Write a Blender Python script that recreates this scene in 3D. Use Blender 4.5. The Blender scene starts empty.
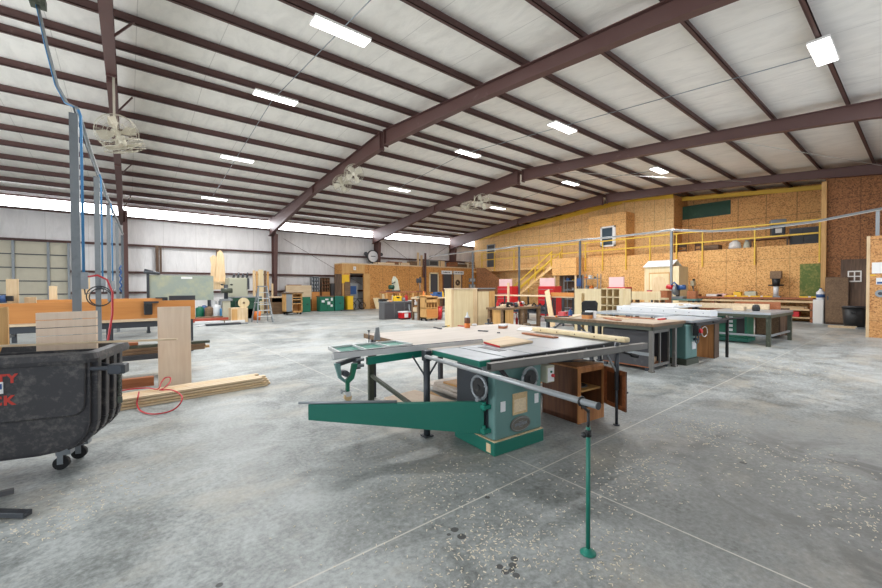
import bpy, math, random
from mathutils import Vector, Matrix
random.seed(7)
S = bpy.context.scene
COL = S.collection
PI = math.pi

# ------------------------------------------------------------------ camera
F_PX, YAW, PIT, ROL, EYE = 389.98, math.radians(38.698), math.radians(-0.9154), math.radians(-0.2138), 1.55
def ray(u, v):
    x, y, z = (u - 441), -(v - 294), F_PX
    c, s = math.cos(ROL), math.sin(ROL); x, y = x * c - y * s, x * s + y * c
    c, s = math.cos(PIT), math.sin(PIT); y, z = y * c + z * s, -y * s + z * c
    ex, ey = math.sin(YAW), math.cos(YAW)
    return Vector((z * ex + x * ey, z * ey - x * ex, y))
EYEV = Vector((0, 0, EYE))
def GZ(u, v, z=0.0):            # where a sight line meets a level plane
    d = ray(u, v); return EYEV + d * ((z - EYE) / d.z)
def GY(u, v, Y):
    d = ray(u, v); return EYEV + d * (Y / d.y)
def GX(u, v, X):
    d = ray(u, v); return EYEV + d * (X / d.x)
cd = bpy.data.cameras.new('camera'); cam = bpy.data.objects.new('camera', cd); COL.objects.link(cam)
cd.sensor_width = 36.0; cd.lens = F_PX / 882 * 36.0; cd.clip_start = 0.05; cd.clip_end = 200
fw = ray(441, 294).normalized(); rt = (ray(541, 294) - ray(441, 294)).normalized(); up = rt.cross(fw).normalized()
cam.matrix_world = Matrix(((rt.x, up.x, -fw.x, 0), (rt.y, up.y, -fw.y, 0), (rt.z, up.z, -fw.z, EYE), (0, 0, 0, 1)))
S.camera = cam
S.view_settings.view_transform = 'Standard'; S.view_settings.look = 'None'
S.view_settings.gamma = 1.0; S.view_settings.use_curve_mapping = False
S.view_settings.exposure = 0.64
S.cycles.use_denoising = True
S.cycles.max_bounces = 8; S.cycles.diffuse_bounces = 5
try: S.cycles.denoiser = 'OPENIMAGEDENOISE'
except Exception: pass
# ------------------------------------------------------------------ world and large lights
W = bpy.data.worlds.new('sky'); S.world = W; W.use_nodes = True
W.node_tree.nodes['Background'].inputs[0].default_value = (0.80, 0.88, 1.0, 1)
W.node_tree.nodes['Background'].inputs[1].default_value = 1.0
def area(name, loc, sx, sy, power, rot, col=(1, 1, 1)):
    l = bpy.data.lights.new(name, 'AREA'); l.shape = 'RECTANGLE'; l.size = sx; l.size_y = sy; l.energy = power; l.color = col
    o = bpy.data.objects.new(name, l); COL.objects.link(o); o.location = loc; o.rotation_euler = rot
    return o
FILL_COL = (0.93, 0.97, 1.0)
# added fill lights at made-up openings, unseen behind the camera and to its left
area('fill_light_south', (-4.0, -2.35, 2.2), 7.0, 4.2, 30, (math.radians(90), 0, 0), FILL_COL)
area('fill_light_south', (12.0, -2.35, 2.2), 8.0, 4.2, 35, (math.radians(90), 0, 0), FILL_COL)
area('fill_light_west', (-11.8, 9.0, 2.2), 9.0, 4.2, 950, (math.radians(90), 0, math.radians(-90)), FILL_COL)

# ------------------------------------------------------------------ materials
def L(c):
    out = []
    for k in c[:3]:
        k = k / 255.0
        out.append(k / 12.92 if k <= 0.04045 else ((k + 0.055) / 1.055) ** 2.4)
    return (*out, 1)
def newmat(name):
    m = bpy.data.materials.new(name); m.use_nodes = True
    return m, m.node_tree, m.node_tree.nodes['Principled BSDF']
def nd(t, kind, **kw):
    n = t.nodes.new(kind)
    for k, v in kw.items():
        if k in n.inputs: n.inputs[k].default_value = v
        else: setattr(n, k, v)
    return n
def coords(t, scale=(1, 1, 1), kind='Object'):
    tc = nd(t, 'ShaderNodeTexCoord'); mp = nd(t, 'ShaderNodeMapping'); mp.inputs['Scale'].default_value = scale
    t.links.new(tc.outputs[kind], mp.inputs[0]); return mp.outputs[0]
def ramp(t, src, stops):
    r = nd(t, 'ShaderNodeValToRGB'); e = r.color_ramp.elements
    while len(e) < len(stops): e.new(0.5)
    for i, (p, c) in enumerate(stops): e[i].position = p; e[i].color = L(c)
    t.links.new(src, r.inputs[0]); return r.outputs[0]
def mix(t, fac, a, b, mode='MIX'):
    m = nd(t, 'ShaderNodeMix', data_type='RGBA', blend_type=mode)
    for sock, x in ((m.inputs['Factor'], fac), (m.inputs['A'], a), (m.inputs['B'], b)):
        pass
    f = m.inputs[0]; A = m.inputs[6]; Bq = m.inputs[7]
    for sock, x in ((f, fac), (A, a), (Bq, b)):
        if hasattr(x, 'is_output') or hasattr(x, 'links'): t.links.new(x, sock)
        else: sock.default_value = x
    return m.outputs[2]
def math_(t, op, a, b=0.0, clamp=False):
    m = nd(t, 'ShaderNodeMath', operation=op, use_clamp=clamp)
    for i, x in enumerate((a, b)):
        if hasattr(x, 'links'): t.links.new(x, m.inputs[i])
        else: m.inputs[i].default_value = x
    return m.outputs[0]
def bump(t, bsdf, h, strength=0.3, dist=0.01):
    b = nd(t, 'ShaderNodeBump', Strength=strength, Distance=dist); t.links.new(h, b.inputs['Height']); t.links.new(b.outputs[0], bsdf.inputs['Normal'])
MC = {}
def paint(name, col, rough=0.5, metal=0.0, var=0.12, scale=6.0, spec=0.5):
    """plain coloured surface with a little dirt"""
    if name in MC: return MC[name]
    m, t, b = newmat(name)
    n = nd(t, 'ShaderNodeTexNoise', Scale=scale, Detail=6.0, Roughness=0.65); t.links.new(coords(t), n.inputs['Vector'])
    c = mix(t, math_(t, 'MULTIPLY', math_(t, 'SUBTRACT', n.outputs[0], 0.35, True), 3.0 * var, True), L(col), L([k * 0.45 for k in col]))
    t.links.new(c, b.inputs['Base Color'])
    b.inputs['Roughness'].default_value = rough; b.inputs['Metallic'].default_value = metal
    MC[name] = m; return m
def worn(name, col, chip, rough=0.5, metal=0.0, amount=0.6, scale=9.0):
    """painted metal or plastic with scuffs of another colour"""
    if name in MC: return MC[name]
    m, t, b = newmat(name)
    v = coords(t)
    n = nd(t, 'ShaderNodeTexNoise', Scale=scale, Detail=9.0, Roughness=0.75); t.links.new(v, n.inputs['Vector'])
    n2 = nd(t, 'ShaderNodeTexNoise', Scale=scale * 0.25, Detail=3.0); t.links.new(v, n2.inputs['Vector'])
    f = math_(t, 'MULTIPLY', math_(t, 'SUBTRACT', math_(t, 'ADD', n.outputs[0], math_(t, 'MULTIPLY', n2.outputs[0], 0.5)), 1.0 - 0.35 * amount), 5.0, True)
    t.links.new(mix(t, math_(t, 'MULTIPLY', f, 0.8), L(col), L(chip)), b.inputs['Base Color'])
    b.inputs['Roughness'].default_value = rough; b.inputs['Metallic'].default_value = metal
    bump(t, b, n.outputs[0], 0.15, 0.004)
    MC[name] = m; return m
def wood(name, c1, c2, axis='x', rough=0.55, scale=1.0):
    """wood with grain running along one axis"""
    if name in MC: return MC[name]
    m, t, b = newmat(name)
    sc = {'x': (1.2, 16, 16), 'y': (16, 1.2, 16), 'z': (16, 16, 1.2)}[axis]
    v = coords(t, tuple(k * scale for k in sc))
    n = nd(t, 'ShaderNodeTexNoise', Scale=1.6, Detail=6.0, Roughness=0.6, Distortion=0.5); t.links.new(v, n.inputs['Vector'])
    n2 = nd(t, 'ShaderNodeTexNoise', Scale=1.3, Detail=2.0); t.links.new(coords(t), n2.inputs['Vector'])
    f = math_(t, 'ADD', math_(t, 'MULTIPLY', n.outputs[0], 0.8), math_(t, 'MULTIPLY', n2.outputs[0], 0.3))
    t.links.new(ramp(t, f, [(0.38, c1), (0.68, c2)]), b.inputs['Base Color'])
    b.inputs['Roughness'].default_value = rough
    bump(t, b, n.outputs[0], 0.08, 0.003)
    MC[name] = m; return m
def osb(name, a, bcol, c, u_axis='y', u_off=0.0, u_step=1.22, z_step=2.44, z_off=0.0, seam=0.55, chip=27.0):
    """oriented strand board: chips plus the seams between sheets"""
    if name in MC: return MC[name]
    m, t, b = newmat(name)
    tc = nd(t, 'ShaderNodeTexCoord')
    n0 = nd(t, 'ShaderNodeTexNoise', Scale=8.0, Detail=2.0); t.links.new(tc.outputs['Object'], n0.inputs['Vector'])
    vv = nd(t, 'ShaderNodeVectorMath', operation='SCALE'); vv.inputs['Scale'].default_value = 0.09; t.links.new(n0.outputs['Color'], vv.inputs[0])
    va = nd(t, 'ShaderNodeVectorMath', operation='ADD'); t.links.new(tc.outputs['Object'], va.inputs[0]); t.links.new(vv.outputs[0], va.inputs[1])
    vo = nd(t, 'ShaderNodeTexVoronoi', Scale=chip); t.links.new(va.outputs[0], vo.inputs['Vector'])
    sp = nd(t, 'ShaderNodeSeparateColor'); t.links.new(vo.outputs['Color'], sp.inputs[0])
    n1 = nd(t, 'ShaderNodeTexNoise', Scale=0.7, Detail=3.0); t.links.new(tc.outputs['Object'], n1.inputs['Vector'])
    f = math_(t, 'ADD', math_(t, 'MULTIPLY', sp.outputs[0], 0.75), math_(t, 'MULTIPLY', n1.outputs[0], 0.35))
    col = ramp(t, f, [(0.08, c), (0.38, bcol), (0.80, a)])
    sx = nd(t, 'ShaderNodeSeparateXYZ'); t.links.new(tc.outputs['Object'], sx.inputs[0])
    def line(src, off, step, w):
        q = math_(t, 'FRACT', math_(t, 'DIVIDE', math_(t, 'ADD', src, off), step))
        return math_(t, 'LESS_THAN', math_(t, 'ABSOLUTE', math_(t, 'SUBTRACT', q, 0.5)), w / step)
    s = math_(t, 'MAXIMUM', line(sx.outputs['Y' if u_axis == 'y' else 'X'], u_off, u_step, 0.018), line(sx.outputs['Z'], z_off, z_step, 0.014))
    t.links.new(mix(t, math_(t, 'MULTIPLY', s, seam), col, L((60, 38, 22))), b.inputs['Base Color'])
    b.inputs['Roughness'].default_value = 0.75
    MC[name] = m; return m
def emit(name, col, st):
    if name in MC: return MC[name]
    m, t, b = newmat(name)
    b.inputs['Base Color'].default_value = L(col); b.inputs['Emission Color'].default_value = L(col); b.inputs['Emission Strength'].default_value = st
    MC[name] = m; return m

def mat_floor():
    m, t, b = newmat('concrete')
    v = coords(t)
    big = nd(t, 'ShaderNodeTexNoise', Scale=0.32, Detail=5.0, Roughness=0.6, Distortion=0.8); t.links.new(v, big.inputs['Vector'])
    med = nd(t, 'ShaderNodeTexNoise', Scale=1.7, Detail=9.0, Roughness=0.72, Distortion=1.2); t.links.new(v, med.inputs['Vector'])
    fine = nd(t, 'ShaderNodeTexNoise', Scale=28.0, Detail=6.0, Roughness=0.7); t.links.new(v, fine.inputs['Vector'])
    f = math_(t, 'ADD', math_(t, 'ADD', math_(t, 'MULTIPLY', big.outputs[0], 0.45), math_(t, 'MULTIPLY', med.outputs[0], 0.45)), math_(t, 'MULTIPLY', fine.outputs[0], 0.34))
    col = ramp(t, f, [(0.45, (70, 73, 72)), (0.57, (128, 133, 132)), (0.70, (176, 181, 181))])
    # warm sawdust film
    dn = nd(t, 'ShaderNodeTexNoise', Scale=0.55, Detail=6.0, Roughness=0.7); t.links.new(coords(t, (1, 1.6, 1)), dn.inputs['Vector'])
    col = mix(t, math_(t, 'MULTIPLY', math_(t, 'SUBTRACT', dn.outputs[0], 0.5), 3.2, True), col, L((190, 182, 166)))
    # light broom scuffs
    sc = nd(t, 'ShaderNodeTexNoise', Scale=3.0, Detail=12.0, Roughness=0.85, Distortion=0.4); t.links.new(coords(t, (1.0, 3.4, 1)), sc.inputs['Vector'])
    col = mix(t, math_(t, 'MULTIPLY', math_(t, 'SUBTRACT', sc.outputs[0], 0.60), 7.0, True), col, L((196, 196, 190)))
    # dark spots
    sp = nd(t, 'ShaderNodeTexNoise', Scale=10.0, Detail=3.0, Roughness=0.6); t.links.new(v, sp.inputs['Vector'])
    sg = nd(t, 'ShaderNodeTexNoise', Scale=0.9, Detail=1.0); t.links.new(v, sg.inputs['Vector'])
    fs = math_(t, 'MULTIPLY', math_(t, 'SUBTRACT', math_(t, 'ADD', math_(t, 'MULTIPLY', sp.outputs[0], 0.8), math_(t, 'MULTIPLY', sg.outputs[0], 0.45)), 0.77), 9.0, True)
    col = mix(t, math_(t, 'MULTIPLY', fs, 0.6), col, L((88, 88, 86)))
    # broad darker mottled patches and black drips
    geo = coords(t)
    def blob(x, y, r, soft, st):
        d = nd(t, 'ShaderNodeVectorMath', operation='DISTANCE'); wv = nd(t, 'ShaderNodeVectorMath', operation='MULTIPLY_ADD')
        wv.inputs[1].default_value = (.6 * r, .6 * r, 0); t.links.new(med.outputs['Color'], wv.inputs[0]); t.links.new(geo, wv.inputs[2])
        t.links.new(wv.outputs[0], d.inputs[0]); d.inputs[1].default_value = (x + .3 * r, y + .3 * r, 0)
        return math_(t, 'MULTIPLY', math_(t, 'DIVIDE', math_(t, 'SUBTRACT', r, d.outputs['Value']), soft, True), st)
    bl = blob(4.3, .3, 3.0, 2.0, .85)
    bl = math_(t, 'MAXIMUM', bl, blob(2.1, 2.4, 1.3, 1.0, .45))
    mott = math_(t, 'MULTIPLY', math_(t, 'SUBTRACT', med.outputs[0], 0.30, True), 3.2, True)
    col = mix(t, math_(t, 'MULTIPLY', bl, mott), col, L((84, 84, 82)))
    dr = None
    for x, y, r in ((1.61, 1.88, .028), (1.55, 1.865, .016), (1.60, 1.80, .03), (1.59, 1.47, .022), (1.585, 1.425, .024), (1.62, 1.41, .020), (1.655, 1.43, .026), (1.70, 1.46, .024), (1.61, 1.37, .022), (2.05, 2.02, .022), (.75, 1.9, .02), (4.2, 1.0, .03), (.35, 2.3, .02)):
        q = blob(x, y, r, .004, .85); dr = q if dr is None else math_(t, 'MAXIMUM', dr, q)
    col = mix(t, dr, col, L((44, 44, 44)))
    # saw-cut joints
    sx = nd(t, 'ShaderNodeSeparateXYZ'); t.links.new(v, sx.inputs[0])
    def line(src, at, step, w):
        q = math_(t, 'FRACT', math_(t, 'DIVIDE', math_(t, 'ADD', src, -at + step * 0.5), step))
        return math_(t, 'LESS_THAN', math_(t, 'ABSOLUTE', math_(t, 'SUBTRACT', q, 0.5)), w / step)
    j = math_(t, 'MAXIMUM', line(sx.outputs[0], 2.72, 7.66, 0.006), line(sx.outputs[1], 2.05, 7.6, 0.006))
    col = mix(t, math_(t, 'MULTIPLY', j, 0.7), col, L((206, 202, 192)))
    t.links.new(col, b.inputs['Base Color'])
    t.links.new(math_(t, 'ADD', math_(t, 'MULTIPLY', med.outputs[0], 0.5), 0.22), b.inputs['Roughness'])
    b.inputs['Specular IOR Level'].default_value = 0.4
    bump(t, b, fine.outputs[0], 0.25, 0.004)
    return m
def mat_insul(name, col, axis, step, dark=0.25, wr=0.35):
    """vinyl-faced insulation with seams between the rolls"""
    m, t, b = newmat(name)
    v = coords(t); sx = nd(t, 'ShaderNodeSeparateXYZ'); t.links.new(v, sx.inputs[0])
    n = nd(t, 'ShaderNodeTexNoise', Scale=1.4, Detail=8.0, Roughness=0.65, Distortion=0.7)
    t.links.new(coords(t, (2.5, 2.5, 0.6) if axis == 'wall' else (2.2, 0.8, 1)), n.inputs['Vector'])
    q = math_(t, 'FRACT', math_(t, 'DIVIDE', math_(t, 'ADD', sx.outputs[0], 100.0), step))
    s = math_(t, 'LESS_THAN', math_(t, 'ABSOLUTE', math_(t, 'SUBTRACT', q, 0.5)), 0.008 / step)
    c = mix(t, math_(t, 'MULTIPLY', math_(t, 'SUBTRACT', n.outputs[0], 0.42), 1.6, True), L(col), L([k * 0.86 for k in col]))
    c = mix(t, math_(t, 'MULTIPLY', s, dark), c, L((110, 105, 98)))
    t.links.new(c, b.inputs['Base Color']); b.inputs['Roughness'].default_value = 0.6
    bump(t, b, n.outputs[0], wr, 0.06)
    return m

M = dict(
    floor=mat_floor(),
    ceil=mat_insul('roof_insulation', (246, 243, 236), 'roof', 1.53, 0.3, 0.25),
    wallin=mat_insul('wall_insulation', (232, 231, 231), 'wall', 1.6, 0.35, 0.5),
    steel=worn('brown_primer_steel', (90, 62, 58), (128, 104, 98), 0.5, 0.0, 0.25, 4.0),
    galv=worn('galvanised_steel', (140, 146, 150), (170, 174, 176), 0.42, 0.35, 0.5, 5.0),
    postst=worn('grey_painted_post', (92, 100, 106), (150, 156, 160), 0.5, 0.1, 0.4, 4.0),
    blue=paint('blue_pipe', (62, 128, 178), 0.4),
    blued=paint('dark_blue_paint', (44, 84, 140), 0.45),
    green=worn('machine_green', (22, 108, 92), (96, 138, 128), 0.45, 0.0, 0.25, 5.0),
    greenb=worn('bright_machine_green', (20, 122, 104), (110, 160, 150), 0.42, 0.0, 0.2, 6.0),
    greenp=worn('pale_machine_green', (96, 134, 130), (58, 104, 98), 0.5, 0.0, 0.5, 3.0),
    gcab=worn('green_cabinet_paint', (18, 104, 78), (60, 140, 110), 0.45, 0.0, 0.2, 5.0),
    iron=worn('cast_iron', (168, 174, 180), (126, 130, 134), 0.35, 0.45, 0.6, 4.0),
    alu=paint('brushed_aluminium', (206, 208, 208), 0.35, 0.3, 0.10),
    dsteel=worn('dark_steel', (66, 70, 76), (112, 116, 120), 0.4, 0.35, 0.4, 6.0),
    black=worn('black_plastic', (30, 31, 33), (88, 86, 82), 0.5, 0.0, 0.45, 7.0),
    tub=worn('scuffed_black_tub', (50, 49, 52), (98, 95, 91), 0.5, 0.0, 0.72, 24.0),
    rubber=paint('black_rubber', (26, 26, 28), 0.7),
    olive=worn('olive_steel', (70, 76, 64), (130, 134, 120), 0.5, 0.1, 0.4, 7.0),
    greyp=worn('grey_panel', (92, 92, 94), (130, 130, 130), 0.6, 0.0, 0.5, 3.0),
    greypd=worn('dark_grey_panel', (70, 70, 74), (110, 108, 106), 0.65, 0.0, 0.5, 3.0),
    brownw=wood('walnut_stained_wood', (120, 74, 46), (84, 50, 30), 'z', 0.5),
    orangew=wood('orange_laminate_wood', (206, 140, 74), (190, 122, 60), 'x', 0.5, 0.4),
    pine=wood('pale_pine', (226, 206, 174), (206, 180, 146), 'x', 0.6),
    pinez=wood('pale_pine_upright', (228, 204, 166), (208, 178, 136), 'z', 0.6),
    piney=wood('pale_pine_along', (226, 200, 160), (202, 170, 126), 'y', 0.6),
    ply=wood('pale_maple_ply', (236, 216, 194), (222, 198, 174), 'z', 0.6, 0.5),
    plyx=wood('pale_maple_ply_flat', (206, 197, 188), (188, 178, 168), 'x', 0.6, 0.4),
    birch=wood('birch_ply', (230, 214, 176), (216, 194, 150), 'z', 0.55, 0.5),
    goldw=wood('golden_wood', (214, 170, 108), (190, 142, 84), 'z', 0.55, 0.7),
    redwood=wood('reddish_wood', (176, 110, 70), (142, 82, 48), 'x', 0.55),
    oldw=wood('worn_brown_wood', (140, 112, 84), (96, 74, 54), 'x', 0.65),
    oldz=wood('worn_brown_upright', (112, 88, 70), (72, 54, 42), 'z', 0.65, 0.6),
    rustic=wood('rustic_plank', (208, 146, 90), (156, 100, 56), 'z', 0.55, 0.5),
    mela=paint('white_melamine', (226, 228, 230), 0.4, 0, 0.05),
    white=paint('white_paint', (232, 230, 226), 0.5, 0, 0.06),
    cream=worn('cream_machine_paint', (184, 184, 164), (150, 148, 132), 0.5, 0.0, 0.4, 3.0),
    doorp=paint('cream_door_panel', (206, 200, 180), 0.55, 0, 0.10, 2.0),
    red=paint('red_enamel', (196, 30, 38), 0.35, 0, 0.08),
    pink=paint('pink_white_lid', (232, 196, 196), 0.4, 0, 0.05),
    yellow=paint('yellow_rail_paint', (226, 186, 62), 0.45, 0, 0.08),
    yelp=paint('yellow_plastic', (236, 190, 40), 0.4, 0, 0.05),
    orange=paint('orange_plastic', (222, 120, 44), 0.4, 0, 0.05),
    hose=paint('red_hose', (178, 34, 44), 0.4, 0, 0.08),
    chalk=worn('green_grey_panel', (150, 160, 150), (186, 184, 148), 0.6, 0.0, 0.75, 1.6),
    gpaint=worn('dark_green_painted_board', (28, 70, 52), (44, 92, 66), 0.6, 0.0, 0.6, 6.0),
    grass=worn('mottled_green_board', (96, 116, 56), (160, 152, 84), 0.7, 0.0, 0.85, 9.0),
    glass=paint('dark_window_glass', (70, 84, 96), 0.08, 0, 0.1, 1.5),
    worntop=wood('worn_bench_top', (190, 172, 150), (160, 140, 118), 'x', 0.6, 0.5),
    shade_black=paint('opening_shade_black', (16, 18, 24), 0.15, 0, 0.02),
    paper=paint('white_paper', (238, 238, 236), 0.7, 0, 0.03),
    midst=paint('mid_grey_tube', (156, 160, 162), 0.35, 0.25, 0.15),
    wleg=worn('grimy_steel_leg', (118, 116, 112), (158, 154, 146), 0.5, 0.2, 0.5, 8.0),
    heap=paint('red_brown_paint', (176, 78, 58), .6),
    label2=paint('cream_label', (226, 206, 172), 0.6, 0, 0.3, 60.0),
    label=paint('yellowed_label', (206, 178, 134), 0.6, 0, 0.3, 40.0),
    plate=worn('tarnished_name_plate', (120, 116, 108), (70, 68, 64), 0.4, 0.5, 0.6, 30.0),
    fanc=paint('tan_fan_metal', (196, 190, 172), 0.45, 0.2, 0.1),
    cable=paint('white_cable', (206, 204, 198), 0.5),
    osb_r=osb('osb_mezzanine_wall', (232, 184, 120), (212, 158, 94), (140, 88, 48), 'y', 0.3, 1.22, 2.9, 1.5, 0.3),
    osb_l=osb('osb_tall_wall', (240, 202, 144), (226, 180, 118), (172, 120, 72), 'y', 0.2, 0.61, 2.44, 0.5, 0.30),
    osb_b=osb('osb_recess_wall', (232, 180, 116), (210, 152, 90), (136, 86, 46), 'y', 0.1, 1.22, 2.44, 0.9, 0.5),
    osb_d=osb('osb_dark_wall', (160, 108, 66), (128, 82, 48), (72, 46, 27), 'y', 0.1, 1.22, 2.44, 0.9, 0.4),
    osb_o=osb('osb_office_wall', (214, 158, 92), (190, 130, 66), (126, 78, 40), 'x', 0.1, 1.22, 2.44, 0.2, 0.4),
    osb_k=osb('osb_block', (214, 162, 104), (192, 136, 82), (130, 82, 46), 'y', 0.1, 6.0, 1.22, 0.1, 0.3),
    lamp=emit('lamp_diffuser', (255, 255, 255), 5.0),
    strip2=emit('shaded_daylight_panel', (240, 244, 250), 1.2),
    strip=emit('translucent_daylight_panel', (246, 250, 255), 7.0),
)
# ------------------------------------------------------------------ building helpers
def root_of(o):
    while o.parent: o = o.parent
    return o
def basis(d):
    d = d.normalized(); a = Vector((0, 0, 1)) if abs(d.z) < 0.9 else Vector((1, 0, 0))
    x = a.cross(d).normalized(); return x, d.cross(x)
class MB:
    """collects solids and links them as ONE mesh object"""
    def __init__(s): s.v = []; s.f = []; s.sm = []
    def add(s, vs, fs, smooth=False):
        k = len(s.v); s.v += [Vector(p) for p in vs]; s.f += [tuple(i + k for i in f) for f in fs]; s.sm += [smooth] * len(fs); return s
    def box(s, a, b, rz=0.0, piv=None):
        """box from corner a to corner b, optionally turned about z"""
        (x0, y0, z0), (x1, y1, z1) = a, b
        x0, x1 = min(x0, x1), max(x0, x1); y0, y1 = min(y0, y1), max(y0, y1); z0, z1 = min(z0, z1), max(z0, z1)
        vs = [Vector(p) for p in ((x0, y0, z0), (x1, y0, z0), (x1, y1, z0), (x0, y1, z0), (x0, y0, z1), (x1, y0, z1), (x1, y1, z1), (x0, y1, z1))]
        if rz:
            p = Vector(piv) if piv is not None else Vector(((x0 + x1) / 2, (y0 + y1) / 2, 0)); R = Matrix.Rotation(rz, 3, 'Z')
            vs = [R @ (q - Vector((p.x, p.y, 0))) + Vector((p.x, p.y, 0)) for q in vs]
        return s.add(vs, [(0, 3, 2, 1), (4, 5, 6, 7), (0, 1, 5, 4), (1, 2, 6, 5), (2, 3, 7, 6), (3, 0, 4, 7)])
    def cbox(s, c, size, rz=0.0):
        c = Vector(c); h = Vector(size) / 2
        return s.box(c - h, c + h, rz, c)
    def bar(s, a, b, w, h, upv=(0, 0, 1)):
        """rectangular bar from a to b: w sideways, h along upv"""
        a, b = Vector(a), Vector(b); d = (b - a).normalized(); side = d.cross(Vector(upv))
        if side.length < 1e-4: side = Vector((1, 0, 0))
        side.normalize(); u = side.cross(d).normalized(); side = side * w / 2; u = u * h / 2
        vs = [a - side - u, a + side - u, a + side + u, a - side + u, b - side - u, b + side - u, b + side + u, b - side + u]
        return s.add(vs, [(0, 1, 2, 3), (7, 6, 5, 4), (0, 4, 5, 1), (1, 5, 6, 2), (2, 6, 7, 3), (3, 7, 4, 0)])
    def cyl(s, a, b, r, r2=None, n=14, smooth=True):
        a, b = Vector(a), Vector(b); r2 = r if r2 is None else r2; x, y = basis(b - a)
        vs = [a + (x * math.cos(2 * PI * i / n) + y * math.sin(2 * PI * i / n)) * r for i in range(n)] + [b + (x * math.cos(2 * PI * i / n) + y * math.sin(2 * PI * i / n)) * r2 for i in range(n)]
        s.add(vs, [(i, (i + 1) % n, n + (i + 1) % n, n + i) for i in range(n)], smooth)
        k = len(s.v) - 2 * n; s.f += [tuple(k + n - 1 - i for i in range(n)), tuple(k + n + i for i in range(n))]; s.sm += [False, False]; return s
    def tube(s, pts, r, n=8, closed=False):
        pts = [Vector(p) for p in pts]; m = len(pts); ring = []
        for i, p in enumerate(pts):
            d = (pts[(i + 1) % m] - pts[i - 1]) if closed else (pts[min(i + 1, m - 1)] - pts[max(i - 1, 0)])
            x, y = basis(d); ring.append([p + (x * math.cos(2 * PI * j / n) + y * math.sin(2 * PI * j / n)) * r for j in range(n)])
        vs = [q for rr in ring for q in rr]; fs = []
        for i in range(m if closed else m - 1):
            for j in range(n): fs.append((i * n + j, i * n + (j + 1) % n, ((i + 1) % m) * n + (j + 1) % n, ((i + 1) % m) * n + j))
        if not closed: fs += [tuple(range(n - 1, -1, -1)), tuple((m - 1) * n + j for j in range(n))]
        return s.add(vs, fs, True)
    def torus(s, c, axis, R, r, n=20, m=8):
        c = Vector(c); x, y = basis(Vector(axis))
        return s.tube([c + (x * math.cos(2 * PI * i / n) + y * math.sin(2 * PI * i / n)) * R for i in range(n)], r, m, True)
    def lathe(s, c, prof, n=18, axis=(0, 0, 1)):
        c = Vector(c); ax = Vector(axis).normalized(); x, y = basis(ax); vs = []; m = len(prof)
        for r, h in prof:
            for j in range(n): vs.append(c + ax * h + (x * math.cos(2 * PI * j / n) + y * math.sin(2 * PI * j / n)) * r)
        fs = [(i * n + j, i * n + (j + 1) % n, (i + 1) * n + (j + 1) % n, (i + 1) * n + j) for i in range(m - 1) for j in range(n)]
        fs += [tuple(range(n - 1, -1, -1)), tuple((m - 1) * n + j for j in range(n))]
        return s.add(vs, fs, True)
    def prism(s, pts, ext):
        """flat outline (3-D points, in order) pushed along ext"""
        pts = [Vector(p) for p in pts]; e = Vector(ext); n = len(pts)
        nrm = sum(((pts[i] - pts[0]).cross(pts[(i + 1) % n] - pts[0]) for i in range(1, n - 1)), Vector())
        if nrm.dot(e) > 0: pts.reverse()
        return s.add(pts + [p + e for p in pts], [tuple(range(n)), tuple(range(2 * n - 1, n - 1, -1))] + [(i, n + i, n + (i + 1) % n, (i + 1) % n) for i in range(n)])
    def done(s, name, mat, parent=None, world=True, bevel=0.0):
        vs = s.v
        me = bpy.data.meshes.new(name); o = bpy.data.objects.new(name, me)
        if parent is not None:
            if world: r = root_of(parent).location; vs = [v - r for v in vs]
        else:
            xs = [v.x for v in vs]; ys = [v.y for v in vs]; zs = [v.z for v in vs]
            c = Vector(((min(xs) + max(xs)) / 2, (min(ys) + max(ys)) / 2, min(zs))) if world == True else Vector((0, 0, 0))
            vs = [v - c for v in vs]; o.location = c
        me.from_pydata([tuple(v) for v in vs], [], s.f); me.update()
        for p, k in zip(me.polygons, s.sm): p.use_smooth = k
        me.materials.append(M[mat] if isinstance(mat, str) else mat)
        COL.objects.link(o); o.parent = parent
        if bevel:
            b = o.modifiers.new('bevel', 'BEVEL'); b.width = bevel; b.segments = 2; b.limit_method = 'ANGLE'; b.angle_limit = math.radians(50)
        return o
def tag(o, label, cat, group=None, kind=None):
    o['label'] = label; o['category'] = cat
    if group: o['group'] = group
    if kind: o['kind'] = kind
    return o
def thing(name, label, cat, loc=(0, 0, 0), rz=0.0, group=None):
    o = bpy.data.objects.new(name, None); COL.objects.link(o); o.location = loc; o.rotation_euler = (0, 0, rz); o.empty_display_size = 0.1
    return tag(o, label, cat, group)
def struct(name, mb, mat):
    o = mb.done(name, mat, None, world='keep'); o['kind'] = 'structure'; return o
def one(name, mb, mat, label, cat, group=None, bevel=0.0):
    return tag(mb.done(name, mat, bevel=bevel), label, cat, group)
def copy_tree(o, parent=None, data=None):
    c = o.copy(); COL.objects.link(c); c.parent = parent
    for ch in list(o.children): copy_tree(ch, c)
    return c
ORD = ['first', 'second', 'third', 'fourth', 'fifth', 'sixth', 'seventh', 'eighth', 'ninth', 'tenth', 'eleventh', 'twelfth', 'thirteenth', 'fourteenth', 'fifteenth', 'sixteenth', 'seventeenth', 'eighteenth', 'nineteenth', 'twentieth', 'twenty-first']

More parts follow.
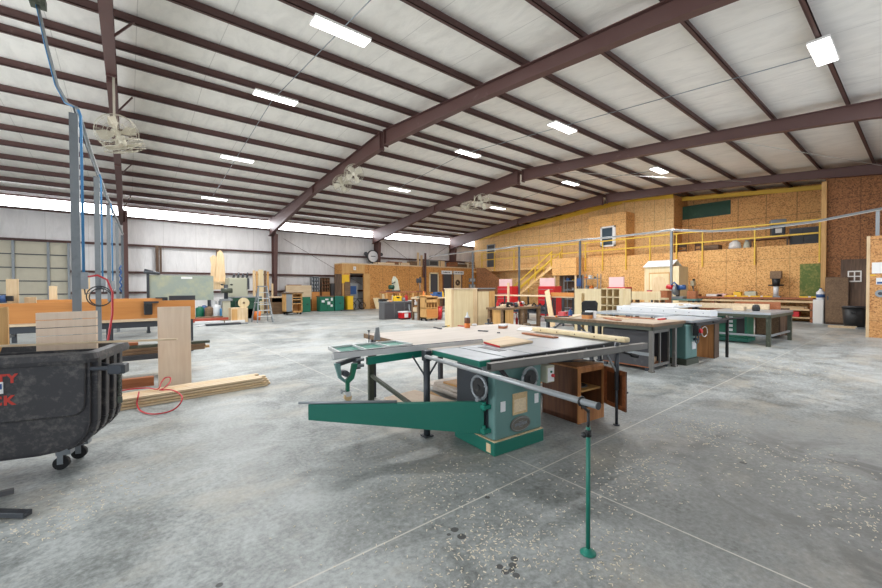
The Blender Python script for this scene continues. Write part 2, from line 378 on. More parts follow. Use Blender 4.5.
# ------------------------------------------------------------------ the shell
RY = 12.46
def zr(y): return 7.36 - abs(y - RY) / 12.0          # centre of the purlins
YN, YF, X0, X1 = -2.6, 27.5, -12.0, 27.2
struct('floor', MB().box((X0, YN, -0.2), (X1, YF, 0)), 'floor')
cm = MB()
for ya, yb in ((YN, RY), (RY, YF)):
    cm.prism([(X0, ya, zr(ya) + .11), (X0, yb, zr(yb) + .11), (X0, yb, zr(yb) + .25), (X0, ya, zr(ya) + .25)], (X1 - X0, 0, 0))
struct('ceiling', cm, 'ceil')
SB, ST = 5.46, 6.06
wb = MB().box((-2.42, YF, 0), (X1, YF + .15, SB)).box((X0, YF, 3.92), (-2.42, YF + .15, SB)).box((X0, YF, ST), (X1, YF + .15, zr(YF) + .14)).box((X0, YF, 0), (-8.6, YF + .15, 3.92))
struct('wall_back', wb, 'wallin')
w = MB().box((X0, YF + .02, SB), (X1, YF + .06, ST)); struct('window_1', w, 'strip')
def front_wall():
    m = MB(); y0, y1 = YN - .15, YN
    m.box((X0, y0, 4.4), (X1, y1, SB)).box((X0, y0, ST), (X1, y1, zr(YN) + .14))
    for a, b in ((X0, -7.6), (-.4, 7.9), (16.1, X1)): m.box((a, y0, 0), (b, y1, 4.4))  # gaps made up to hold the added south fill lights
    return m
struct('wall_front', front_wall(), 'wallin')
struct('window_2', MB().box((X0, YN - .06, SB), (X1, YN - .02, ST)), 'strip2')
def gable(x, t, holes=()):
    m = MB(); zt = lambda y: zr(y) + .12
    ys = [YN, RY, YF]
    m.prism([(x, YN, 4.4), (x, YF, 4.4), (x, YF, zt(YF)), (x, RY, zt(RY)), (x, YN, zt(YN))], (t, 0, 0))
    prev = YN
    for a, b in list(holes) + [(YF, YF)]:
        if a > prev: m.box((x, prev, 0), (x + t, a, 4.4))
        prev = b
    return m
struct('wall_left', gable(X0, -.15, [(4.4, 13.6)]), 'wallin')  # gap made up for the added west fill light
struct('wall_right', gable(X1, .15), 'osb_b')
# overhead door in the far wall
dm = MB()
for i in range(6): dm.box((-8.6, YF - .02, i * .652 + .01), (-2.42, YF + .04, (i + 1) * .652 - .01))
d1 = struct('door_1', dm, 'doorp')
rb = MB()
for i in range(7): rb.box((-8.6, YF - .06, i * .652 - .022), (-2.42, YF - .02, i * .652 + .022))
rb.done('panel_rail', 'dsteel', d1)
for x in (-7.2, -5.6, -4.3, -3.1): MB().box((x - .05, YF - .09, 0), (x + .05, YF - .04, 3.9)).done('door_stile', 'galv', d1)
MB().bar((-2.36, YF - .12, 0), (-2.36, YF - .12, 3.95), .09, .12).done('door_track', 'galv', d1)
# girts and strip edges on the far wall
tn = 0
def trim(mb, mat='steel'):
    global tn
    tn += 1; return struct('trim_%d' % tn, mb, mat)
for z in (3.95, 2.46, 1.35):
    x0 = -2.3 if z < 3.9 else X0
    trim(MB().box((x0, YF - .20, z - .01), (X1, YF, z + .01)).box((x0, YF - .2, z - .06), (x0 + (X1 - x0), YF - .17, z + .06)))
trim(MB().box((X0, YF - .2, SB - .02), (X1, YF, SB + .02)).box((X0, YF - .2, SB - .07), (X1, YF - .17, SB + .05)))
trim(MB().box((X0, YF - .12, ST - .03), (X1, YF, ST + .05)))
trim(MB().box((X0, YN, SB - .06), (X1, YN + .18, SB + .04)))
for x, za, zb, c in ((1.33, 2.5, 4.0, 'oldz'), (4.33, 2.5, 4.0, 'oldz')):
    trim(MB().box((x - .12, YF - .24, za), (x + .03, YF - .205, zb)).box((x + .07, YF - .24, za), (x + .17, YF - .205, zb)), c)
# ------------------------------------------------------------------ steel frames
FX = (0.0, 7.66, 15.32, 23.0)
GS = (-.26, -.34, -.34, -.15)          # the rafters sit a little to the left of their columns' far flange
FL = ('brown steel frame at far left, its column behind the blue-piped posts',
      'large tapered brown steel frame whose column stands behind the step ladder',
      'big tapered steel frame whose column stands behind the round clock',
      'rearmost brown steel frame, running just in front of the OSB walls')
def yprof(t, side=0):        # (distance from eave, depth of the rafter)
    pts = ((0, 1.05), (3.6, .78), (8.2, .42), (14.96, .60)) if side == 0 else ((0, .85), (3.4, .44), (6.5, .34), (10.5, .36), (14.96, .55))
    for (a, da), (b, db) in zip(pts, pts[1:]):
        if t <= b: return da + (db - da) * (t - a) / (b - a)
    return .62
for k, x in enumerate(FX):
    T = thing('roof_girder', FL[k], 'steel frame', (x, YF - .5, 0), group=None)
    stops = [.25, 1.0, 2.2, 3.6, 5.8, 8.2, 10.5, 12.7, 14.96]
    xc = x
    for side in (0, 1):
        x = xc + GS[k]
        Y = (lambda t: YF - t) if side == 0 else (lambda t: YN + t)
        top = [(Y(t), zr(Y(t)) - .10) for t in stops]; bot = [(y, z - yprof(t, side)) for (y, z), t in zip(top, stops)]
        m = MB().prism([(x - .005, y, z) for y, z in top] + [(x - .005, y, z) for y, z in reversed(bot)], (.01, 0, 0))
        for line, dz in ((top, -.008), (bot, .008)):
            for (ya, za), (yb, zb) in zip(line, line[1:]):
                m.bar((x, ya, za + dz), (x, yb, zb + dz), .20, .016)
        for t in ((8.2, 14.9) if side == 0 else (14.9,)):                     # bolted end plates
            yy = Y(t); zz = zr(yy) - .1
            m.box((x - .10, yy - .02, zz - yprof(t, side) - .05), (x + .10, yy + .02, zz))
        m.done('rafter', 'steel', T)
        x = xc + GS[k] * .35; s = -1 if side == 0 else 1                # column: straight outer edge, leaning inner edge
        yo = Y(.22); yb_, yt_ = yo + s * .38, yo + s * .80; zt = zr(yo) - (1.05 if side == 0 else .85)
        c = MB().prism([(x - .005, yo, 0), (x - .005, yb_, 0), (x - .005, yt_, zt), (x - .005, yo, zt + .75)], (.01, 0, 0))
        c.bar((x, yb_, 0), (x, yt_, zt), .20, .016, (0, 1, 0)).bar((x, yo, 0), (x, yo, zt + .75), .20, .016, (0, 1, 0))
        c.bar((x, yo, zt), (x, yt_, zt), .19, .016)
        c.box((x - .14, min(yo, yb_) - .04, 0), (x + .14, max(yo, yb_) + .04, .02))
        c.done('column', 'steel', T)
    x = xc + GS[k]
    for t in (2.5, 7.15, 10.1, 13.0):               # angle braces from rafter foot to purlin
        for side in (0, 1):
            y = YF - t if side == 0 else YN + t
            zb = zr(y) - .1 - yprof(t, side); b = MB()
            b.bar((x + .06, y, zb + .03), (x + .42, y, zr(y) - .08), .04, .04)
            b.done('brace', 'steel', T)
# ------------------------------------------------------------------ purlins (Z sections)
PY = [26.55, 24.95, 23.4, 21.88, 20.34, 18.84, 17.42, 15.93, 14.39, 12.86, 12.06, 10.5, 9.0, 7.53, 5.98, 4.47, 2.93, 1.39, -.14, -1.66]
for i, y in enumerate(PY):
    z = zr(y); q = MB().box((X0 + .01, y - .008, z - .10), (X1 - .01, y + .008, z + .10))
    q.box((X0 + .01, y, z + .085), (X1 - .01, y + .07, z + .10)).box((X0 + .01, y - .07, z - .10), (X1 - .01, y, z - .085)).box((X0 + .01, y - .07, z - .10), (X1 - .01, y - .055, z - .075))
    # lapped, bolted ends over each frame
    for x in FX:
        for dx in (-.45, .45): q.cyl((x + dx, y - .014, z + .04), (x + dx, y + .014, z + .04), .014, n=6).cyl((x + dx, y - .014, z - .04), (x + dx, y + .014, z - .04), .014, n=6)
    one('roof_purlin', q, 'steel', 'long brown steel roof purlin, %s from the far wall' % ORD[i], 'purlin', 'roof purlins')
# ------------------------------------------------------------------ lamps
def lamp(x, y, label):
    z = zr(y) - .115
    T = thing('ceiling_light', label, 'ceiling light', (x, y, z), group='shop ceiling lights')
    MB().box((x - .60, y - .17, z - .05), (x + .60, y + .17, z)).done('housing', 'white', T)
    MB().box((x - .585, y - .155, z - .062), (x + .585, y + .155, z - .045)).done('diffuser', 'lamp', T)
    MB().cyl((x - .4, y, z), (x - .4, y, z + .12), .006, n=6).cyl((x + .4, y, z), (x + .4, y, z + .12), .006, n=6).done('hanger', 'galv', T)
    a = area('lamp_light', (x, y, z - .066), 1.17, .31, 165, (0, 0, 0)); a.parent = T; a.location = (0, 0, -.066)
LM = [(3.47, 7.56, 'large bright ceiling light nearest the top left of the photo'), (3.47, 12.1, 'second ceiling light of the left row, counted from the camera'),
      (3.5, 17.5, 'third ceiling light of the left row, small'), (3.6, 23.5, 'farthest ceiling light of the left row, near the daylight strip'),
      (11.2, 7.56, 'ceiling light at upper middle right, between the two big frames'), (11.2, 12.12, 'ceiling light at the middle of the photo, right of the fan'),
      (11.3, 17.6, 'farthest small ceiling light of the middle row'), (11.0, 1.37, 'big square-looking ceiling light at top right under a purlin'),
      (18.75, 7.63, 'ceiling light of the right row nearest the mezzanine recess'), (18.75, 12.15, 'middle ceiling light of the right row above the tall OSB wall'),
      (19.0, 17.7, 'farthest ceiling light of the right row, beside the double fan')]
for a in LM: lamp(*a)
# thin conduit joining each row of lamps
for (x, ya, yb, lb) in ((3.47, 1.4, 23.5, 'thin grey conduit linking the left row of ceiling lights'), (11.2, 1.4, 17.6, 'thin grey conduit linking the middle row of ceiling lights'), (18.85, 7.6, 17.7, 'thin grey conduit linking the right row of ceiling lights')):
    one('conduit', MB().tube([(x, ya, zr(ya) - .11), (x, RY, zr(RY) - .11), (x, yb, zr(yb) - .11)] if ya < RY < yb else [(x, ya, zr(ya) - .11), (x, yb, zr(yb) - .11)], .011, 6), 'galv', lb, 'conduit')
# tie rods crossing the roof near the right frames
one('brace_rod', MB().cyl((23.0, 4.2, zr(4.2) - .3), (27.0, 0.2, zr(.2) - .25), .012, n=6), 'cable', 'thin diagonal steel rod under the roof at the far right', 'brace rod')
one('brace_rod', MB().cyl((15.4, 4.3, zr(4.3) - .25), (22.9, 1.0, zr(1.0) - .25), .012, n=6), 'cable', 'thin steel rod between the second and the rearmost frame at right', 'brace rod')
one('brace_rod', MB().cyl((15.4, 11.0, zr(11.0) - .3), (22.9, 5.2, zr(5.2) - .3), .012, n=6), 'cable', 'long thin steel rod crossing the roof above the tall OSB wall', 'brace rod')
for (xa, za, xb, zb_, lb) in ((8.2, 4.9, 14.6, 1.5, 'thin steel cross rod on the far wall falling to the right, left of the clock'), (15.9, 5.3, 19.2, 3.4, 'thin steel cross rod on the far wall falling right above the office'), (19.4, 3.4, 22.6, 5.3, 'thin steel cross rod on the far wall rising right above the office doors')):
    one('brace_rod', MB().cyl((xa, 27.2, za), (xb, 27.2, zb_), .012, n=6), 'steel', lb, 'brace rod')
# ------------------------------------------------------------------ fans
def fan_head(T, c, ax, R=.36):
    c = Vector(c); ax = Vector(ax).normalized(); x, y = basis(ax)
    g = MB()
    for rr, h in ((R, 0), (R * .97, .10), (R * .97, -.10), (R * .55, .15), (R * .55, -.15)): g.torus(c + ax * h, ax, rr, .006, 24, 5)
    for j in range(18):
        a = 2 * PI * j / 18; d = x * math.cos(a) + y * math.sin(a)
        g.tube([c + ax * .16 + d * .06, c + ax * .15 + d * R * .55, c + ax * .10 + d * R * .95, c - ax * .10 + d * R * .95, c - ax * .15 + d * R * .55, c - ax * .16 + d * .06], .0035, 4)
    h = g.done('fan_cage', 'fanc', T)
    m = MB().cyl(c - ax * .22, c + ax * .05, .075, n=12); m.done('motor', 'fanc', T)
    b = MB()
    for j in range(4):
        a = 2 * PI * j / 4 + .4; d = x * math.cos(a) + y * math.sin(a); e = ax.cross(d)
        p = [c + d * .06 + e * .03 + ax * .03, c + d * R * .55 + e * .13 + ax * .05, c + d * R * .88 + e * .09 + ax * .05, c + d * R * .88 - e * .10 - ax * .04, c + d * R * .5 - e * .09 - ax * .04, c + d * .06 - e * .03 - ax * .02]
        b.prism(p, ax * .006)
    b.done('fan_blades', 'fanc', h)
def twin_fan(u, v, u2, v2, X, label, R, axes):
    a = GX(u, v, X + .02) if X > 1 else GY(u, v, 12.6); b = GX(u2, v2, X + .02) if X > 1 else GY(u2, v2, 12.5)
    yy = (a.y + b.y) / 2
    X = X if X > 1 else -.22
    top = Vector((X, yy, zr(yy) - .5))
    T = thing('twin_fan', label, 'fan', top, group='ceiling fans')
    MB().bar(top, (top.x, top.y, max(a.z, b.z) + .1), .05, .05, (0, 1, 0)).bar((X, yy, max(a.z, b.z) + .1), a, .04, .04).bar((X, yy, max(a.z, b.z) + .1), b, .04, .04).done('bracket', 'fanc', T)
    fan_head(T, a, axes[0], R); fan_head(T, b, axes[1], R)
twin_fan(117, 133, 124, 146, .30, 'pair of tan caged fans hanging on the far left frame', .44, ((.3, -1, -.45), (.3, .2, -1)))
twin_fan(354, 174, 342, 184, 7.3, 'pair of tan caged fans on the large middle frame', .40, ((-.9, -.8, -.3), (-.2, -.9, -.7)))
twin_fan(482, 202, 468, 207, 14.9, 'pair of tan caged fans on the second frame, near the middle of the photo', .44, ((-.8, -.9, -.3), (-.2, -.3, -1)))
# ------------------------------------------------------------------ OSB walls and mezzanine (right)
XP, XL, XB = 23.7, 25.1, 26.4        # parapet face, tall wall, recess back
DK = 3.05
struct('wall_right_lower', MB().box((XP, 2.75, 0), (XP + .14, 14.35, 3.46)), 'osb_r')
struct('floor_mezzanine', MB().box((XP + .14, 2.75, DK - .12), (X1 - .02, 14.35, DK)), 'osb_r')
struct('wall_right_tall', MB().box((XL, 9.4, 0), (XL + .14, 26.35, 6.25)).prism([(XL, 9.4, 6.25), (XL, RY, 6.25), (XL, RY, zr(RY) - .13), (XL, 9.4, zr(9.4) - .13)], (.14, 0, 0)).prism([(XL, RY, 6.25), (XL, 24.9, 6.25), (XL, 24.9, zr(24.9) - .13), (XL, RY, zr(RY) - .13)], (.14, 0, 0)), 'osb_l')
struct('wall_recess_side', MB().box((XL + .14, 9.4, DK), (X1, 9.54, zr(9.4) - .12)), 'osb_b')
struct('wall_recess_back', MB().box((XB, 2.75, DK), (XB + .12, 9.4, 6.42)), 'osb_b')
# room that stands proud of the tall wall, with its little window
rm = MB().box((24.0, 11.68, DK), (XL, 14.2, 6.22)); struct('wall_room', rm, 'osb_r')
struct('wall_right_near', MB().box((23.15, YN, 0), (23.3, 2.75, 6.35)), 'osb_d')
trim(MB().box((23.0, 2.70, 0), (23.15, 2.86, 5.98)), 'goldw')
# yellow strip where the roof insulation meets the wall
for x, a, b in ((XL - .1, 9.4, RY), (XB - .1, 2.8, 9.4)):
    trim(MB().prism([(x, a, zr(a) - .34), (x, b, zr(b) - .34), (x, b, zr(b) - .12), (x, a, zr(a) - .12)], (.09, 0, 0)), 'yellow')
trim(MB().prism([(XL - .1, RY, zr(RY) - .42), (XL - .1, 25.6, zr(25.6) - .42), (XL - .1, 25.6, zr(25.6) - .12), (XL - .1, RY, zr(RY) - .12)], (.09, 0, 0)), 'yellow')
# painted boards
one('painted_board', MB().box((XB - .03, 6.95, 5.62), (XB - .002, 9.38, 6.42)), 'gpaint', 'dark green painted board high on the recess wall above the railing', 'board')
one('painted_board', MB().box((XP - .03, 2.80, 1.06), (XP - .002, 3.62, 2.56)), 'grass', 'mottled green square board on the OSB wall above the long bench', 'board')
# mezzanine room window
wn = thing('window_3', 'small square white-framed window in the OSB room on the mezzanine', 'window', (23.98, 12.8, 4.1))
f = MB(); y0, y1, z0, z1 = 12.31, 13.32, 4.14, 5.44
f.box((23.93, y0, z0), (24.0, y0 + .1, z1)).box((23.93, y1 - .1, z0), (24.0, y1, z1)).box((23.93, y0, z0), (24.0, y1, z0 + .1)).box((23.93, y0, z1 - .1), (24.0, y1, z1)).done('window_frame', 'white', wn)
MB().box((23.97, y0 + .1, z0 + .1), (23.99, y1 - .1, z1 - .1)).done('pane', 'glass', wn)
MB().box((23.955, y0 + .1, z0 + .1), (23.968, y0 + .22, z1 - .1)).done('curtain', 'mela', wn); wn['kind'] = 'structure'
# the dark door on the walkway
dt = thing('door_2', 'dark grey upstairs door at the far left end of the tall OSB wall', 'door', (XL - .03, 24.2, 3.2))
MB().box((XL - .05, 23.78, 3.38), (XL - .005, 24.6, 5.28)).done('door_leaf', 'greypd', dt)
MB().box((XL - .07, 23.7, 3.38), (XL - .004, 23.78, 5.36)).box((XL - .07, 24.6, 3.38), (XL - .004, 24.68, 5.36)).box((XL - .07, 23.7, 5.28), (XL - .004, 24.68, 5.36)).done('door_frame', 'galv', dt); dt['kind'] = 'structure'
# walkway in front of the door
struct('floor_walkway', MB().box((24.3, 14.35, 2.93), (XL, 25.6, 3.05)), 'osb_l')
struct('wall_under_walkway', MB().box((24.36, 14.35, 0), (24.44, 16.3, 2.93)), 'osb_l')
# railing on the mezzanine
def rail(label, x, y0, y1, ztop, zmid, posts, zb, name='guard_rail'):
    T = thing(name, label, 'railing', (x, (y0 + y1) / 2, zb))
    MB().bar((x, y0, ztop), (x, y1, ztop), .05, .07).done('top_rail', 'yellow', T)
    MB().bar((x, y0, zmid), (x, y1, zmid), .05, .07).done('middle_rail', 'yellow', T)
    for y in posts: MB().bar((x, y, zb), (x, y, ztop + .03), .07, .06, (0, 1, 0)).done('post', 'yellow', T)
rail('yellow railing along the mezzanine parapet, right of the stairs', XP - .06, 2.95, 16.0, 4.48, 3.90, (2.98, 5.25, 7.45, 8.7, 10.1, 11.5, 13.0, 14.2), 2.6)
rail('yellow railing on the walkway in front of the dark upstairs door', 24.24, 16.3, 24.6, 4.55, 3.95, (16.4, 18.4, 20.85, 23.0, 24.5), 2.95)
# stair
st = thing('staircase', 'wooden staircase with yellow handrails climbing right to the mezzanine landing', 'staircase', (23.3, 18.0, 0))
n = 13; ya, yb, za, zb = 20.6, 16.3, 0.0, DK
for sx in (22.95, 23.95):
    MB().prism([(sx, ya + .2, 0), (sx, ya + .05, 0), (sx, yb, zb - .16), (sx, yb, zb), (sx, yb + .15, zb)], (.05, 0, 0)).done('stringer', 'osb_l', st)
for i in range(n):
    q = (i + .5) / n; y = ya + (yb - ya) * q; z = za + (zb - za) * (i + 1) / n
    MB().box((23.0, y - .16, z - .05), (23.95, y + .14, z - .01)).done('step', 'osb_l', st)
for sx in (22.97, 23.98):
    hr = MB().bar((sx, ya + .1, .98), (sx, yb, zb + 1.0), .05, .08)
    hr.bar((sx, ya + .1, .55), (sx, yb, zb + .5), .05, .08)
    hr.done('handrail', 'yellow', st)
    for q in (.02, .33, .66, .98):
        y = ya + (yb - ya) * q; z = zb * q
        MB().bar((sx, y, z), (sx, y, z + 1.05), .07, .07, (0, 1, 0)).done('baluster', 'yellow', st)
# landing over the tool shelves
ld = thing('landing', 'OSB-clad landing box above the tool shelves at the head of the stairs', 'landing', (23.2, 15.2, 0))
MB().box((22.8, 14.36, 2.36), (24.3, 16.2, 3.5)).done('cladding', 'osb_r', ld)
MB().box((23.6, 14.42, 0), (23.66, 16.15, 2.36)).done('shade_sheet', 'oldz', ld)  # dark sheet added so the bay behind the shelves looks shaded
for y in (14.45, 16.05): MB().box((22.85, y - .05, 0), (22.95, y + .05, 2.36)).done('leg', 'pinez', ld)

def tool_rack(label, u0, u1, vt, X, y_extra=0, shelves=4, seed=1):
    rnd = random.Random(seed)
    a, b = GX(u0, 290, X), GX(u1, 290, X); zt = GX((u0 + u1) / 2, vt, X).z
    y0, y1 = min(a.y, b.y), max(a.y, b.y)
    T = thing('steel_shelf', label, 'shelf unit', (X + .2, (y0 + y1) / 2, 0))
    for x in (X, X + .4):
        for y in (y0, y1): MB().box((x - .02, y - .02, 0), (x + .02, y + .02, zt)).done('upright', 'galv', T)
    zs = [.15 + (zt - .45) * i / (shelves - 1) for i in range(shelves)]
    for z in zs: MB().box((X - .02, y0, z - .02), (X + .42, y1, z + .02)).done('shelf', 'galv', T)
    return y0, y1, zs
cols = ['yelp', 'black', 'galv', 'white', 'blued', 'cream', 'orange', 'dsteel']
cn = {'yelp': 'yellow', 'black': 'black', 'galv': 'bare metal', 'white': 'white', 'blued': 'blue', 'cream': 'cream', 'orange': 'orange', 'dsteel': 'dark steel', 'red': 'red', 'green': 'green', 'pine': 'pale pine'}
def power_tool(name, c, mat, label, cat, group=None, s=1.0, rz=0.0):
    """small hand power tool: body, handle, head"""
    c = Vector(c); T = thing(name, label, cat, c, rz, group)
    MB().cyl((-.09 * s, 0, .11 * s), (.08 * s, 0, .11 * s), .045 * s, .04 * s, 10).done('body', mat, T, False)
    MB().box((-.07 * s, -.02 * s, 0), (-.02 * s, .02 * s, .1 * s)).box((-.10 * s, -.035 * s, 0), (.01 * s, .035 * s, .03 * s)).done('handle', 'black', T, False)
    MB().cyl((.08 * s, 0, .11 * s), (.15 * s, 0, .11 * s), .02 * s, .012 * s, 8).done('chuck', 'galv', T, False)
    return T
def fill(y0, y1, zs, X, where, seed):
    rnd = random.Random(seed); k = 0
    for si, z in enumerate(zs[1:], 1):
        y = y0 + .12
        while y < y1 - .12:
            mt = rnd.choice(cols); w_ = rnd.uniform(.12, .26); h = rnd.uniform(.10, .26)
            kind = rnd.random(); lvl = ['bottom', 'second', 'third', 'top'][min(si, 3)]; k += 1
            c = (X + .15, y + w_ / 2, z + .021)
            lb = '%s %s, %s shelf of the %s, %s from right'
            pos = ORD[min(20, int(round((y - y0) / .3)))]
            if kind < .45:
                T = thing('tool_case', lb % (cn[mt], 'tool case', lvl, where, pos), 'tool case', c, 0, 'things on the ' + where)
                MB().box((-.12, -w_ / 2, 0), (.12, w_ / 2, h * .8)).done('case_body', mt, T, False, bevel=.01)
                MB().box((-.14, -.05, h * .5), (-.12, .05, h * .5 + .03)).done('case_handle', 'black', T, False)
            elif kind < .7:
                power_tool('cordless_drill', c, mt, lb % (cn[mt], 'power tool', lvl, where, pos), 'power tool', 'things on the ' + where, 1.3, PI / 2)
            else:
                one('paint_can', MB().lathe(c, [(.07, 0), (.07, h * .7), (.075, h * .7), (.075, h * .75), (.06, h * .75)], 12), mt, lb % (cn[mt], 'can', lvl, where, pos), 'can', 'things on the ' + where)
            y += w_ + rnd.uniform(.06, .2)
r = tool_rack('grey steel shelf of cans and tools under the landing', 564, 575, 276.5, 23.1, seed=2); fill(*r, 23.1, 'shelf under the landing', 3)
r = tool_rack('dark steel shelf of power tools right of the landing', 583, 597.5, 274, 22.9, seed=4); fill(*r, 22.9, 'shelf right of the landing', 5)

# ------------------------------------------------------------------ things up on the mezzanine
def at_mezz(u, X=25.3): p = GX(u, 250, X); return Vector((X, p.y, DK))
def chair_like(u, label, mt, X=25.2):
    p = at_mezz(u, X); T = thing('wooden_chair', label, 'chair', p)
    MB().box((-.22, -.22, .42), (.22, .22, .46)).done('seat', mt, T, False)
    for sx in (-.2, .2):
        for sy in (-.2, .2): MB().box((sx - .02, sy - .02, 0), (sx + .02, sy + .02, .95 if sx > 0 else .42)).done('leg', mt, T, False)
    MB().box((.18, -.22, .75), (.22, .22, .97)).box((.18, -.22, .56), (.22, .22, .62)).done('backrest', mt, T, False)
chair_like(681, 'old wooden chair behind the mezzanine railing, left of the other', 'oldz', 24.6)
chair_like(698, 'dark wooden chair behind the mezzanine railing, right of the other', 'brownw', 24.6)
p = at_mezz(711, 24.5); one('storage_box', MB().box(p + Vector((-.3, -.42, 0)), p + Vector((.3, .42, .72))), 'oldw', 'plain tan wooden box on the mezzanine left of the white bags', 'box')
for i, (u, h, mt, lb) in enumerate(((735, .95, 'white', 'white dust collector bag standing on the mezzanine'), (747, .85, 'cream', 'narrow cream bag beside the white one on the mezzanine'))):
    p = at_mezz(u, 24.5); T = thing('dust_bag', lb, 'bag', p)
    MB().lathe((0, 0, 0), [(.20, 0), (.27 - i * .1, .1), (.28 - i * .1, h * .5), (.24 - i * .1, h * .8), (.10, h * .92)], 14).done('sack', mt, T, False)
    MB().cyl((0, 0, h * .9), (0, 0, h), .06, .09, 10).done('neck', 'galv', T, False)
p = at_mezz(722, 24.6)
T = thing('motor_unit', 'dark electric motor lying on the mezzanine left of the white bag', 'motor', p)
MB().cyl((0, -.3, .28), (0, .25, .28), .16, n=14).done('motor_body', 'dsteel', T, False); MB().box((-.2, -.3, 0), (.2, .3, .12)).done('base', 'black', T, False)
# black wheeled cart with a grey tank
p = at_mezz(770, 24.7)
T = thing('work_table', 'dark wooden table with open shelf on the mezzanine', 'table', p)
MB().box((-.35, -.75, .82), (.35, .75, .88)).done('tabletop', 'brownw', T, False)
MB().box((-.3, -.7, .3), (.3, .7, .34)).done('shelf', 'brownw', T, False)
for sx in (-.3, .3):
    for sy in (-.7, .7): MB().box((sx - .03, sy - .03, 0), (sx + .03, sy + .03, .82)).done('leg', 'oldz', T, False)
T = thing('office_shredder', 'grey upright machine standing on the dark mezzanine table', 'machine', p + Vector((0, -.28, .88)), rz=.35)
MB().box((-.22, -.26, 0), (.22, .26, .62)).done('housing', 'dsteel', T, False, bevel=.03)
MB().box((-.25, -.29, .62), (.25, .29, .86)).done('lid', 'galv', T, False, bevel=.03)
MB().box((-.235, -.12, .2), (-.215, .12, .42)).done('front_label', 'white', T, False)
p = at_mezz(806, 24.9); T = thing('storage_crate', 'black cabinet at the right end of the mezzanine behind the railing', 'cabinet', p)
MB().box((-.3, -.5, 0), (.3, .55, 1.25)).done('body', 'greypd', T, False); MB().box((-.32, -.45, .06), (-.3, .02, 1.2)).done('door', 'black', T, False); MB().box((-.32, .05, .06), (-.3, .5, 1.2)).done('door', 'black', T, False)
rnd = random.Random(11)
for i, (u, ln) in enumerate(((790, .9), (786, .7), (794, .6))):
    p = at_mezz(u, 24.3); z = DK + .03 + i * .07
    one('board_offcut', MB().cbox((p.x, p.y, z), (.14, ln, .06), .15 * i - .1), 'pine', 'pale timber offcut on the mezzanine floor, %s from the bottom' % ORD[i], 'board', 'timber offcuts on the mezzanine')

# ------------------------------------------------------------------ right-hand OSB block and sheets
struct('wall_right_block', MB().box((17.5, -.9, 0), (18.6, 1.15, 3.06)), 'osb_k')
tp = trim(MB().box((17.48, 1.10, 0), (17.52, 1.17, 3.06)), 'pinez')
p = GX(873, 258, 17.47); one('notice_sheet', MB().box((17.47, .83, 1.93), (17.495, 1.06, 2.26)), 'paper', 'white paper notice on the OSB block at right edge', 'notice')
for (z, lb, mt) in ((1.60, 'blue and white sticker card on the OSB block below the notice', 'mela'),):
    T = thing('card_sign', lb, 'sign', (17.48, .88, z))
    MB().box((17.47, .80, z), (17.495, .97, z + .2)).done('card', mt, T); MB().box((17.465, .82, z + .02), (17.471, .95, z + .08)).done('blue_band', 'blued', T)
T = thing('round_outlet', 'round grey wall outlet on the OSB block near the photo edge', 'outlet', (17.48, .88, 1.3))
MB().cyl((17.44, .88, 1.33), (17.495, .88, 1.33), .11, n=18).done('cover', 'galv', T); MB().cyl((17.425, .88, 1.33), (17.445, .88, 1.33), .05, n=12).done('socket', 'dsteel', T)
one('tape_strip', MB().box((17.485, .98, 1.86), (17.498, 1.10, 1.90)), 'yelp', 'small yellow tape strip below the white notice', 'tape')
# leaning plywood sheets / plastic cabinet
T = thing('plywood_sheet', 'tall brown plywood sheet standing upright behind the trash can', 'plywood sheet', (22.4, 1.9, 0))
MB().box((22.36, 1.15, 0), (22.42, 2.2, 2.62)).done('sheet', 'oldz', T)
m = MB().box((22.33, 1.62, 1.72), (22.36, 2.0, 2.16)); m.done('vent_plate', 'white', T)
for a, b in ((1.66, 1.79), (1.83, 1.96)):
    for c, d in ((1.77, 1.92), (1.96, 2.11)): MB().box((22.325, a, c), (22.332, b, d)).done('vent_slot', 'oldz', T)
T = thing('brown_cabinet', 'narrow brown wooden cabinet left of the tall plywood sheet', 'cabinet', (22.5, 2.3, 0))
MB().box((22.2, 1.95, .08), (22.7, 2.62, 1.92)).box((22.25, 1.98, 0), (22.65, 2.6, .08)).done('body', 'oldz', T)
MB().box((22.18, 1.97, .1), (22.2, 2.6, 1.9)).done('door', 'oldw', T); MB().box((22.16, 2.52, 1.0), (22.18, 2.56, 1.15)).done('handle', 'dsteel', T)
T = thing('white_cabinet', 'low white cabinet between the wall bench and the brown cabinet', 'cabinet', (22.6, 2.85, 0))
MB().box((22.35, 2.68, 0), (22.9, 3.0, 1.0)).done('body', 'mela', T); MB().box((22.33, 2.7, .04), (22.35, 2.98, .97)).done('door', 'white', T)
T = thing('water_jug', 'white and blue plastic jug standing on the low white cabinet', 'jug', (22.6, 2.8, 1.0))
MB().lathe((22.6, 2.8, 1.0), [(.13, 0), (.14, .05), (.14, .3), (.05, .4), (.05, .44)], 14).done('bottle', 'mela', T)
MB().lathe((22.6, 2.8, 1.08), [(.143, 0), (.143, .14)], 14).done('blue_label', 'blued', T)
MB().cyl((22.6, 2.8, 1.44), (22.6, 2.8, 1.47), .045, n=12).done('cap', 'blued', T)
one('green_tube', MB().cyl((22.95, 2.62, 0), (22.95, 2.62, 1.9), .06, n=14), 'gpaint', 'upright dark green tube behind the white cabinet', 'tube')
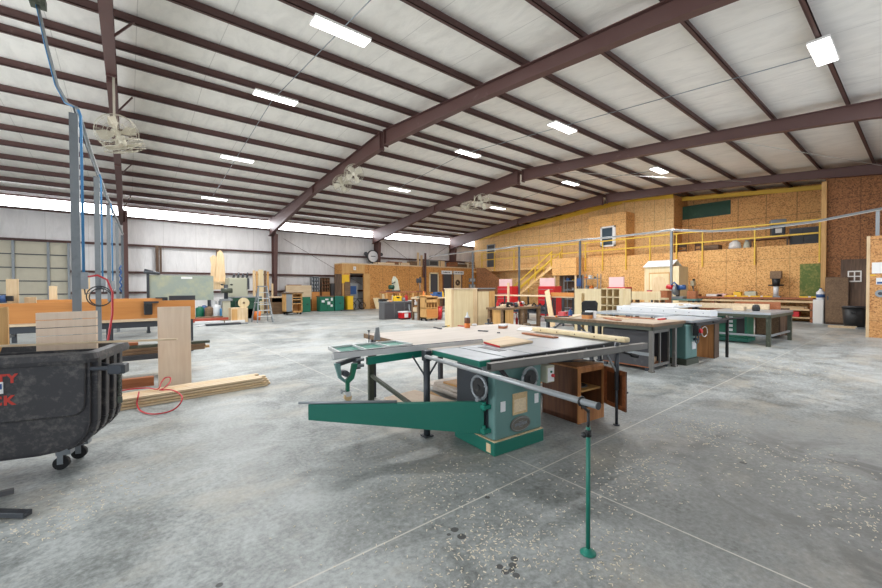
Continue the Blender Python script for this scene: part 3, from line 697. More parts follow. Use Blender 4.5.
# trash can
T = thing('trash_can', 'round black plastic trash can beside the OSB block', 'trash can', (21.3, 1.72, 0))
MB().lathe((0, 0, 0), [(.25, 0), (.27, .02), (.33, .74), (.31, .74), (.26, .06)], 24).done('can', 'black', T, False)
MB().torus((0, 0, .75), (0, 0, 1), .345, .022, 28, 8).done('rim', 'black', T, False)
MB().box((-.37, -.06, .55), (-.31, .06, .6)).done('handle', 'black', T, False); MB().box((.31, -.06, .55), (.37, .06, .6)).done('handle', 'black', T, False)
MB().lathe((0, 0, .70), [(.32, 0), (.29, .06), (.32, .1)], 20).done('bag_liner', 'greypd', T, False)
one('timber_offcut', MB().cbox((20.7, 1.98, .04), (.14, .75, .08), .1), 'pine', 'pale timber offcut on the floor in front of the trash can', 'timber')
one('timber_offcut', MB().cbox((20.6, 1.45, .03), (.10, .35, .06), .6), 'galv', 'small grey block on the floor right of the trash can', 'block')

# ------------------------------------------------------------------ long bench on the right wall
T = thing('long_workbench', 'long wooden wall bench with lower shelves under the mezzanine', 'workbench', (23.2, 6.0, 0))
BX0, BX1, by0, by1 = 22.75, 23.66, 3.05, 9.9
MB().box((BX0, by0, .98), (BX1, by1, 1.06)).done('benchtop', 'redwood', T)
MB().box((BX0 + .02, by0, .84), (BX0 + .06, by1, .93)).done('apron', 'piney', T)
MB().box((BX0 + .05, by0, .50), (BX1, by0 + 1.9, .55)).done('shelf', 'piney', T)
MB().box((BX0 + .05, by0, .16), (BX1, by0 + 1.9, .21)).done('shelf', 'piney', T)
MB().box((BX0 + .05, by0 + 2.0, .42), (BX1, by1, .46)).done('shelf', 'redwood', T)
for y in (3.1, 4.95, 6.7, 8.3, 9.8):
    for x in (BX0 + .05, BX1 - .1): MB().box((x, y - .05, 0), (x + .09, y + .05, .98)).done('leg', 'redwood', T)
for (y, l, mt, nm, lb, z) in ((3.75, .5, 'red', 'tool_case', 'red tool case on the lower shelf of the long wall bench', .21), (4.35, .6, 'cream', 'tool_case', 'cream case left of the red one on the bench shelf', .21)):
    Tt = thing(nm, lb, 'tool case', (23.0, y, z)); MB().box((-.18, -l / 2, 0), (.18, l / 2, .24)).done('case_body', mt, Tt, False, bevel=.02); MB().box((-.2, -.07, .12), (-.18, .07, .16)).done('case_handle', 'black', Tt, False)
for i, (y, l, z) in enumerate(((3.9, 1.4, .56), (3.95, 1.2, .60), (4.0, 1.5, .64))):
    one('shelf_board', MB().cbox((23.1, y, z + .01), (.4, l, .035)), 'piney', 'loose pale board on the middle bench shelf, %s from the bottom' % ORD[i], 'board', 'boards on the wall bench shelf')
# yellow levels and clamps along the top
rnd = random.Random(5)
for i, (ua, ub, mt, lb) in enumerate(((724, 748, 'yelp', 'yellow spirit level on the wall bench, farthest left'), (740, 760, 'yelp', 'yellow clamp bar on the wall bench under the white case'), (752, 773, 'yelp', 'yellow spirit level on the wall bench, right one'), (800, 821, 'yelp', 'long thin yellow strip on the bench below the green board'))):
    a, b = GX(ua, 293, 23.15), GX(ub, 293, 23.15)
    T = thing('spirit_level', lb, 'tool', ((a.x + b.x) / 2, (a.y + b.y) / 2, 1.06))
    y0, y1 = min(a.y, b.y), max(a.y, b.y); x = 23.15 - i * .05
    MB().box((x - .03, y0, 1.06), (x + .03, y1, 1.12)).done('bar', mt, T); MB().box((x - .035, (y0 + y1) / 2 - .04, 1.075), (x + .035, (y0 + y1) / 2 + .04, 1.125)).done('vial', 'mela', T)
for (u, mt, l, h, nm, lb, cat) in ((751, 'cream', .45, .26, 'tool_case', 'cream case on the wall bench behind the yellow levels', 'tool case'), (738, 'yelp', .3, .24, 'planer', 'yellow planer on the wall bench behind the levels', 'power tool'), (715, 'white', .7, .12, 'folded_cloth', 'white folded cloth on the left half of the wall bench', 'cloth'),
                             (722, 'pink', .4, .14, 'paper_box', 'small pinkish box on the wall bench beside the white cloth', 'box'), (697, 'brownw', .35, .1, 'wood_block', 'brown wooden block on the wall bench near the grey drill', 'block')):
    p = GX(u, 292, 23.35); T = thing(nm, lb, cat, (23.35, p.y, 1.06)); MB().box((-.14, -l / 2, 0), (.14, l / 2, h)).done('body', mt, T, False, bevel=.015)
    if cat in ('tool case', 'power tool'): MB().box((-.03, -l * .25, h), (.03, l * .25, h + .03)).done('grip', 'black', T, False)
def stand_drill(u, label, X, z, s=1.0, mt='galv'):
    p = GX(u, 290, X); T = thing('bench_drill', label, 'drill press', (X, p.y, z))
    MB().box((-.12 * s, -.09 * s, 0), (.12 * s, .09 * s, .03)).done('base', mt, T, False)
    MB().cyl((.06 * s, 0, .03), (.06 * s, 0, .6 * s), .02 * s, n=10).done('column', 'galv', T, False)
    MB().box((-.14 * s, -.07 * s, .45 * s), (.12 * s, .07 * s, .68 * s)).done('head', mt, T, False, bevel=.02)
    MB().cyl((-.08 * s, 0, .45 * s), (-.08 * s, 0, .3 * s), .025 * s, .01, 8).done('chuck', 'black', T, False)
    MB().cyl((.08 * s, 0, .68 * s), (.08 * s, 0, .76 * s), .05 * s, n=12).done('motor', 'black', T, False)
stand_drill(693, 'small pale bench drill on the left end of the wall bench', 23.2, 1.06, 1.2, 'cream')
p = GX(776, 290, 23.3)
T = thing('standing_router', 'black and grey router standing upright on the wall bench left of the green board', 'power tool', (23.3, p.y, 1.06))
MB().box((-.15, -.17, 0), (.15, .17, .06)).done('base', 'galv', T, False); MB().cyl((0, 0, .06), (0, 0, .5), .1, n=14).done('body', 'mela', T, False)
MB().cyl((0, 0, .5), (0, 0, .85), .13, .16, 14).done('motor', 'black', T, False); MB().cyl((0, -.28, .55), (0, .28, .55), .035, n=8).done('handle', 'black', T, False); MB().box((-.12, -.2, .85), (.12, .2, 1.2)).done('hood', 'oldw', T, False)

# ------------------------------------------------------------------ playhouse-like pale shed cabinet
hx, hy0, hy1 = 21.4, 8.05, 9.75
T = thing('garden_shed', 'small pale wooden shed with white roof and arched panel door by the OSB wall', 'shed', (hx + .7, (hy0 + hy1) / 2, 0))
hy0, hy1 = GX(679, 275, hx).y, GX(644.5, 275, hx).y
ze = GX(645, 267, hx).z; zp = ze + .26
wl = MB().box((hx, hy0 + .5, 0), (hx + 1.2, hy1, ze)); wl.prism([(hx, hy0 + .5, ze), (hx + 1.2, hy0 + .5, ze), (hx + .6, hy0 + .5, zp)], (0, hy1 - hy0 - .5, 0)); wl.done('wall', 'birch', T)
MB().box((hx, hy0, 0), (hx + 1.2, hy0 + .5, ze - .02)).done('side_panel', 'birch', T)
MB().prism([(hx - .06, hy0 + .3, ze - .02), (hx - .06, hy1 + .06, ze - .02), (hx + .6, hy1 + .06, zp + .05), (hx + .6, hy0 + .3, zp + .05)], (0, 0, .03)).done('roof', 'mela', T)
MB().prism([(hx + 1.26, hy0 + .3, ze - .02), (hx + 1.26, hy1 + .06, ze - .02), (hx + .6, hy1 + .06, zp + .05), (hx + .6, hy0 + .3, zp + .05)], (0, 0, .03)).done('roof', 'mela', T)
da, db = GX(669, 275, hx).y, GX(650, 275, hx).y
dz = GX(650, 274, hx).z; cy = (da + db) / 2; hw = (db - da) / 2
MB().box((hx - .015, da - .05, .1), (hx - .004, db + .05, dz + .06)).done('door_frame', 'goldw', T)
dr = MB().box((hx - .03, da, .12), (hx - .014, db, dz)).done('door', 'birch', T)
arch = [(hx - .045, cy - hw * .72, .3), (hx - .045, cy + hw * .72, .3)] + [(hx - .045, cy + hw * .72 * math.cos(a), dz - .42 + .28 * math.sin(a)) for a in [PI * i / 10 for i in range(11)]]
MB().prism(arch, (.014, 0, 0)).done('arched_panel', 'pinez', dr)
M['galvp'] = worn('dull_galvanised_post', (122, 128, 132), (84, 92, 98), 0.45, 0.2, 0.7, 2.0)
# ------------------------------------------------------------------ service posts and their pipes
LP = [(-.55, 7.25), (-.50, 11.0), (-.42, 14.5), (-.30, 18.2), (-.19, 22.3)]
PT = 3.92
lab = ['thick grey steel service post with blue pipe, nearest the camera', 'second grey service post with blue pipe, behind the nearest one', 'third grey service post with blue pipe in the left row',
       'fourth thin service post in the left row, wrapped in dark tools', 'farthest thin service post of the left row, by the far wall']
for i, (x, y) in enumerate(LP[:4]):
    T = thing('service_post', lab[i], 'post', (x, y, 0), group='posts carrying the left service line')
    w_ = .045
    MB().box((x - w_, y - w_, 0), (x + w_, y + w_, PT)).done('post', 'galvp', T)
    MB().box((x - .13, y - .13, 0), (x + .13, y + .13, .015)).done('base_plate', 'galv', T)
    if i < 3:
        MB().tube([(x + .075, y - .04, 1.75), (x + .075, y - .04, PT - .02), (x + .05, y - .02, PT + .06)], .016, 8).done('blue_pipe', 'blue', T)
        MB().box((x + .046, y - .08, 1.55), (x + .12, y, 1.78)).done('outlet_box', 'galv', T)
        MB().tube([(x + .08, y - .05, 1.56), (x + .09, y - .07, 1.48), (x + .14, y - .05, 1.5)], .010, 6).done('valve', 'dsteel', T)
    else:
        MB().tube([(x + .06, y - .06, 2.4 - .12 * k + .0) if k % 2 else (x + .11, y - .07, 2.4 - .12 * k) for k in range(9)], .03, 6).done('hung_cord', 'blued', T)
hp = GX(38, 3, -.9)
hp = Vector((-.86, 4.0, zr(4.0) - .12)); hp = GZ(38, 5, zr(2.9) - .1)
a = hp
pts = [hp, GZ(48, 40, 6.2), GZ(57, 68, 5.5), GZ(68, 92, 4.8), Vector((LP[0][0] + .03, LP[0][1], PT + .08))]
pts = [hp, hp.lerp(Vector((LP[0][0], LP[0][1], PT + .08)), .3) + Vector((0, 0, -.25)), hp.lerp(Vector((LP[0][0], LP[0][1], PT + .08)), .6) + Vector((0, 0, -.38)), hp.lerp(Vector((LP[0][0], LP[0][1], PT + .08)), .85) + Vector((0, 0, -.2)), Vector((LP[0][0] + .03, LP[0][1], PT + .09))]
PTC = None
T = thing('service_cable', 'grey service line sagging from the roof to the top of the nearest post', 'service line', hp)
MB().tube(pts, .020, 8).done('pipe', 'galv', T)
MB().tube([p + Vector((-.026, -.012, 0)) for p in pts], .008, 6).done('blue_hose', 'blue', T)
MB().box(hp + Vector((-.10, -.10, -.02)), hp + Vector((.10, .10, .12))).done('roof_bracket', 'olive', T)
T = thing('service_cable', 'grey service line running along the tops of the left row of posts', 'service line', (LP[1][0], LP[1][1], PT))
pp = []
for (a, b) in zip(LP, LP[1:]):
    pp += [Vector((a[0] + .04, a[1], PT + .07)), Vector(((a[0] + b[0]) / 2 + .04, (a[1] + b[1]) / 2, PT + .03))]
pp.append(Vector((LP[-1][0] + .04, LP[-1][1], PT + .06)))
MB().tube(pp, .026, 8).done('pipe', 'galv', T); MB().tube([p + Vector((-.04, 0, .02)) for p in pp], .011, 6).done('cable', 'dsteel', T)
T = thing('service_post', lab[4], 'post', (*LP[4], 0), group='posts carrying the left service line'); x, y = LP[4]
MB().box((x - .045, y - .045, 0), (x + .045, y + .045, PT)).done('post', 'postst', T); MB().box((x - .12, y - .12, 0), (x + .12, y + .12, .015)).done('base_plate', 'galv', T)
MB().tube([(-.40, 14.6, PT + .02), (-.1, 20, 4.6), (0, 26.6, 4.9)], .012, 6).done('guy', 'galv', T) if False else None
# red air hose hanging off the nearest post
one('air_hose', MB().tube([(LP[0][0] + .12, 7.18, 1.72), (LP[0][0] + .22, 7.15, 1.74), (LP[0][0] + .32, 7.12, 1.68), (LP[0][0] + .375, 7.1, 1.5), (LP[0][0] + .37, 7.08, 1.2), (LP[0][0] + .32, 7.05, .85), (LP[0][0] + .30, 7.05, .4), (LP[0][0] + .40, 7.1, .04)], .013, 8), 'hose', 'red air hose hanging from the outlet box of the nearest post', 'hose')
T = thing('cord_reel', 'black cord loops hung on the second left post', 'cord', (LP[1][0] + .05, 10.9, 1.45))
MB().torus((LP[1][0] + .02, 10.88, 1.40), (.2, 1, 0), .21, .012, 24, 6).torus((LP[1][0] + .04, 10.86, 1.38), (.1, 1, .1), .18, .012, 24, 6).done('black_coil', 'black', T)
MB().box((LP[1][0] - .02, 10.87, 1.55), (LP[1][0] + .06, 10.96, 1.62)).done('hook', 'dsteel', T)
# right row
RP = [(18.3, 1.0), (17.9, 6.78), (17.9, 11.05), (17.6, 14.75), (17.75, 18.8)]
rl = ['grey post rising behind the OSB block at the right edge', 'grey steel post standing in front of the small shed', 'grey steel post beside the landing and tool shelves', 'slim grey post in front of the lower left end of the staircase', 'farthest slim post of the right row, in front of the OSB office']
for i, (x, y) in enumerate(RP):
    T = thing('service_post', rl[i], 'post', (x, y, 0 if i else 3.06), group='posts carrying the right service line')
    zb = 0 if i else 3.06
    MB().box((x - .042, y - .042, zb), (x + .042, y + .042, PT)).done('post', 'galv' if i < 2 else 'postst', T)
    MB().box((x - .13, y - .13, zb), (x + .13, y + .13, zb + .015)).done('base_plate', 'galv', T)
    if i == 2: MB().box((x - .12, y - .12, 1.6), (x - .07, y + .12, 2.0)).done('outlet_box', 'blued', T)
rq = [Vector((18.6, -1.5, PT + .22))]
for k, (a, b) in enumerate(zip(RP, RP[1:])):
    sag = .55 if k == 0 else .06
    rq.append(Vector((a[0], a[1], PT + .04)))
    for q in (.25, .5, .75): rq.append(Vector((a[0] + (b[0] - a[0]) * q, a[1] + (b[1] - a[1]) * q, PT + .04 - sag * 4 * q * (1 - q) * .5)))
rq += [Vector((*RP[-1], PT + .04)), Vector((17.7, 23.5, PT - .02))]
T = thing('service_cable', 'long grey service line along the tops of the right row of posts', 'service line', (17.9, 9, PT))
MB().tube(rq, .032, 8).done('pipe', 'galv', T); MB().tube([p + Vector((-.06, 0, -.05)) for p in rq], .014, 6).done('cable', 'cable', T)

# ------------------------------------------------------------------ office of OSB in the far corner
OY = 26.0
def ox(u): return GY(u, 280, OY).x
OT = 3.28
x0o, x1o, xo2 = ox(342), ox(369.5), 25.0
dx0, dx1 = ox(350), ox(363.5)
m = MB().box((x0o, OY, 0), (dx0, OY + .1, OT)).box((dx1, OY, 0), (xo2, OY + .1, OT)).box((dx0, OY, 2.62), (dx1, OY + .1, OT))
struct('wall_office', m, 'osb_o')
struct('ceiling_office', MB().box((x0o, OY - .05, OT), (xo2, YF - .2, OT + .08)), 'pine')
struct('wall_office_side', MB().box((x0o, OY + .1, 0), (x0o + .1, YF - .2, OT)), 'osb_o')
trim(MB().box((x0o, OY - .03, 2.62), (dx1 + .1, OY - .002, OT)), 'goldw')
trim(MB().box((dx1, OY - .05, 0), (dx1 + .5, OY - .002, 2.62)), 'goldw')
trim(MB().box((x0o, OY - .04, 0), (x0o + .14, OY - .002, 2.62)), 'goldw')
# stringer board of the office stair
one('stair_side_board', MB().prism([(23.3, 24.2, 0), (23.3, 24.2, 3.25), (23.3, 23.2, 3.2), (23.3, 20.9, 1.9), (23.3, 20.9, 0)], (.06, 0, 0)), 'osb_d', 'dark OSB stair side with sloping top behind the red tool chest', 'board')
# yellow coat and hanging sheet at the office opening, machine inside
p = ox(345); one('hanging_tarp', MB().prism([(p - .25, OY - .10, 2.5), (p + .25, OY - .12, 2.5), (p + .28, OY - .1, 1.9), (p - .28, OY - .1, 1.9)], (0, .04, 0)), 'yelp', 'yellow sheet hanging beside the office opening', 'sheet')
one('leaning_board', MB().box((ox(344), OY - .12, 0), (ox(349.5), OY - .06, 2.0)), 'oldw', 'grey-brown board leaning left of the office opening', 'board')
one('leaning_board', MB().box((ox(334.5), OY - .1, 0), (ox(341), OY - .02, 2.55)), 'oldz', 'dark brown board leaning on the office corner, left of the opening', 'board')
T = thing('yellow_bin', 'tall yellow bin beside the green cabinets at the office opening', 'bin', (ox(346), OY - .5, 0)); MB().box((-.22, -.2, 0), (.22, .2, .95)).done('bin_body', 'yelp', T, False, bevel=.03); MB().box((-.24, -.22, .95), (.24, .22, 1.0)).done('lid', 'yelp', T, False)
T = thing('water_heater', 'grey machine cabinet standing inside the office opening', 'machine', (ox(354.5), OY + .5, 0)); MB().box((-.35, -.25, 0), (.35, .25, 1.9)).done('housing', 'galv', T, False); MB().box((-.25, -.27, 1.1), (.25, -.25, 1.7)).done('door', 'blued', T, False)
T = thing('service_bike', 'dark wheeled frame parked in the office opening', 'cart', (ox(355), OY - .35, 0))
for sx in (-.38, .38): MB().torus((sx, 0, .28), (0, 1, 0), .25, .03, 18, 6).done('wheel', 'rubber', T, False)
MB().bar((-.38, 0, .28), (0, 0, .75), .04, .04).bar((.38, 0, .28), (0, 0, .75), .04, .04).bar((-.4, 0, .78), (.4, 0, .78), .06, .05).done('frame', 'dsteel', T, False)
# number sign over the opening
T = thing('number_sign', 'small white square sign over the office opening', 'sign', (ox(354.5), OY - .04, 2.85)); MB().box((-.1, -.02, 0), (.1, 0, .26)).done('sign_board', 'white', T, False); MB().box((-.015, -.025, .06), (.015, -.02, .2)).done('mark', 'black', T, False)
# office window, doors and their two signs
def open_frame(u0, u1, v0, label, name, cat, leafm, zb=.0, fm='birch'):
    a, b = ox(u0), ox(u1); zt = GY((u0 + u1) / 2, v0, OY).z
    T = thing(name, label, cat, ((a + b) / 2, OY - .03, zb))
    MB().box((a, OY - .05, zb), (a + .12, OY - .002, zt)).box((b - .12, OY - .05, zb), (b, OY - .002, zt)).box((a, OY - .05, zt - .12), (b, OY - .002, zt)).done('frame', fm, T)
    T['kind'] = 'structure'
    o = MB().box((a + .12, OY - .03, zb), (b - .12, OY - .004, zt - .12)).done('pane' if cat == 'window' else 'door_leaf', leafm, T)
    return T, a, b, zt
open_frame(429, 438.5, 272.5, 'dark window in the OSB office wall, left of the two doors', 'window_4', 'window', 'greypd', 1.2)
open_frame(442.5, 451.5, 272.8, 'dark office door under the left white sign', 'door_3', 'door', 'greypd', fm='steel')
T, a, b, zt = open_frame(452.5, 462, 273.2, 'pale office door with a dark wreath under the right white sign', 'door_4', 'door', 'pinez', fm='steel')
MB().torus(((a + b) / 2, OY - .06, 2.0), (0, 1, 0), .17, .09, 18, 8).done('wreath', 'oldz', T)
for u0, u1, lb in ((441, 451.5, 'white sign over the dark office door'), (453, 463, 'white sign over the pale office door')):
    a, b = ox(u0), ox(u1); T = thing('door_sign', lb, 'sign', ((a + b) / 2, OY - .1, 2.72))
    MB().box((a, OY - .1, 2.72), (b, OY - .06, 3.02)).done('sign_board', 'mela', T)
    mk = MB(); x = a + .14
    rs = random.Random(int(u0))
    while x < b - .2:
        w_ = rs.uniform(.05, .11); mk.box((x, OY - .106, 2.83), (x + w_, OY - .1, 2.83 + rs.uniform(.07, .1))); x += w_ + rs.choice([.02, .02, .09])
    mk.done('lettering', 'black', T)
# electrical boxes on the office wall
for k, (u, v, lb) in enumerate(((470.5, 280, 'upper left'), (474, 280, 'upper right'), (470.5, 286, 'lower left'), (474, 286, 'lower right'))):
    p = GY(u, v, OY - .1); T = thing('breaker_box', 'grey electrical box on the office wall, %s of the group of four' % lb, 'electrical box', (p.x, OY - .08, p.z - .16))
    MB().box((-.13, -.08, 0), (.13, .07, .32)).done('box_body', 'galv', T, False); MB().box((-.10, -.09, .04), (.10, -.08, .28)).done('box_cover', 'mela', T, False)
one('vertical_duct', MB().cyl((ox(424.5), OY - .12, 0), (ox(424.5), OY - .12, 4.4), .09, n=12).cyl((ox(422.5), OY - .12, 2.4), (ox(422.5), OY - .12, 3.9), .06, n=10), 'steel', 'brown vertical duct on the office wall left of the window', 'duct')
# round wall clock like badge with two lamps
c = GY(372.8, 256.5, 26.9)
T = thing('round_clock', 'round white-faced clock with dark rim and two side lamps above the office', 'clock', c)
MB().cyl(c + Vector((0, .06, 0)), c + Vector((0, -.05, 0)), .50, n=28).done('rim', 'dsteel', T)
MB().cyl(c + Vector((0, -.04, 0)), c + Vector((0, -.07, 0)), .42, n=28).done('face', 'mela', T)
MB().box(c + Vector((-.2, -.08, -.02)), c + Vector((.2, -.072, .03))).done('face_mark', 'dsteel', T)
for s in (-1, 1):
    MB().tube([c + Vector((s * .45, 0, .05)), c + Vector((s * .62, -.05, .02)), c + Vector((s * .66, -.08, .14))], .05, 8).cyl(c + Vector((s * .66, -.02, .18)), c + Vector((s * .66, -.2, .18)), .13, n=14).done('side_lamp', 'dsteel', T)
MB().bar(c + Vector((0, .05, -.5)), (c.x, 26.95, OT + .08), .06, .06).done('bracket', 'dsteel', T)
# stored things on the office roof
rnd = random.Random(21)
za = OT + .084
for i, (u, l, h, mt, nm, lb) in enumerate(((384, 1.6, .16, 'pine', 'board_bundle', 'pale board bundle on the office roof just right of the clock'), (394, 1.2, .26, 'redwood', 'wooden_crate', 'reddish crate on the office roof'), (404, 1.4, .2, 'pine', 'board_bundle', 'pale board bundle in the middle of the office roof'),
        (412, .7, .36, 'oldw', 'cardboard_box', 'brown box on the office roof left of the duct'), (432, 1.0, .55, 'galv', 'air_unit', 'grey boxy air unit on the office roof above the window'), (440, .7, .5, 'pinez', 'cardboard_box', 'pale box beside the grey air unit on the office roof'),
        (452, .9, .42, 'redwood', 'wooden_crate', 'reddish crate on the office roof above the pale door'), (461, 1.0, .3, 'oldw', 'wooden_crate', 'low brown crate on the office roof near the right column'), (470, .9, .5, 'pine', 'wooden_crate', 'pale crate at the right end of the office roof'))):
    p = GY(u, 265, 26.5); T = thing(nm, lb, 'box' if 'box' in nm or 'crate' in nm else 'bundle' if 'bundle' in nm else 'air unit', (p.x, 26.5, za), rz=.1 * (i % 3 - 1))
    MB().box((-l / 2, -.25, 0), (l / 2, .25, h)).done('body', mt, T, False)
    if 'crate' in nm:
        s = MB()
        for k in range(3): s.box((-l / 2 - .01, -.27, h * (.1 + .3 * k)), (l / 2 + .01, -.25, h * (.25 + .3 * k)))
        s.done('slats', 'oldw', T, False)
    elif nm == 'air_unit': MB().box((-l * .4, -.27, h * .2), (l * .4, -.25, h * .8)).done('grille', 'dsteel', T, False)
    else: MB().box((-l / 2 + .1, -.26, 0), (-l / 2 + .16, .26, h + .01)).done('strap', 'oldw', T, False)
for u, h, lb in ((418, 1.1, 'left'), (421.5, .9, 'right')):
    p = GY(u, 262, 26.4); one('board_offcut', MB().box((p.x - .1, 26.38, za), (p.x + .1, 26.42, za + h)), 'pinez', 'upright pale offcut on the office roof beside the duct, %s one' % lb, 'board')

# ------------------------------------------------------------------ along the far wall
def cab(u0, u1, Y, ztop, name, label, cat, mt, doors=2, top=None, depth=.6, zb=0.0, hm='black'):
    a, b = GY(u0, 300, Y).x, GY(u1, 300, Y).x
    T = thing(name, label, cat, ((a + b) / 2, Y + depth / 2, 0))
    MB().box((a, Y, zb), (b, Y + depth, ztop)).done('body', mt, T, bevel=.01)
    w_ = (b - a) / max(doors, 1)
    for i in range(doors):
        d = MB().box((a + i * w_ + .03, Y - .02, zb + .06), (a + (i + 1) * w_ - .03, Y, ztop - .06)).done('door', mt, T)
        MB().box((a + (i + .5) * w_ - .02, Y - .05, (zb + ztop) / 2), (a + (i + .5) * w_ + .1, Y - .02, (zb + ztop) / 2 + .05)).done('handle', hm, d)
    if top: MB().box((a - .04, Y - .04, ztop), (b + .04, Y + depth + .04, ztop + .05)).done('top', top, T)
    return T, a, b
cab(302.5, 310.5, 25.3, .98, 'steel_cabinet', 'green steel cabinet behind the wheeled box cart, leftmost green one', 'cabinet', 'gcab', 1)
T, a, b = cab(320, 334, 25.2, .98, 'steel_cabinet', 'green steel cabinet with pale stickers, middle one of the three green ones', 'cabinet', 'gcab', 2, 'oldw')
for i, (x, z, w_, h) in enumerate(((.1, .6, .2, .15), (.35, .75, .22, .1), (.5, .45, .2, .2), (.75, .7, .12, .2), (.72, .3, .15, .15))): MB().box((a + x, 25.165, z), (a + x + w_, 25.18, z + h)).done('sticker', 'mela', T)
cab(334.8, 344, 25.2, 1.0, 'steel_cabinet', 'plain teal steel cabinet, rightmost of the green ones', 'cabinet', 'green', 1)
one('floor_grate', MB().cbox((GZ(348, 310.5).x, GZ(348, 310.5).y, .03), (1.0, .3, .06)), 'dsteel', 'small dark flat grate on the floor right of the teal cabinet', 'grate')
# tall pigeonhole cupboards
for (u0, u1, Y, zt, lb, g, n) in ((312, 319.5, 26.3, 2.35, 'tall cupboard with grey pigeonholes over an orange door, left one', 'galv', 1), (322, 330, 26.6, 2.3, 'tall cupboard with brown pigeonholes behind the green cabinets', 'oldw', 2)):
    a, b = GY(u0, 290, Y).x, GY(u1, 290, Y).x; T = thing('pigeonhole_cupboard', lb, 'cupboard', ((a + b) / 2, Y + .2, 0))
    MB().box((a, Y, 0), (b, Y + .4, 1.3)).done('lower_door', 'orangew', T)
    f = MB().box((a, Y + .35, 1.3), (b, Y + .4, zt)); f.box((a, Y, 1.3), (a + .04, Y + .4, zt)).box((b - .04, Y, 1.3), (b, Y + .4, zt)).box((a, Y, zt - .04), (b, Y + .4, zt))
    for k in range(1, 4): f.box((a, Y, 1.3 + (zt - 1.3) * k / 4), (b, Y + .35, 1.33 + (zt - 1.3) * k / 4))
    for k in range(1, 3): f.box((a + (b - a) * k / 3, Y, 1.3), (a + (b - a) * k / 3 + .03, Y + .35, zt))
    f.done('pigeonholes', g, T)
    j = MB()
    for k in range(4):
        for q in range(3): j.box((a + (b - a) * q / 3 + .08, Y + .1, 1.34 + (zt - 1.3) * k / 4), (a + (b - a) * (q + 1) / 3 - .06, Y + .3, 1.45 + (zt - 1.3) * k / 4))
    j.done('contents', 'mela' if n == 1 else 'redwood', T)
cab(332, 336, 26.5, 1.9, 'locker', 'dark grey narrow locker between the cupboards and the office', 'locker', 'greyp', 1)
# far long bench with light sheet stack
a, b = 8.05, GY(311, 290, 26.4).x
T = thing('lumber_rack', 'low lumber rack with pale sheet front on the far wall right of the column', 'rack', ((a + b) / 2, 26.6, 0))
MB().box((a, 26.3, .8), (b, 26.36, 1.75)).done('front_sheet', 'pine', T); MB().box((a, 26.36, 1.2), (b, 27.1, 1.26)).done('shelf', 'oldw', T)
for x in (a + .05, (a + b) / 2, b - .05): MB().box((x - .05, 26.4, 0), (x + .05, 26.5, 1.7)).done('leg', 'oldw', T)
for (u0, u1, z0, z1, mt, lb) in ((289, 301, 1.75, 2.25, 'redwood', 'reddish board on the far lumber rack'), (301, 311, 1.75, 2.05, 'oldw', 'brown board right of the reddish ones on the far rack')):
    x0, x1 = GY(u0, 280, 26.6).x, GY(u1, 280, 26.6).x; k = 4
    for q in range(k):
        one('stacked_board', MB().cbox(((x0 + x1) / 2 + .06 * (-1) ** q, 26.62, z0 - .45 + (z1 - z0) * (q + .5) / k), (x1 - x0, .6, (z1 - z0) / k - .015)), mt, '%s, %s from the bottom' % (lb, ORD[q]), 'board', 'boards on the far lumber rack')
# bench under it
a, b = GY(272, 300, 24.5).x, GY(287, 300, 24.5).x
T = thing('wooden_workbench', 'wooden bench with dark opening between the ladder and the box cart', 'workbench', ((a + b) / 2, 24.8, 0))
MB().box((a, 24.4, .98), (b, 25.1, 1.06)).done('benchtop', 'pine', T); MB().box((a, 24.45, .72), (b, 24.5, .98)).done('apron', 'goldw', T)
MB().box((a, 24.45, 0), (a + .6, 25.05, .98)).box((b - .1, 24.45, 0), (b, 25.05, .98)).done('leg_panel', 'oldw', T); MB().box((a + .62, 24.6, 0), (b - .12, 25.05, .7)).done('opening_shade', 'shade_black', T)  # black box stands in for the shade inside the opening
T = thing('white_bucket', 'white bucket on the bench behind the step ladder', 'bucket', (a + .9, 24.7, 1.06)); MB().lathe((0, 0, 0), [(.12, 0), (.15, .28), (.14, .28), (.11, .04)], 16).done('bucket_body', 'mela', T, False); MB().torus((0, 0, .27), (0, 0, 1), .155, .01, 16, 5).done('rim', 'galv', T, False)
# wheeled box cart
a, b = GY(285.5, 310, 23.3).x, GY(302.5, 310, 23.3).x
T = thing('tool_cart', 'wheeled wooden cart with tool pigeonholes and grey side, near the far wall', 'cart', ((a + b) / 2, 23.6, 0))
f = MB().box((a, 23.9, .12), (b, 23.94, 1.25)).box((a, 23.3, .12), (b - .56, 23.9, 1.25)).box((b - .05, 23.3, .12), (b, 23.94, 1.25)).box((a, 23.3, 1.2), (b, 23.94, 1.25)).box((a, 23.3, .12), (b, 23.94, .2))
for z in (.62, .86, 1.0): f.box((b - .56, 23.3, z), (b, 23.9, z + .04))
f.done('case', 'goldw', T); MB().box((a + .05, 23.28, .2), (b - .6, 23.3, 1.2)).done('side_panel', 'galv', T); MB().box((a - .05, 23.25, 1.25), (b + .05, 24.0, 1.31)).done('top', 'oldw', T)
for x in (a + .1, b - .1):
    for y in (23.36, 23.88): MB().cyl((x, y - .02, .06), (x, y + .02, .06), .06, n=12).done('wheel', 'rubber', T)
for q in range(2):
    for z in (.661, .901): one('drill_case', MB().box((b - .08 - .22 * (2 - q) + .04, 23.4, z), (b - .08 - .22 * (2 - q) + .2, 23.7, z + .07)), 'black', 'small black case in the far box cart, %s from left in the %s row' % (ORD[q], 'lower' if z < .8 else 'upper'), 'case', 'cases in the far box cart')
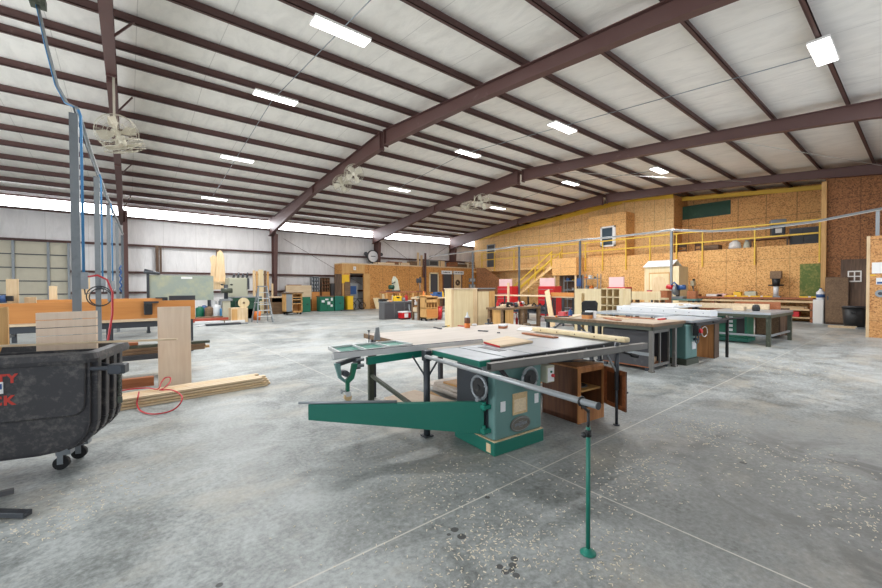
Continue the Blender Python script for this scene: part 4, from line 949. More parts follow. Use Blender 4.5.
# step ladder
lp = Vector((4.82, 19.2, 0)); T = thing('step_ladder', 'aluminium step ladder standing open before the far wall', 'ladder', lp)
HH = 1.62
for s in (-1, 1):
    MB().bar((s * .33, -.45, 0), (s * .17, -.04, HH), .05, .08).done('front_rail', 'galv', T, False); MB().bar((s * .36, .5, 0), (s * .17, .05, HH - .05), .04, .06).done('rear_rail', 'galv', T, False)
for i in range(1, 6): q = i / 6.0; MB().box((-(.33 - .16 * q), -.45 + .41 * q - .04, HH * q), ((.33 - .16 * q), -.45 + .41 * q + .05, HH * q + .03)).done('step', 'alu', T, False)
MB().box((-.2, -.14, HH), (.2, .12, HH + .05)).done('top_cap', 'galv', T, False); MB().bar((-.3, .22, .9), (.3, .22, .9), .02, .03).done('rear_brace', 'alu', T, False)
# round wooden jig on box
p = GZ(243, 321.5)
T = thing('round_jig', 'round pale plywood disc fixed upright on a wooden box, left of the ladder', 'jig', p)
MB().box((-.55, -.3, 0), (.15, .3, .66)).done('box', 'pinez', T, False); MB().box((-.52, -.32, .1), (-.3, -.3, .6)).done('side_board', 'goldw', T, False)
c = Vector((.02, -.1, .88)); MB().cyl(c + Vector((0, .03, 0)), c - Vector((0, .03, 0)), .24, n=28).done('disc', 'birch', T, False); MB().cyl(c - Vector((0, .03, 0)), c - Vector((0, .06, 0)), .05, n=12).done('hub', 'oldw', T, False)
one('orange_bucket', MB().lathe((4.9, 20.6, 0), [(.16, 0), (.2, .42), (.18, .42), (.14, .04)], 16), 'orange', 'orange bucket behind the legs of the step ladder', 'bucket')
# wide belt sander (cream) on green machine bed
a, b = GY(229, 290, 23).x, GY(248, 290, 23).x
T = thing('wide_belt_sander', 'large cream box-shaped sanding machine near the far wall', 'machine', ((a + b) / 2, 23.5, 0))
MB().box((a, 23.0, 1.1), (b, 24.1, 2.12)).done('housing', 'cream', T, bevel=.03); MB().box((a + .05, 22.97, 1.2), (b - .3, 23.0, 2.0)).done('front_door', 'cream', T); MB().box((a - .05, 22.95, .98), (b + .1, 24.1, 1.1)).done('table', 'galv', T)
MB().box((a + .05, 23.1, 0), (b - .05, 24.0, .98)).done('base', 'gpaint', T); MB().box((b - .04, 22.94, 1.5), (b + .06, 23.0, 2.1)).done('control_panel', 'dsteel', T)
for k in range(4): MB().cyl((a + .3 + k * .22, 23.4, 2.12), (a + .34 + k * .22, 23.4, 2.36 + .06 * (k % 2)), .07, .04, 8).done('hose_fitting', 'dsteel', T)
a, b = GY(233, 300, 21.9).x, GY(262, 300, 21.9).x
T = thing('machine_table', 'long dark green cast machine table in front of the cream sander', 'machine', ((a + b) / 2, 22.2, 0))
MB().box((a, 21.9, .9), (b, 22.5, 1.08)).done('table', 'gpaint', T); MB().box((a + .2, 21.95, .5), (b - .1, 22.45, .9)).done('apron', 'gpaint', T); MB().box((a + .5, 22.0, 0), (a + 1.3, 22.4, .5)).box((b - .9, 22.0, 0), (b - .4, 22.4, .5)).done('pedestal', 'gpaint', T); MB().box((a + .05, 21.88, 1.08), (b, 22.1, 1.14)).done('fence', 'galv', T)
p = GY(226, 295, 21.6)
T = thing('edge_machine', 'grey machine head with knobs on a column beside the cream sander', 'machine', (p.x, 21.6, 0))
MB().box((-.16, -.16, 0), (.16, .16, .95)).done('pedestal', 'cream', T, False); MB().box((-.25, -.22, .95), (.25, .22, 1.05)).done('table', 'galv', T, False); MB().cyl((0, 0, 1.05), (0, 0, 1.75), .09, n=12).done('column', 'dsteel', T, False)
MB().cyl((-.24, -.2, 1.45), (.24, -.2, 1.45), .12, n=12).done('head', 'olive', T, False)
for s in (-1, 1): MB().lathe((s * .2, -.26, 1.7), [(.03, 0), (.08, .04), (.03, .08)], 10).done('knob', 'black', T, False)
# upright planks bundle
for i, (u0, u1, zt, mt) in enumerate(((253, 255.5, 2.9, 'pinez'), (256, 258, 2.85, 'goldw'), (258.5, 263.5, 2.95, 'birch'), (264, 266.5, 2.9, 'oldw'), (267, 269, 2.85, 'goldw'), (271.5, 273.3, 2.1, 'pinez'))):
    a, b = GY(u0, 285, 25.6).x, GY(u1, 285, 25.6).x
    one('upright_board', MB().box((a, 25.6, 0), (b, 25.66, zt - .25)), mt, '%s plank standing upright behind the ladder, %s from left' % (cnm if (cnm := {'pinez': 'pale pine', 'goldw': 'golden', 'birch': 'wide pale', 'oldw': 'grey-brown'}[mt]) else '', ORD[i]), 'board', 'upright planks behind the ladder')
# two cutout pointed boards hanging
for i, (u0, u1, lb) in enumerate(((210.5, 217, 'left'), (215.5, 225, 'right'))):
    Y = 24.6 - .2 * i; a, b = GY(u0, 270, Y).x, GY(u1, 270, Y).x; c = (a + b) / 2; zt = GY(218, 250 + 5 * (1 - i), Y).z; zb = 1.96
    one('shaped_panel', MB().prism([(a - .02, Y, zb), (a + .04, Y, zb + .9), (c - .18, Y, zb + 1.3), (c - .12, Y, zt - .12), (c, Y, zt), (c + .12, Y, zt - .1), (c + .2, Y, zb + 1.3), (b - .02, Y, zb + .9), (b + .04, Y, zb)], (0, .05, 0)), 'pinez', 'bottle-shaped tan wooden panel standing by the far wall, %s one' % lb, 'panel', 'shaped wooden panels')
a = GY(219, 285, 24.3).x
T = thing('crate_stand', 'wooden stand carrying the two bottle-shaped panels', 'stand', (a, 24.5, 0))
MB().box((-.5, -.3, 1.88), (.55, .3, 1.955)).box((-.3, -.28, 1.5), (.35, .28, 1.88)).done('top', 'pinez', T, False); MB().box((-.42, -.25, .4), (.45, .25, .46)).done('shelf', 'oldw', T, False)
for sx in (-.45, .5):
    for sy in (-.26, .26): MB().box((sx - .04, sy - .04, 0), (sx + .04, sy + .04, 1.88)).done('leg', 'dsteel', T, False)
for i, (dx, mt, lb) in enumerate(((-.25, 'mela', 'white drum'), (.15, 'galv', 'grey drum'))): one('drum', MB().lathe((a + dx, 24.5, .46), [(.15, 0), (.16, .05), (.16, .4), (.1, .44)], 14), mt, '%s on the shelf of the wooden stand by the far wall' % lb, 'drum')
# grey-green assembly panel
Y = 17.2; a, b = GY(149.5, 290, Y).x, GY(213.5, 290, Y).x; zt = GY(180, 275.5, Y).z; zb = GY(180, 300.5, Y).z
xr = GY(188, 290, Y).x
T = thing('clamp_table', 'big grey-green upright panel with glue marks behind the orange boards', 'panel', ((a + b) / 2, Y + .2, 0))
MB().box((a, Y, zb), (b, Y + .06, zt)).done('panel', 'chalk', T); MB().bar((a - .04, Y + .02, 0), (a - .04, Y + .02, zt + .1), .08, .1, (0, 1, 0)).bar((xr, Y + .1, 0), (xr, Y + .1, zt), .05, .05, (0, 1, 0)).done('frame', 'dsteel', T)
for x in (a - .04, xr): MB().box((x - .05, Y - .1, 0), (x + .05, Y + .5, .06)).done('foot', 'dsteel', T)
MB().cyl((a - .15, Y - .05, zt + .14), (a + .3, Y - .05, zt + .05), .08, .05, 8).done('clamp_head', 'dsteel', T); MB().box(((a + b) / 2 - .05, Y - .01, zt - .12), ((a + b) / 2 + .3, Y, zt - .05)).done('label', 'paper', T)
# small bright bits under it
for i, (u, mt, h, lb) in enumerate(((200, 'gcab', .5, 'green drum'), (205, 'blued', .55, 'dark blue canister'), (209, 'oldw', .5, 'brown drum'), (218, 'mela', .6, 'white barrel'), (224, 'blue', .45, 'light blue drum'))):
    p = GZ(u, 317.5); one('canister', MB().lathe((p.x, p.y + .3 * (i % 2), 0), [(.18, 0), (.2, .03), (.2, h), (.16, h + .04), (.08, h + .05), (.08, h + .1)], 14), mt, '%s on the floor behind the heap of boards, %s from left' % (lb, ORD[i]), 'canister', 'canisters behind the board heap')
# heap of boards on the floor with a red one
hb = [(196, 214, 324.5, .04, 'mela', 'short white'), (222, 246, 321, .12, 'oldw', 'short brown'), (206, 240, 324, .08, 'dsteel', 'dark'), (195, 248, 323.5, .05, 'galv', 'grey'), (195, 245, 322, .1, 'mela', 'white'), (192, 230, 320.5, .16, 'heap', 'red-brown'), (196, 232, 319.5, .2, 'oldw', 'brown'), (198, 236, 313.5, .12, 'mela', 'long white'), (200, 228, 312, .1, 'pine', 'pale')]
for i, (u0, u1, v, h, mt, nm) in enumerate(hb):
    a, b = GZ(u0, v + 2), GZ(u1, v); one('floor_board', MB().bar((a.x, a.y, h / 2), (b.x, b.y, h / 2), .35, h), mt, '%s board in the heap on the floor right of the orange bench, %s from the front' % (nm, ORD[i]), 'board', 'boards in the floor heap')
# ------------------------------------------------------------------ orange board benches at left
def long_bench(ua, ub, v, Yb, ztop, label, back, lx):
    a = GY(ua, v, Yb).x; b = GY(ub, v, Yb).x
    T = thing('outfeed_bench', label, 'workbench', ((a + b) / 2, Yb + .4, 0))
    MB().box((a, Yb, .80), (b, Yb + 1.0, .85)).done('benchtop', 'pine', T)
    MB().box((a, Yb + .04, .66), (b, Yb + .10, .80)).box((a, Yb + .9, .66), (b, Yb + .96, .80)).done('steel_rail', 'dsteel', T)
    for x in lx:
        for y in (Yb + .07, Yb + .93): MB().box((x - .05, y - .05, 0), (x + .05, y + .05, .66)).done('leg', 'dsteel', T)
        MB().box((x - .03, Yb + .1, .2), (x + .03, Yb + .9, .26)).done('cross_bar', 'dsteel', T)
    return T, a, b
T, a, b = long_bench(-14, 160, 324, 11.35, .85, 'long orange-backed bench crossing the left side of the photo', 1, (-2.6, -.35))
bk = GY(195, 303, 11.37).x
MB().box((-2.7, 11.37, .86), (bk, 11.42, 1.27)).done('orange_back', 'orangew', T)
MB().box((b, 11.37, .80), (bk, 11.9, .86)).done('end_leaf', 'orangew', T)
MB().box((bk - .12, 11.42, .0), (bk - .04, 11.5, .80)).done('leg', 'dsteel', T)
T, a2, b2 = long_bench(10, 170, 318, 15.6, .85, 'second orange-backed bench, partly hidden behind the nearer orange one', 1, (-2.6, 1.1))
MB().box((-2.1, 15.62, .86), (GY(164, 297, 15.62).x, 15.68, 1.25)).done('orange_back', 'orangew', T)
# clamps and dark rail on the orange boards
p = GY(148, 304, 11.36); T = thing('bar_clamp', 'dark F-shaped clamp hooked over the nearer orange board', 'clamp', p)
MB().box(p + Vector((-.08, -.08, -.25)), p + Vector((.08, 0, .02))).done('handle', 'black', T, bevel=.02); MB().box(p + Vector((-.08, -.05, .02)), p + Vector((.2, .08, .06))).done('jaw', 'dsteel', T)
p = GY(163, 299, 15.6); T = thing('bar_clamp', 'small dark clamp hooked over the farther orange board', 'clamp', p)
MB().box(p + Vector((-.02, -.08, -.14)), p + Vector((.12, 0, .04))).done('handle', 'black', T); MB().box(p + Vector((-.2, -.05, .02)), p + Vector((.12, .08, .06))).done('jaw', 'dsteel', T)
a = GY(169, 298, 11.6); b = GY(195, 298, 11.6); T = thing('dark_rail', 'dark blue-grey steel rail lying along the end of the orange bench', 'rail', ((a.x + b.x) / 2, 11.6, .87))
MB().box((a.x, 11.55, 1.27), (b.x, 11.67, 1.38)).done('rail', 'dsteel', T); MB().box((a.x + .06, 11.57, .86), (a.x + .12, 11.65, 1.27)).box((b.x - .12, 11.57, .86), (b.x - .06, 11.65, 1.27)).done('support', 'dsteel', T)
# upright pale boards behind the benches
for i, (u0, u1, v, Y, lb) in enumerate(((6, 18.5, 279, 12.15, 'wide pale board standing on the orange bench at far left'), (49, 57, 286, 15.9, 'short pale board standing on the second orange bench'), (75, 90, 276, 12.05, 'pale knotty board standing behind the nearest grey post'), (24, 36, 297, 12.0, 'low pale block on the orange bench near the left edge'))):
    a, b = GY(u0, 290, Y).x, GY(u1, 290, Y).x; zt = GY((u0 + u1) / 2, v, Y).z
    one('upright_board', MB().box((a, Y, .855), (b, Y + .05, zt)), 'pinez', lb, 'board')
a = GY(5, 290, 12.2); T = thing('miter_saw', 'blue power saw on the orange bench at the left photo edge', 'power saw', (a.x - .18, 11.9, .855))
MB().box((-.3, -.2, 0), (.25, .2, .1)).done('saw_table', 'galv', T, False); MB().cyl((-.1, -.12, .42), (-.1, .02, .42), .19, n=20).done('blade_guard', 'blued', T, False); MB().cyl((0, .02, .48), (.24, .02, .5), .08, n=12).done('motor', 'blued', T, False); MB().bar((-.1, .1, .1), (-.1, .1, .5), .08, .08, (0, 1, 0)).done('arm', 'galv', T, False); MB().box((.24, -.03, .45), (.34, .07, .56)).done('end_cap', 'black', T, False)
for i, (u, v, w_, h, mt, lb) in enumerate(((40, 293, .9, .14, 'oldw', 'flat brown board pile on the second orange bench'), (28, 294, .5, .16, 'galv', 'grey tray on the second orange bench at left'), (110, 292, .8, .10, 'oldw', 'brown offcut pile on the second orange bench behind the third post'), (133, 294, .5, .12, 'galv', 'grey machine part on the second orange bench'))):
    p = GY(u, v, 16.2); T = thing('offcut_pile', lb, 'pile', (p.x, 16.2, .855)); MB().box((-w_ / 2, -.2, 0), (w_ / 2, .2, h)).done('lower_layer', mt, T, False); MB().box((-w_ / 2 + .1, -.16, h), (w_ / 2 - .05, .18, h + .06)).done('upper_layer', 'pine', T, False)
# low rack of lumber on steel horses behind the truck (brown beams)
lr = [(.36, 4, 'redwood', 'red-brown'), (.43, 0, 'oldw', 'grey-brown'), (.36, 0, 'oldw', 'grey-brown'), (.29, 0, 'goldw', 'golden')]
T = thing('steel_rack', 'low dark steel rack holding lumber behind the plywood sheet', 'rack', (.2, 8.6, 0))
MB().box((-.9, 8.35, .34), (.8, 8.41, .42)).box((-.9, 8.75, .34), (.8, 8.81, .42)).done('rail', 'dsteel', T)
for x in (-.7, .7): MB().box((x - .04, 8.35, 0), (x + .04, 8.81, .34)).done('leg', 'dsteel', T)
for i, (y, z, l0, l1, mt, nm) in enumerate(((8.45, .42, -.9, 1.10, 'oldw', 'lowest front board, grey-brown'), (8.62, .42, -.9, 1.20, 'goldw', 'golden board in the bottom layer'), (8.5, .47, -.9, 1.12, 'oldw', 'grey-brown board in the second layer'), (8.56, .52, -1.0, 1.20, 'olive', 'grey-green weathered board sticking out furthest'), (8.6, .57, -1.0, .12, 'redwood', 'short reddish board on top'))):
    one('rack_board', MB().box((l0, y, z + .001), (l1, y + .15, z + .045)), mt, 'lumber on the low steel rack: %s' % nm, 'board', 'lumber on the low rack')
one('floor_timber', MB().box((-.6, 7.75, 0), (.30, 7.87, .14)), 'redwood', 'reddish timber on the floor behind the plywood sheet', 'timber')
# ------------------------------------------------------------------ middle distance, left of centre
p0 = GZ(381, 317.5); p1 = GZ(414, 319)
T = thing('storage_bench', 'low dark grey bench cabinet loaded with clutter, in front of the OSB office', 'bench', (10.9, 17.2, 0))
Yg = 16.6; a, b = GY(384, 310, Yg).x, GY(414, 310, Yg).x
MB().box((a, Yg, 0), (b, Yg + .5, .84)).done('body', 'greyp', T, bevel=.01)
for i in range(3): MB().box((a + .05 + i * (b - a) / 3, Yg - .02, .06), (a + (i + 1) * (b - a) / 3 - .05, Yg, .78)).done('door', 'greypd', T)
MB().box((a - .03, Yg - .03, .84), (b + .03, Yg + .53, .88)).done('top', 'galv', T)
tx = GY(404.5, 312, Yg - .45).x; T = thing('red_toolbox', 'red and white jobsite box on the floor before the low grey bench', 'toolbox', (tx, Yg - .45, 0))
MB().box((-.26, -.18, .06), (.26, .18, .34)).done('box_body', 'red', T, False, bevel=.02); MB().box((-.27, -.19, .34), (.27, .19, .40)).done('lid', 'mela', T, False); MB().box((-.12, -.185, .1), (.1, -.18, .3)).done('white_panel', 'mela', T, False); MB().box((-.24, -.17, 0), (.24, .17, .06)).done('feet', 'black', T, False)
T = thing('push_handle', 'thin pale upright handle bar beside the red jobsite box', 'handle bar', (tx + .38, Yg - .4, 0)); MB().bar((0, 0, 0), (-.05, .05, .75), .05, .05).done('bar', 'galv', T, False); MB().box((-.14, 0, .74), (.06, .1, .79)).done('grip', 'black', T, False)
rnd = random.Random(31)
def clutter(n, xa, xb, ya, yb, z, where, seed, s=1.0):
    """small tools and offcuts, each a thing of its own"""
    rnd = random.Random(seed); step = (xb - xa) / n
    kinds = ['tool_case', 'cordless_drill', 'paint_can', 'wood_offcut', 'hand_clamp', 'glue_bottle']
    for i in range(n):
        x = xa + (i + .5) * step; y = rnd.uniform(ya, yb); k = kinds[(i + seed) % 6] if rnd.random() < .7 else rnd.choice(kinds); mt = rnd.choice(['yelp', 'black', 'galv', 'mela', 'blued', 'cream', 'orange', 'dsteel', 'red', 'green', 'pine'])
        nm = dict(yelp='yellow', black='black', galv='grey', mela='white', blued='dark blue', cream='cream', orange='orange', dsteel='dark steel', red='red', green='green', pine='pale')[mt]
        pos = '%s from left on %s' % (ORD[i], where); g = 'small things on ' + where; h = rnd.uniform(.08, .2) * s
        if k == 'tool_case':
            T = thing(k, '%s tool case, %s' % (nm, pos), 'tool case', (x, y, z), rnd.uniform(-.4, .4), g); MB().box((-.15 * s, -.1 * s, 0), (.15 * s, .1 * s, h)).done('case_body', mt, T, False, bevel=.01); MB().box((-.06 * s, -.11 * s, h * .6), (.06 * s, -.1 * s, h * .85)).done('latch', 'black', T, False)
        elif k == 'cordless_drill': power_tool(k, (x, y, z), mt, '%s power drill, %s' % (nm, pos), 'power tool', g, 1.3 * s, rnd.uniform(0, 6))
        elif k == 'paint_can':
            T = thing(k, '%s can, %s' % (nm, pos), 'can', (x, y, z), 0, g); MB().cyl((0, 0, 0), (0, 0, h * 1.2), .07 * s, n=12).done('can_body', mt, T, False); MB().cyl((0, 0, h * 1.2), (0, 0, h * 1.25), .074 * s, n=12).done('lid', 'galv', T, False)
        elif k == 'wood_offcut': one(k, MB().cbox((x, y, z + .025), (.34 * s, .09, .05), rnd.uniform(-1, 1)), 'pine', 'pale wood offcut, %s' % pos, 'wood offcut', g)
        elif k == 'hand_clamp':
            T = thing(k, '%s bar clamp, %s' % (nm, pos), 'clamp', (x, y, z), rnd.uniform(-1, 1), g); MB().box((-.25 * s, -.015, 0), (.2 * s, .015, .02)).done('bar', 'dsteel', T, False); MB().box((.12 * s, -.1 * s, 0), (.17 * s, .02, .03)).done('jaw', mt, T, False); MB().box((-.25 * s, -.1 * s, 0), (-.2 * s, .02, .03)).done('jaw', mt, T, False)
        else:
            T = thing(k, '%s squeeze bottle, %s' % (nm, pos), 'bottle', (x, y, z), 0, g); MB().lathe((0, 0, 0), [(.04, 0), (.045, .02), (.045, .15 * s), (.02, .19 * s), (.008, .23 * s)], 12).done('bottle_body', mt, T, False); MB().cyl((0, 0, .23 * s), (0, 0, .26 * s), .01, n=8).done('nozzle', 'red', T, False)
clutter(9, a + .1, b - .1, Yg + .1, Yg + .4, .88, 'the low grey bench before the office', 2, 1.4)
# machine bench behind it
Ym = 20.6; a, b = GY(386, 292, Ym).x, GY(426, 292, Ym).x
T = thing('machine_bench', 'long wooden machine bench along the OSB office', 'workbench', ((a + b) / 2, Ym + .4, 0))
MB().box((a, Ym, 1.25), (b, Ym + .8, 1.32)).done('benchtop', 'redwood', T); MB().box((a + .05, Ym + .05, .4), (b - .05, Ym + .75, .45)).done('shelf', 'oldw', T)
for x in (a + .06, (2 * a + b) / 3, (a + 2 * b) / 3, b - .06):
    for y in (Ym + .06, Ym + .74): MB().box((x - .05, y - .05, 0), (x + .05, y + .05, 1.25)).done('leg', 'goldw', T)
clutter(8, a + .2, b - .2, Ym + .15, Ym + .6, .45, 'the shelf under the machine bench', 5, 1.8)
x = GY(393, 285, Ym + .4).x; T = thing('band_saw', 'cream and green bench machine with tall pointed hood on the machine bench', 'machine', (x, Ym + .4, 1.32))
MB().box((-.35, -.25, 0), (.4, .25, .08)).done('table', 'dsteel', T, False); MB().prism([(.0, -.12, .08), (.42, -.12, .08), (.28, -.12, .75), (.1, -.12, .95), (-.02, -.12, .7)], (0, .24, 0)).done('hood', 'cream', T, False); MB().cyl((-.3, -.05, .28), (0, -.05, .28), .14, n=14).done('motor', 'gpaint', T, False); MB().cyl((-.2, -.2, .5), (.05, -.2, .6), .03, n=8).done('lever', 'black', T, False)
stand_drill(419, 'dark bench drill press at the right end of the machine bench', GY(419, 285, Ym + .4).x, 1.32, 1.25, 'dsteel')
bpy.data.objects[-1] if False else None
# leaning sheets on the office wall
for i, (u0, u1, v, lb) in enumerate(((372, 378.5, 298, 'pale plywood sheet leaning on the office wall, left of the other'), (378.5, 383, 294, 'smaller pale sheet leaning on the office wall, right of the other'))):
    a_, b_ = ox(u0), ox(u1); zt = GY(u0, v, OY - .3).z; one('leaning_sheet', MB().prism([(a_, OY - .6 + .1 * i, 0), (b_, OY - .6 + .1 * i, 0), (b_, OY - .15, zt), (a_, OY - .15, zt)], (0, .03, 0)), 'birch', lb, 'plywood sheet')
# second cluttered bench and golden cart
Yc = 14.6; a, b = GY(418, 297, Yc + .6).x, GY(449, 297, Yc + .6).x
T = thing('clutter_bench', 'pale bench loaded with tools behind the golden wheeled cart', 'workbench', ((a + b) / 2, Yc + 1, 0))
MB().box((a, Yc + .6, 1.02), (b, Yc + 1.2, 1.09)).done('benchtop', 'pine', T)
for x in (a + .08, b - .08):
    for y in (Yc + .66, Yc + 1.14): MB().box((x - .05, y - .05, 0), (x + .05, y + .05, 1.02)).done('leg', 'oldw', T)
MB().box((a + .1, Yc + .65, .35), (b - .1, Yc + 1.15, .39)).done('shelf', 'oldw', T)
clutter(9, a + .1, b - .1, Yc + .72, Yc + 1.08, 1.09, 'the pale bench behind the golden cart', 9, 1.3); clutter(5, a + .15, b - .3, Yc + .75, Yc + 1.05, .39, 'the lower shelf behind the golden cart', 12, 1.8)
a, b = GY(426, 308, Yc).x, GY(438, 308, Yc).x
T = thing('wheeled_cart', 'golden wooden wheeled cart with pockets in its sloped top tray', 'cart', ((a + b) / 2, Yc + .2, 0))
f = MB().box((a, Yc, .1), (a + .03, Yc + .5, 1.15)).box((b - .03, Yc, .1), (b, Yc + .5, 1.15)).box((a, Yc + .47, .1), (b, Yc + .5, 1.2)).box((a, Yc, .1), (b, Yc + .5, .16)).box((a, Yc, .58), (b, Yc + .5, .62)).box((a, Yc, .86), (b, Yc + .06, 1.0)).box((a, Yc, 1.1), (b, Yc + .5, 1.14))
for k in range(1, 4): f.box((a + (b - a) * k / 4 - .015, Yc + .03, .62), (a + (b - a) * k / 4 + .015, Yc + .4, .86))
f.done('case', 'goldw', T); MB().box((a + .04, Yc - .01, .16), (b - .04, Yc + .02, .56)).done('front_panel', 'orangew', T)
for x in (a + .06, b - .06):
    for y in (Yc + .06, Yc + .44): MB().cyl((x, y - .02, .05), (x, y + .02, .05), .05, n=12).done('wheel', 'rubber', T)
x = GY(441.5, 313, Yc + .1).x; T = thing('red_bin', 'small red bin on the floor right of the golden cart', 'bin', (x, Yc + .3, 0)); MB().lathe((0, 0, 0), [(.13, 0), (.17, .62), (.15, .62), (.11, .04)], 16).done('bin_body', 'red', T, False); MB().torus((0, 0, .62), (0, 0, 1), .17, .012, 16, 5).done('rim', 'red', T, False)
# pale plywood cabinets standing behind the outfeed table
Yp = 10.2
def pc(u, Y=Yp): return GY(u, 300, Y).x
T = thing('plywood_cabinet', 'large unfinished pale plywood cabinet standing behind the outfeed table', 'cabinet', ((pc(445) + pc(477)) / 2, Yp + .3, 0))
MB().box((pc(451.5), Yp, 0), (pc(477), Yp + .36, 1.50)).done('carcass', 'birch', T); MB().box((pc(451.5) - .02, Yp - .02, 0), (pc(453.5), Yp, 1.5)).done('left_stile', 'pinez', T); MB().box((pc(473), Yp - .02, 0), (pc(477), Yp, 1.5)).done('right_stile', 'pinez', T); MB().box((pc(451.5) - .03, Yp - .03, 1.5), (pc(477) + .01, Yp + .38, 1.53)).done('top', 'ply', T)
T = thing('plywood_cabinet', 'pale drawer cabinet with a dark slot under its top, right of the larger one', 'cabinet', ((pc(478) + pc(494)) / 2, Yp + .3, 0))
MB().box((pc(478), Yp, 0), (pc(494.5), Yp + .36, 1.42)).done('carcass', 'birch', T); MB().box((pc(478) + .03, Yp - .012, 1.42), (pc(494.5) - .03, Yp + .3, 1.50)).done('drawer_slot', 'oldw', T); MB().box((pc(477.6), Yp - .03, 1.50), (pc(495), Yp + .38, 1.54)).done('top', 'galv', T); MB().box((pc(489), Yp - .02, 0), (pc(494.5), Yp, 1.42)).done('side_stile', 'goldw', T)
# wooden workbench right of them
Yw = 8.9; a, b = GY(502, 312, Yw).x, GY(541, 312, Yw).x
T = thing('wooden_workbench', 'low wooden workbench covered in small tools behind the outfeed table', 'workbench', ((a + b) / 2, Yw + .5, 0))
zt = .86
MB().box((a, Yw, zt - .07), (b, Yw + .75, zt)).done('benchtop', 'oldw', T)
for x in (a + .12, (a + b) / 2, b - .06):
    for y in (Yw + .07, Yw + .68): MB().box((x - .06, y - .05, 0), (x + .06, y + .05, zt - .07)).done('leg', 'oldw', T)
MB().box((a + .1, Yw + .1, .12), (b - .05, Yw + .7, .18)).done('shelf', 'oldw', T)
MB().box((a + .1, Yw + .02, .18), (a + .6, Yw + .5, zt - .07)).done('end_cupboard', 'goldw', T)
clutter(14, a + .1, b - .1, Yw + .1, Yw + .62, zt, 'the low wooden workbench', 3, .9); clutter(3, a + .85, b - .2, Yw + .2, Yw + .5, .18, 'the shelf of the low wooden workbench', 14, 1.6)
# steel bench with pale top and red chests
Xs = 15.0
def sy(u, X=Xs): return GX(u, 296, X).y
def steel_bench(u0, u1, X, z, label, top, dz=.05, back=None, d=.8):
    y1, y0 = GX(u0, 296, X).y, GX(u1, 296, X).y
    T = thing('steel_workbench', label, 'workbench', (X + d / 2, (y0 + y1) / 2, 0))
    MB().box((X, y0, z - dz), (X + d, y1, z)).done('benchtop', top, T)
    for y in (y0 + .05, y1 - .05, (y0 + y1) / 2):
        for x in (X + .05, X + d - .05): MB().box((x - .03, y - .03, 0), (x + .03, y + .03, z - dz)).done('leg', 'dsteel', T)
    MB().box((X + .02, y0 + .05, .35), (X + d - .02, y1 - .05, .38)).done('shelf', 'dsteel', T)
    if back: MB().box((X - .02, y0, z), (X, y1, z + .16)).done('front_board', back, T)
    return y0, y1
y0, y1 = steel_bench(494, 546, 14.6, 1.18, 'steel-legged bench with pale top in front of the left red tool chest', 'pine')
def cl_y(n, X, y0, y1, z, where, seed, s):
    st = (y1 - y0) / n; rr = random.Random(seed)
    for i in range(n):
        y = y0 + (i + .5) * st; mt = rr.choice(['black', 'dsteel', 'galv', 'blued', 'black', 'cream']); nm = dict(black='black', dsteel='dark steel', galv='grey', blued='dark blue', cream='cream')[mt]
        T = thing('motor_tool', '%s power tool, %s from the right on %s' % (nm, ORD[i], where), 'power tool', (X, y, z), rr.uniform(0, 3), 'power tools on ' + where)
        MB().cyl((-.14 * s, 0, .12 * s), (.12 * s, 0, .12 * s), .09 * s, n=12).done('motor', mt, T, False); MB().box((-.1 * s, -.09 * s, 0), (.12 * s, .09 * s, .05 * s)).done('base', 'dsteel', T, False); MB().tube([(-.12 * s, 0, .2 * s), (0, 0, .28 * s), (.1 * s, 0, .2 * s)], .02 * s, 6).done('handle', 'black', T, False)
cl_y(9, 14.95, y0 + .1, y1 - .1, .38, 'the lower shelf of the steel-legged bench', 3, 1.5)
steel_bench(551, 575, 13.6, 1.18, 'steel-framed bench with orange wooden front board in the middle', 'pine', back='orangew')
p = GX(549.5, 300, 13.3)
one('leaning_board', MB().bar((13.0, GX(553, 315, 13.0).y, 0), (13.55, GX(547, 293, 13.55).y, 1.42), .22, .04, (1, 0, 0)), 'pinez', 'pale board leaning on the bench with the orange front board', 'board')
one('upright_board', MB().box((14.45, GX(508.8, 290, 14.45).y, 0), (14.5, GX(507.2, 290, 14.45).y, 1.78)), 'pinez', 'thin pale stick standing upright before the left red tool chest', 'board')
def chest(u0, u1, vt, X, label, zb=0):
    y1, y0 = GX(u0, 285, X).y, GX(u1, 285, X).y; zt = GX((u0 + u1) / 2, vt, X).z
    T = thing('tool_chest', label, 'tool chest', (X + .3, (y0 + y1) / 2, 0), group='red tool chests')
    h = zt - .42
    MB().box((X, y0, .1), (X + .6, y1, h)).done('cabinet', 'red', T, bevel=.01)
    for k in range(5): d = MB().box((X - .02, y0 + .03, .16 + k * (h - .25) / 5), (X, y1 - .03, .12 + (k + 1) * (h - .25) / 5)).done('drawer', 'red', T); MB().box((X - .04, y0 + .08, .08 + (k + 1) * (h - .25) / 5), (X - .02, y1 - .08, .1 + (k + 1) * (h - .25) / 5)).done('handle', 'galv', d)
    MB().box((X + .12, y0 + .12, h), (X + .2, y1 - .02, zt)).done('open_lid', 'pink', T)
    for yy in (y0 + .1, y1 - .1):
        for xx in (X + .08, X + .52): MB().cyl((xx, yy - .02, .05), (xx, yy + .02, .05), .05, n=12).done('wheel', 'rubber', T)
chest(497.5, 511.5, 279, 17.0, 'red tool chest with pink-white open lid, leftmost of the three')
chest(538, 554.5, 278, 16.6, 'red tool chest with pink-white open lid in front of the stairs, middle of the three')
chest(607, 625, 277, 15.8, 'red tool chest with pink-white open lid behind the pigeonhole unit, rightmost of the three')
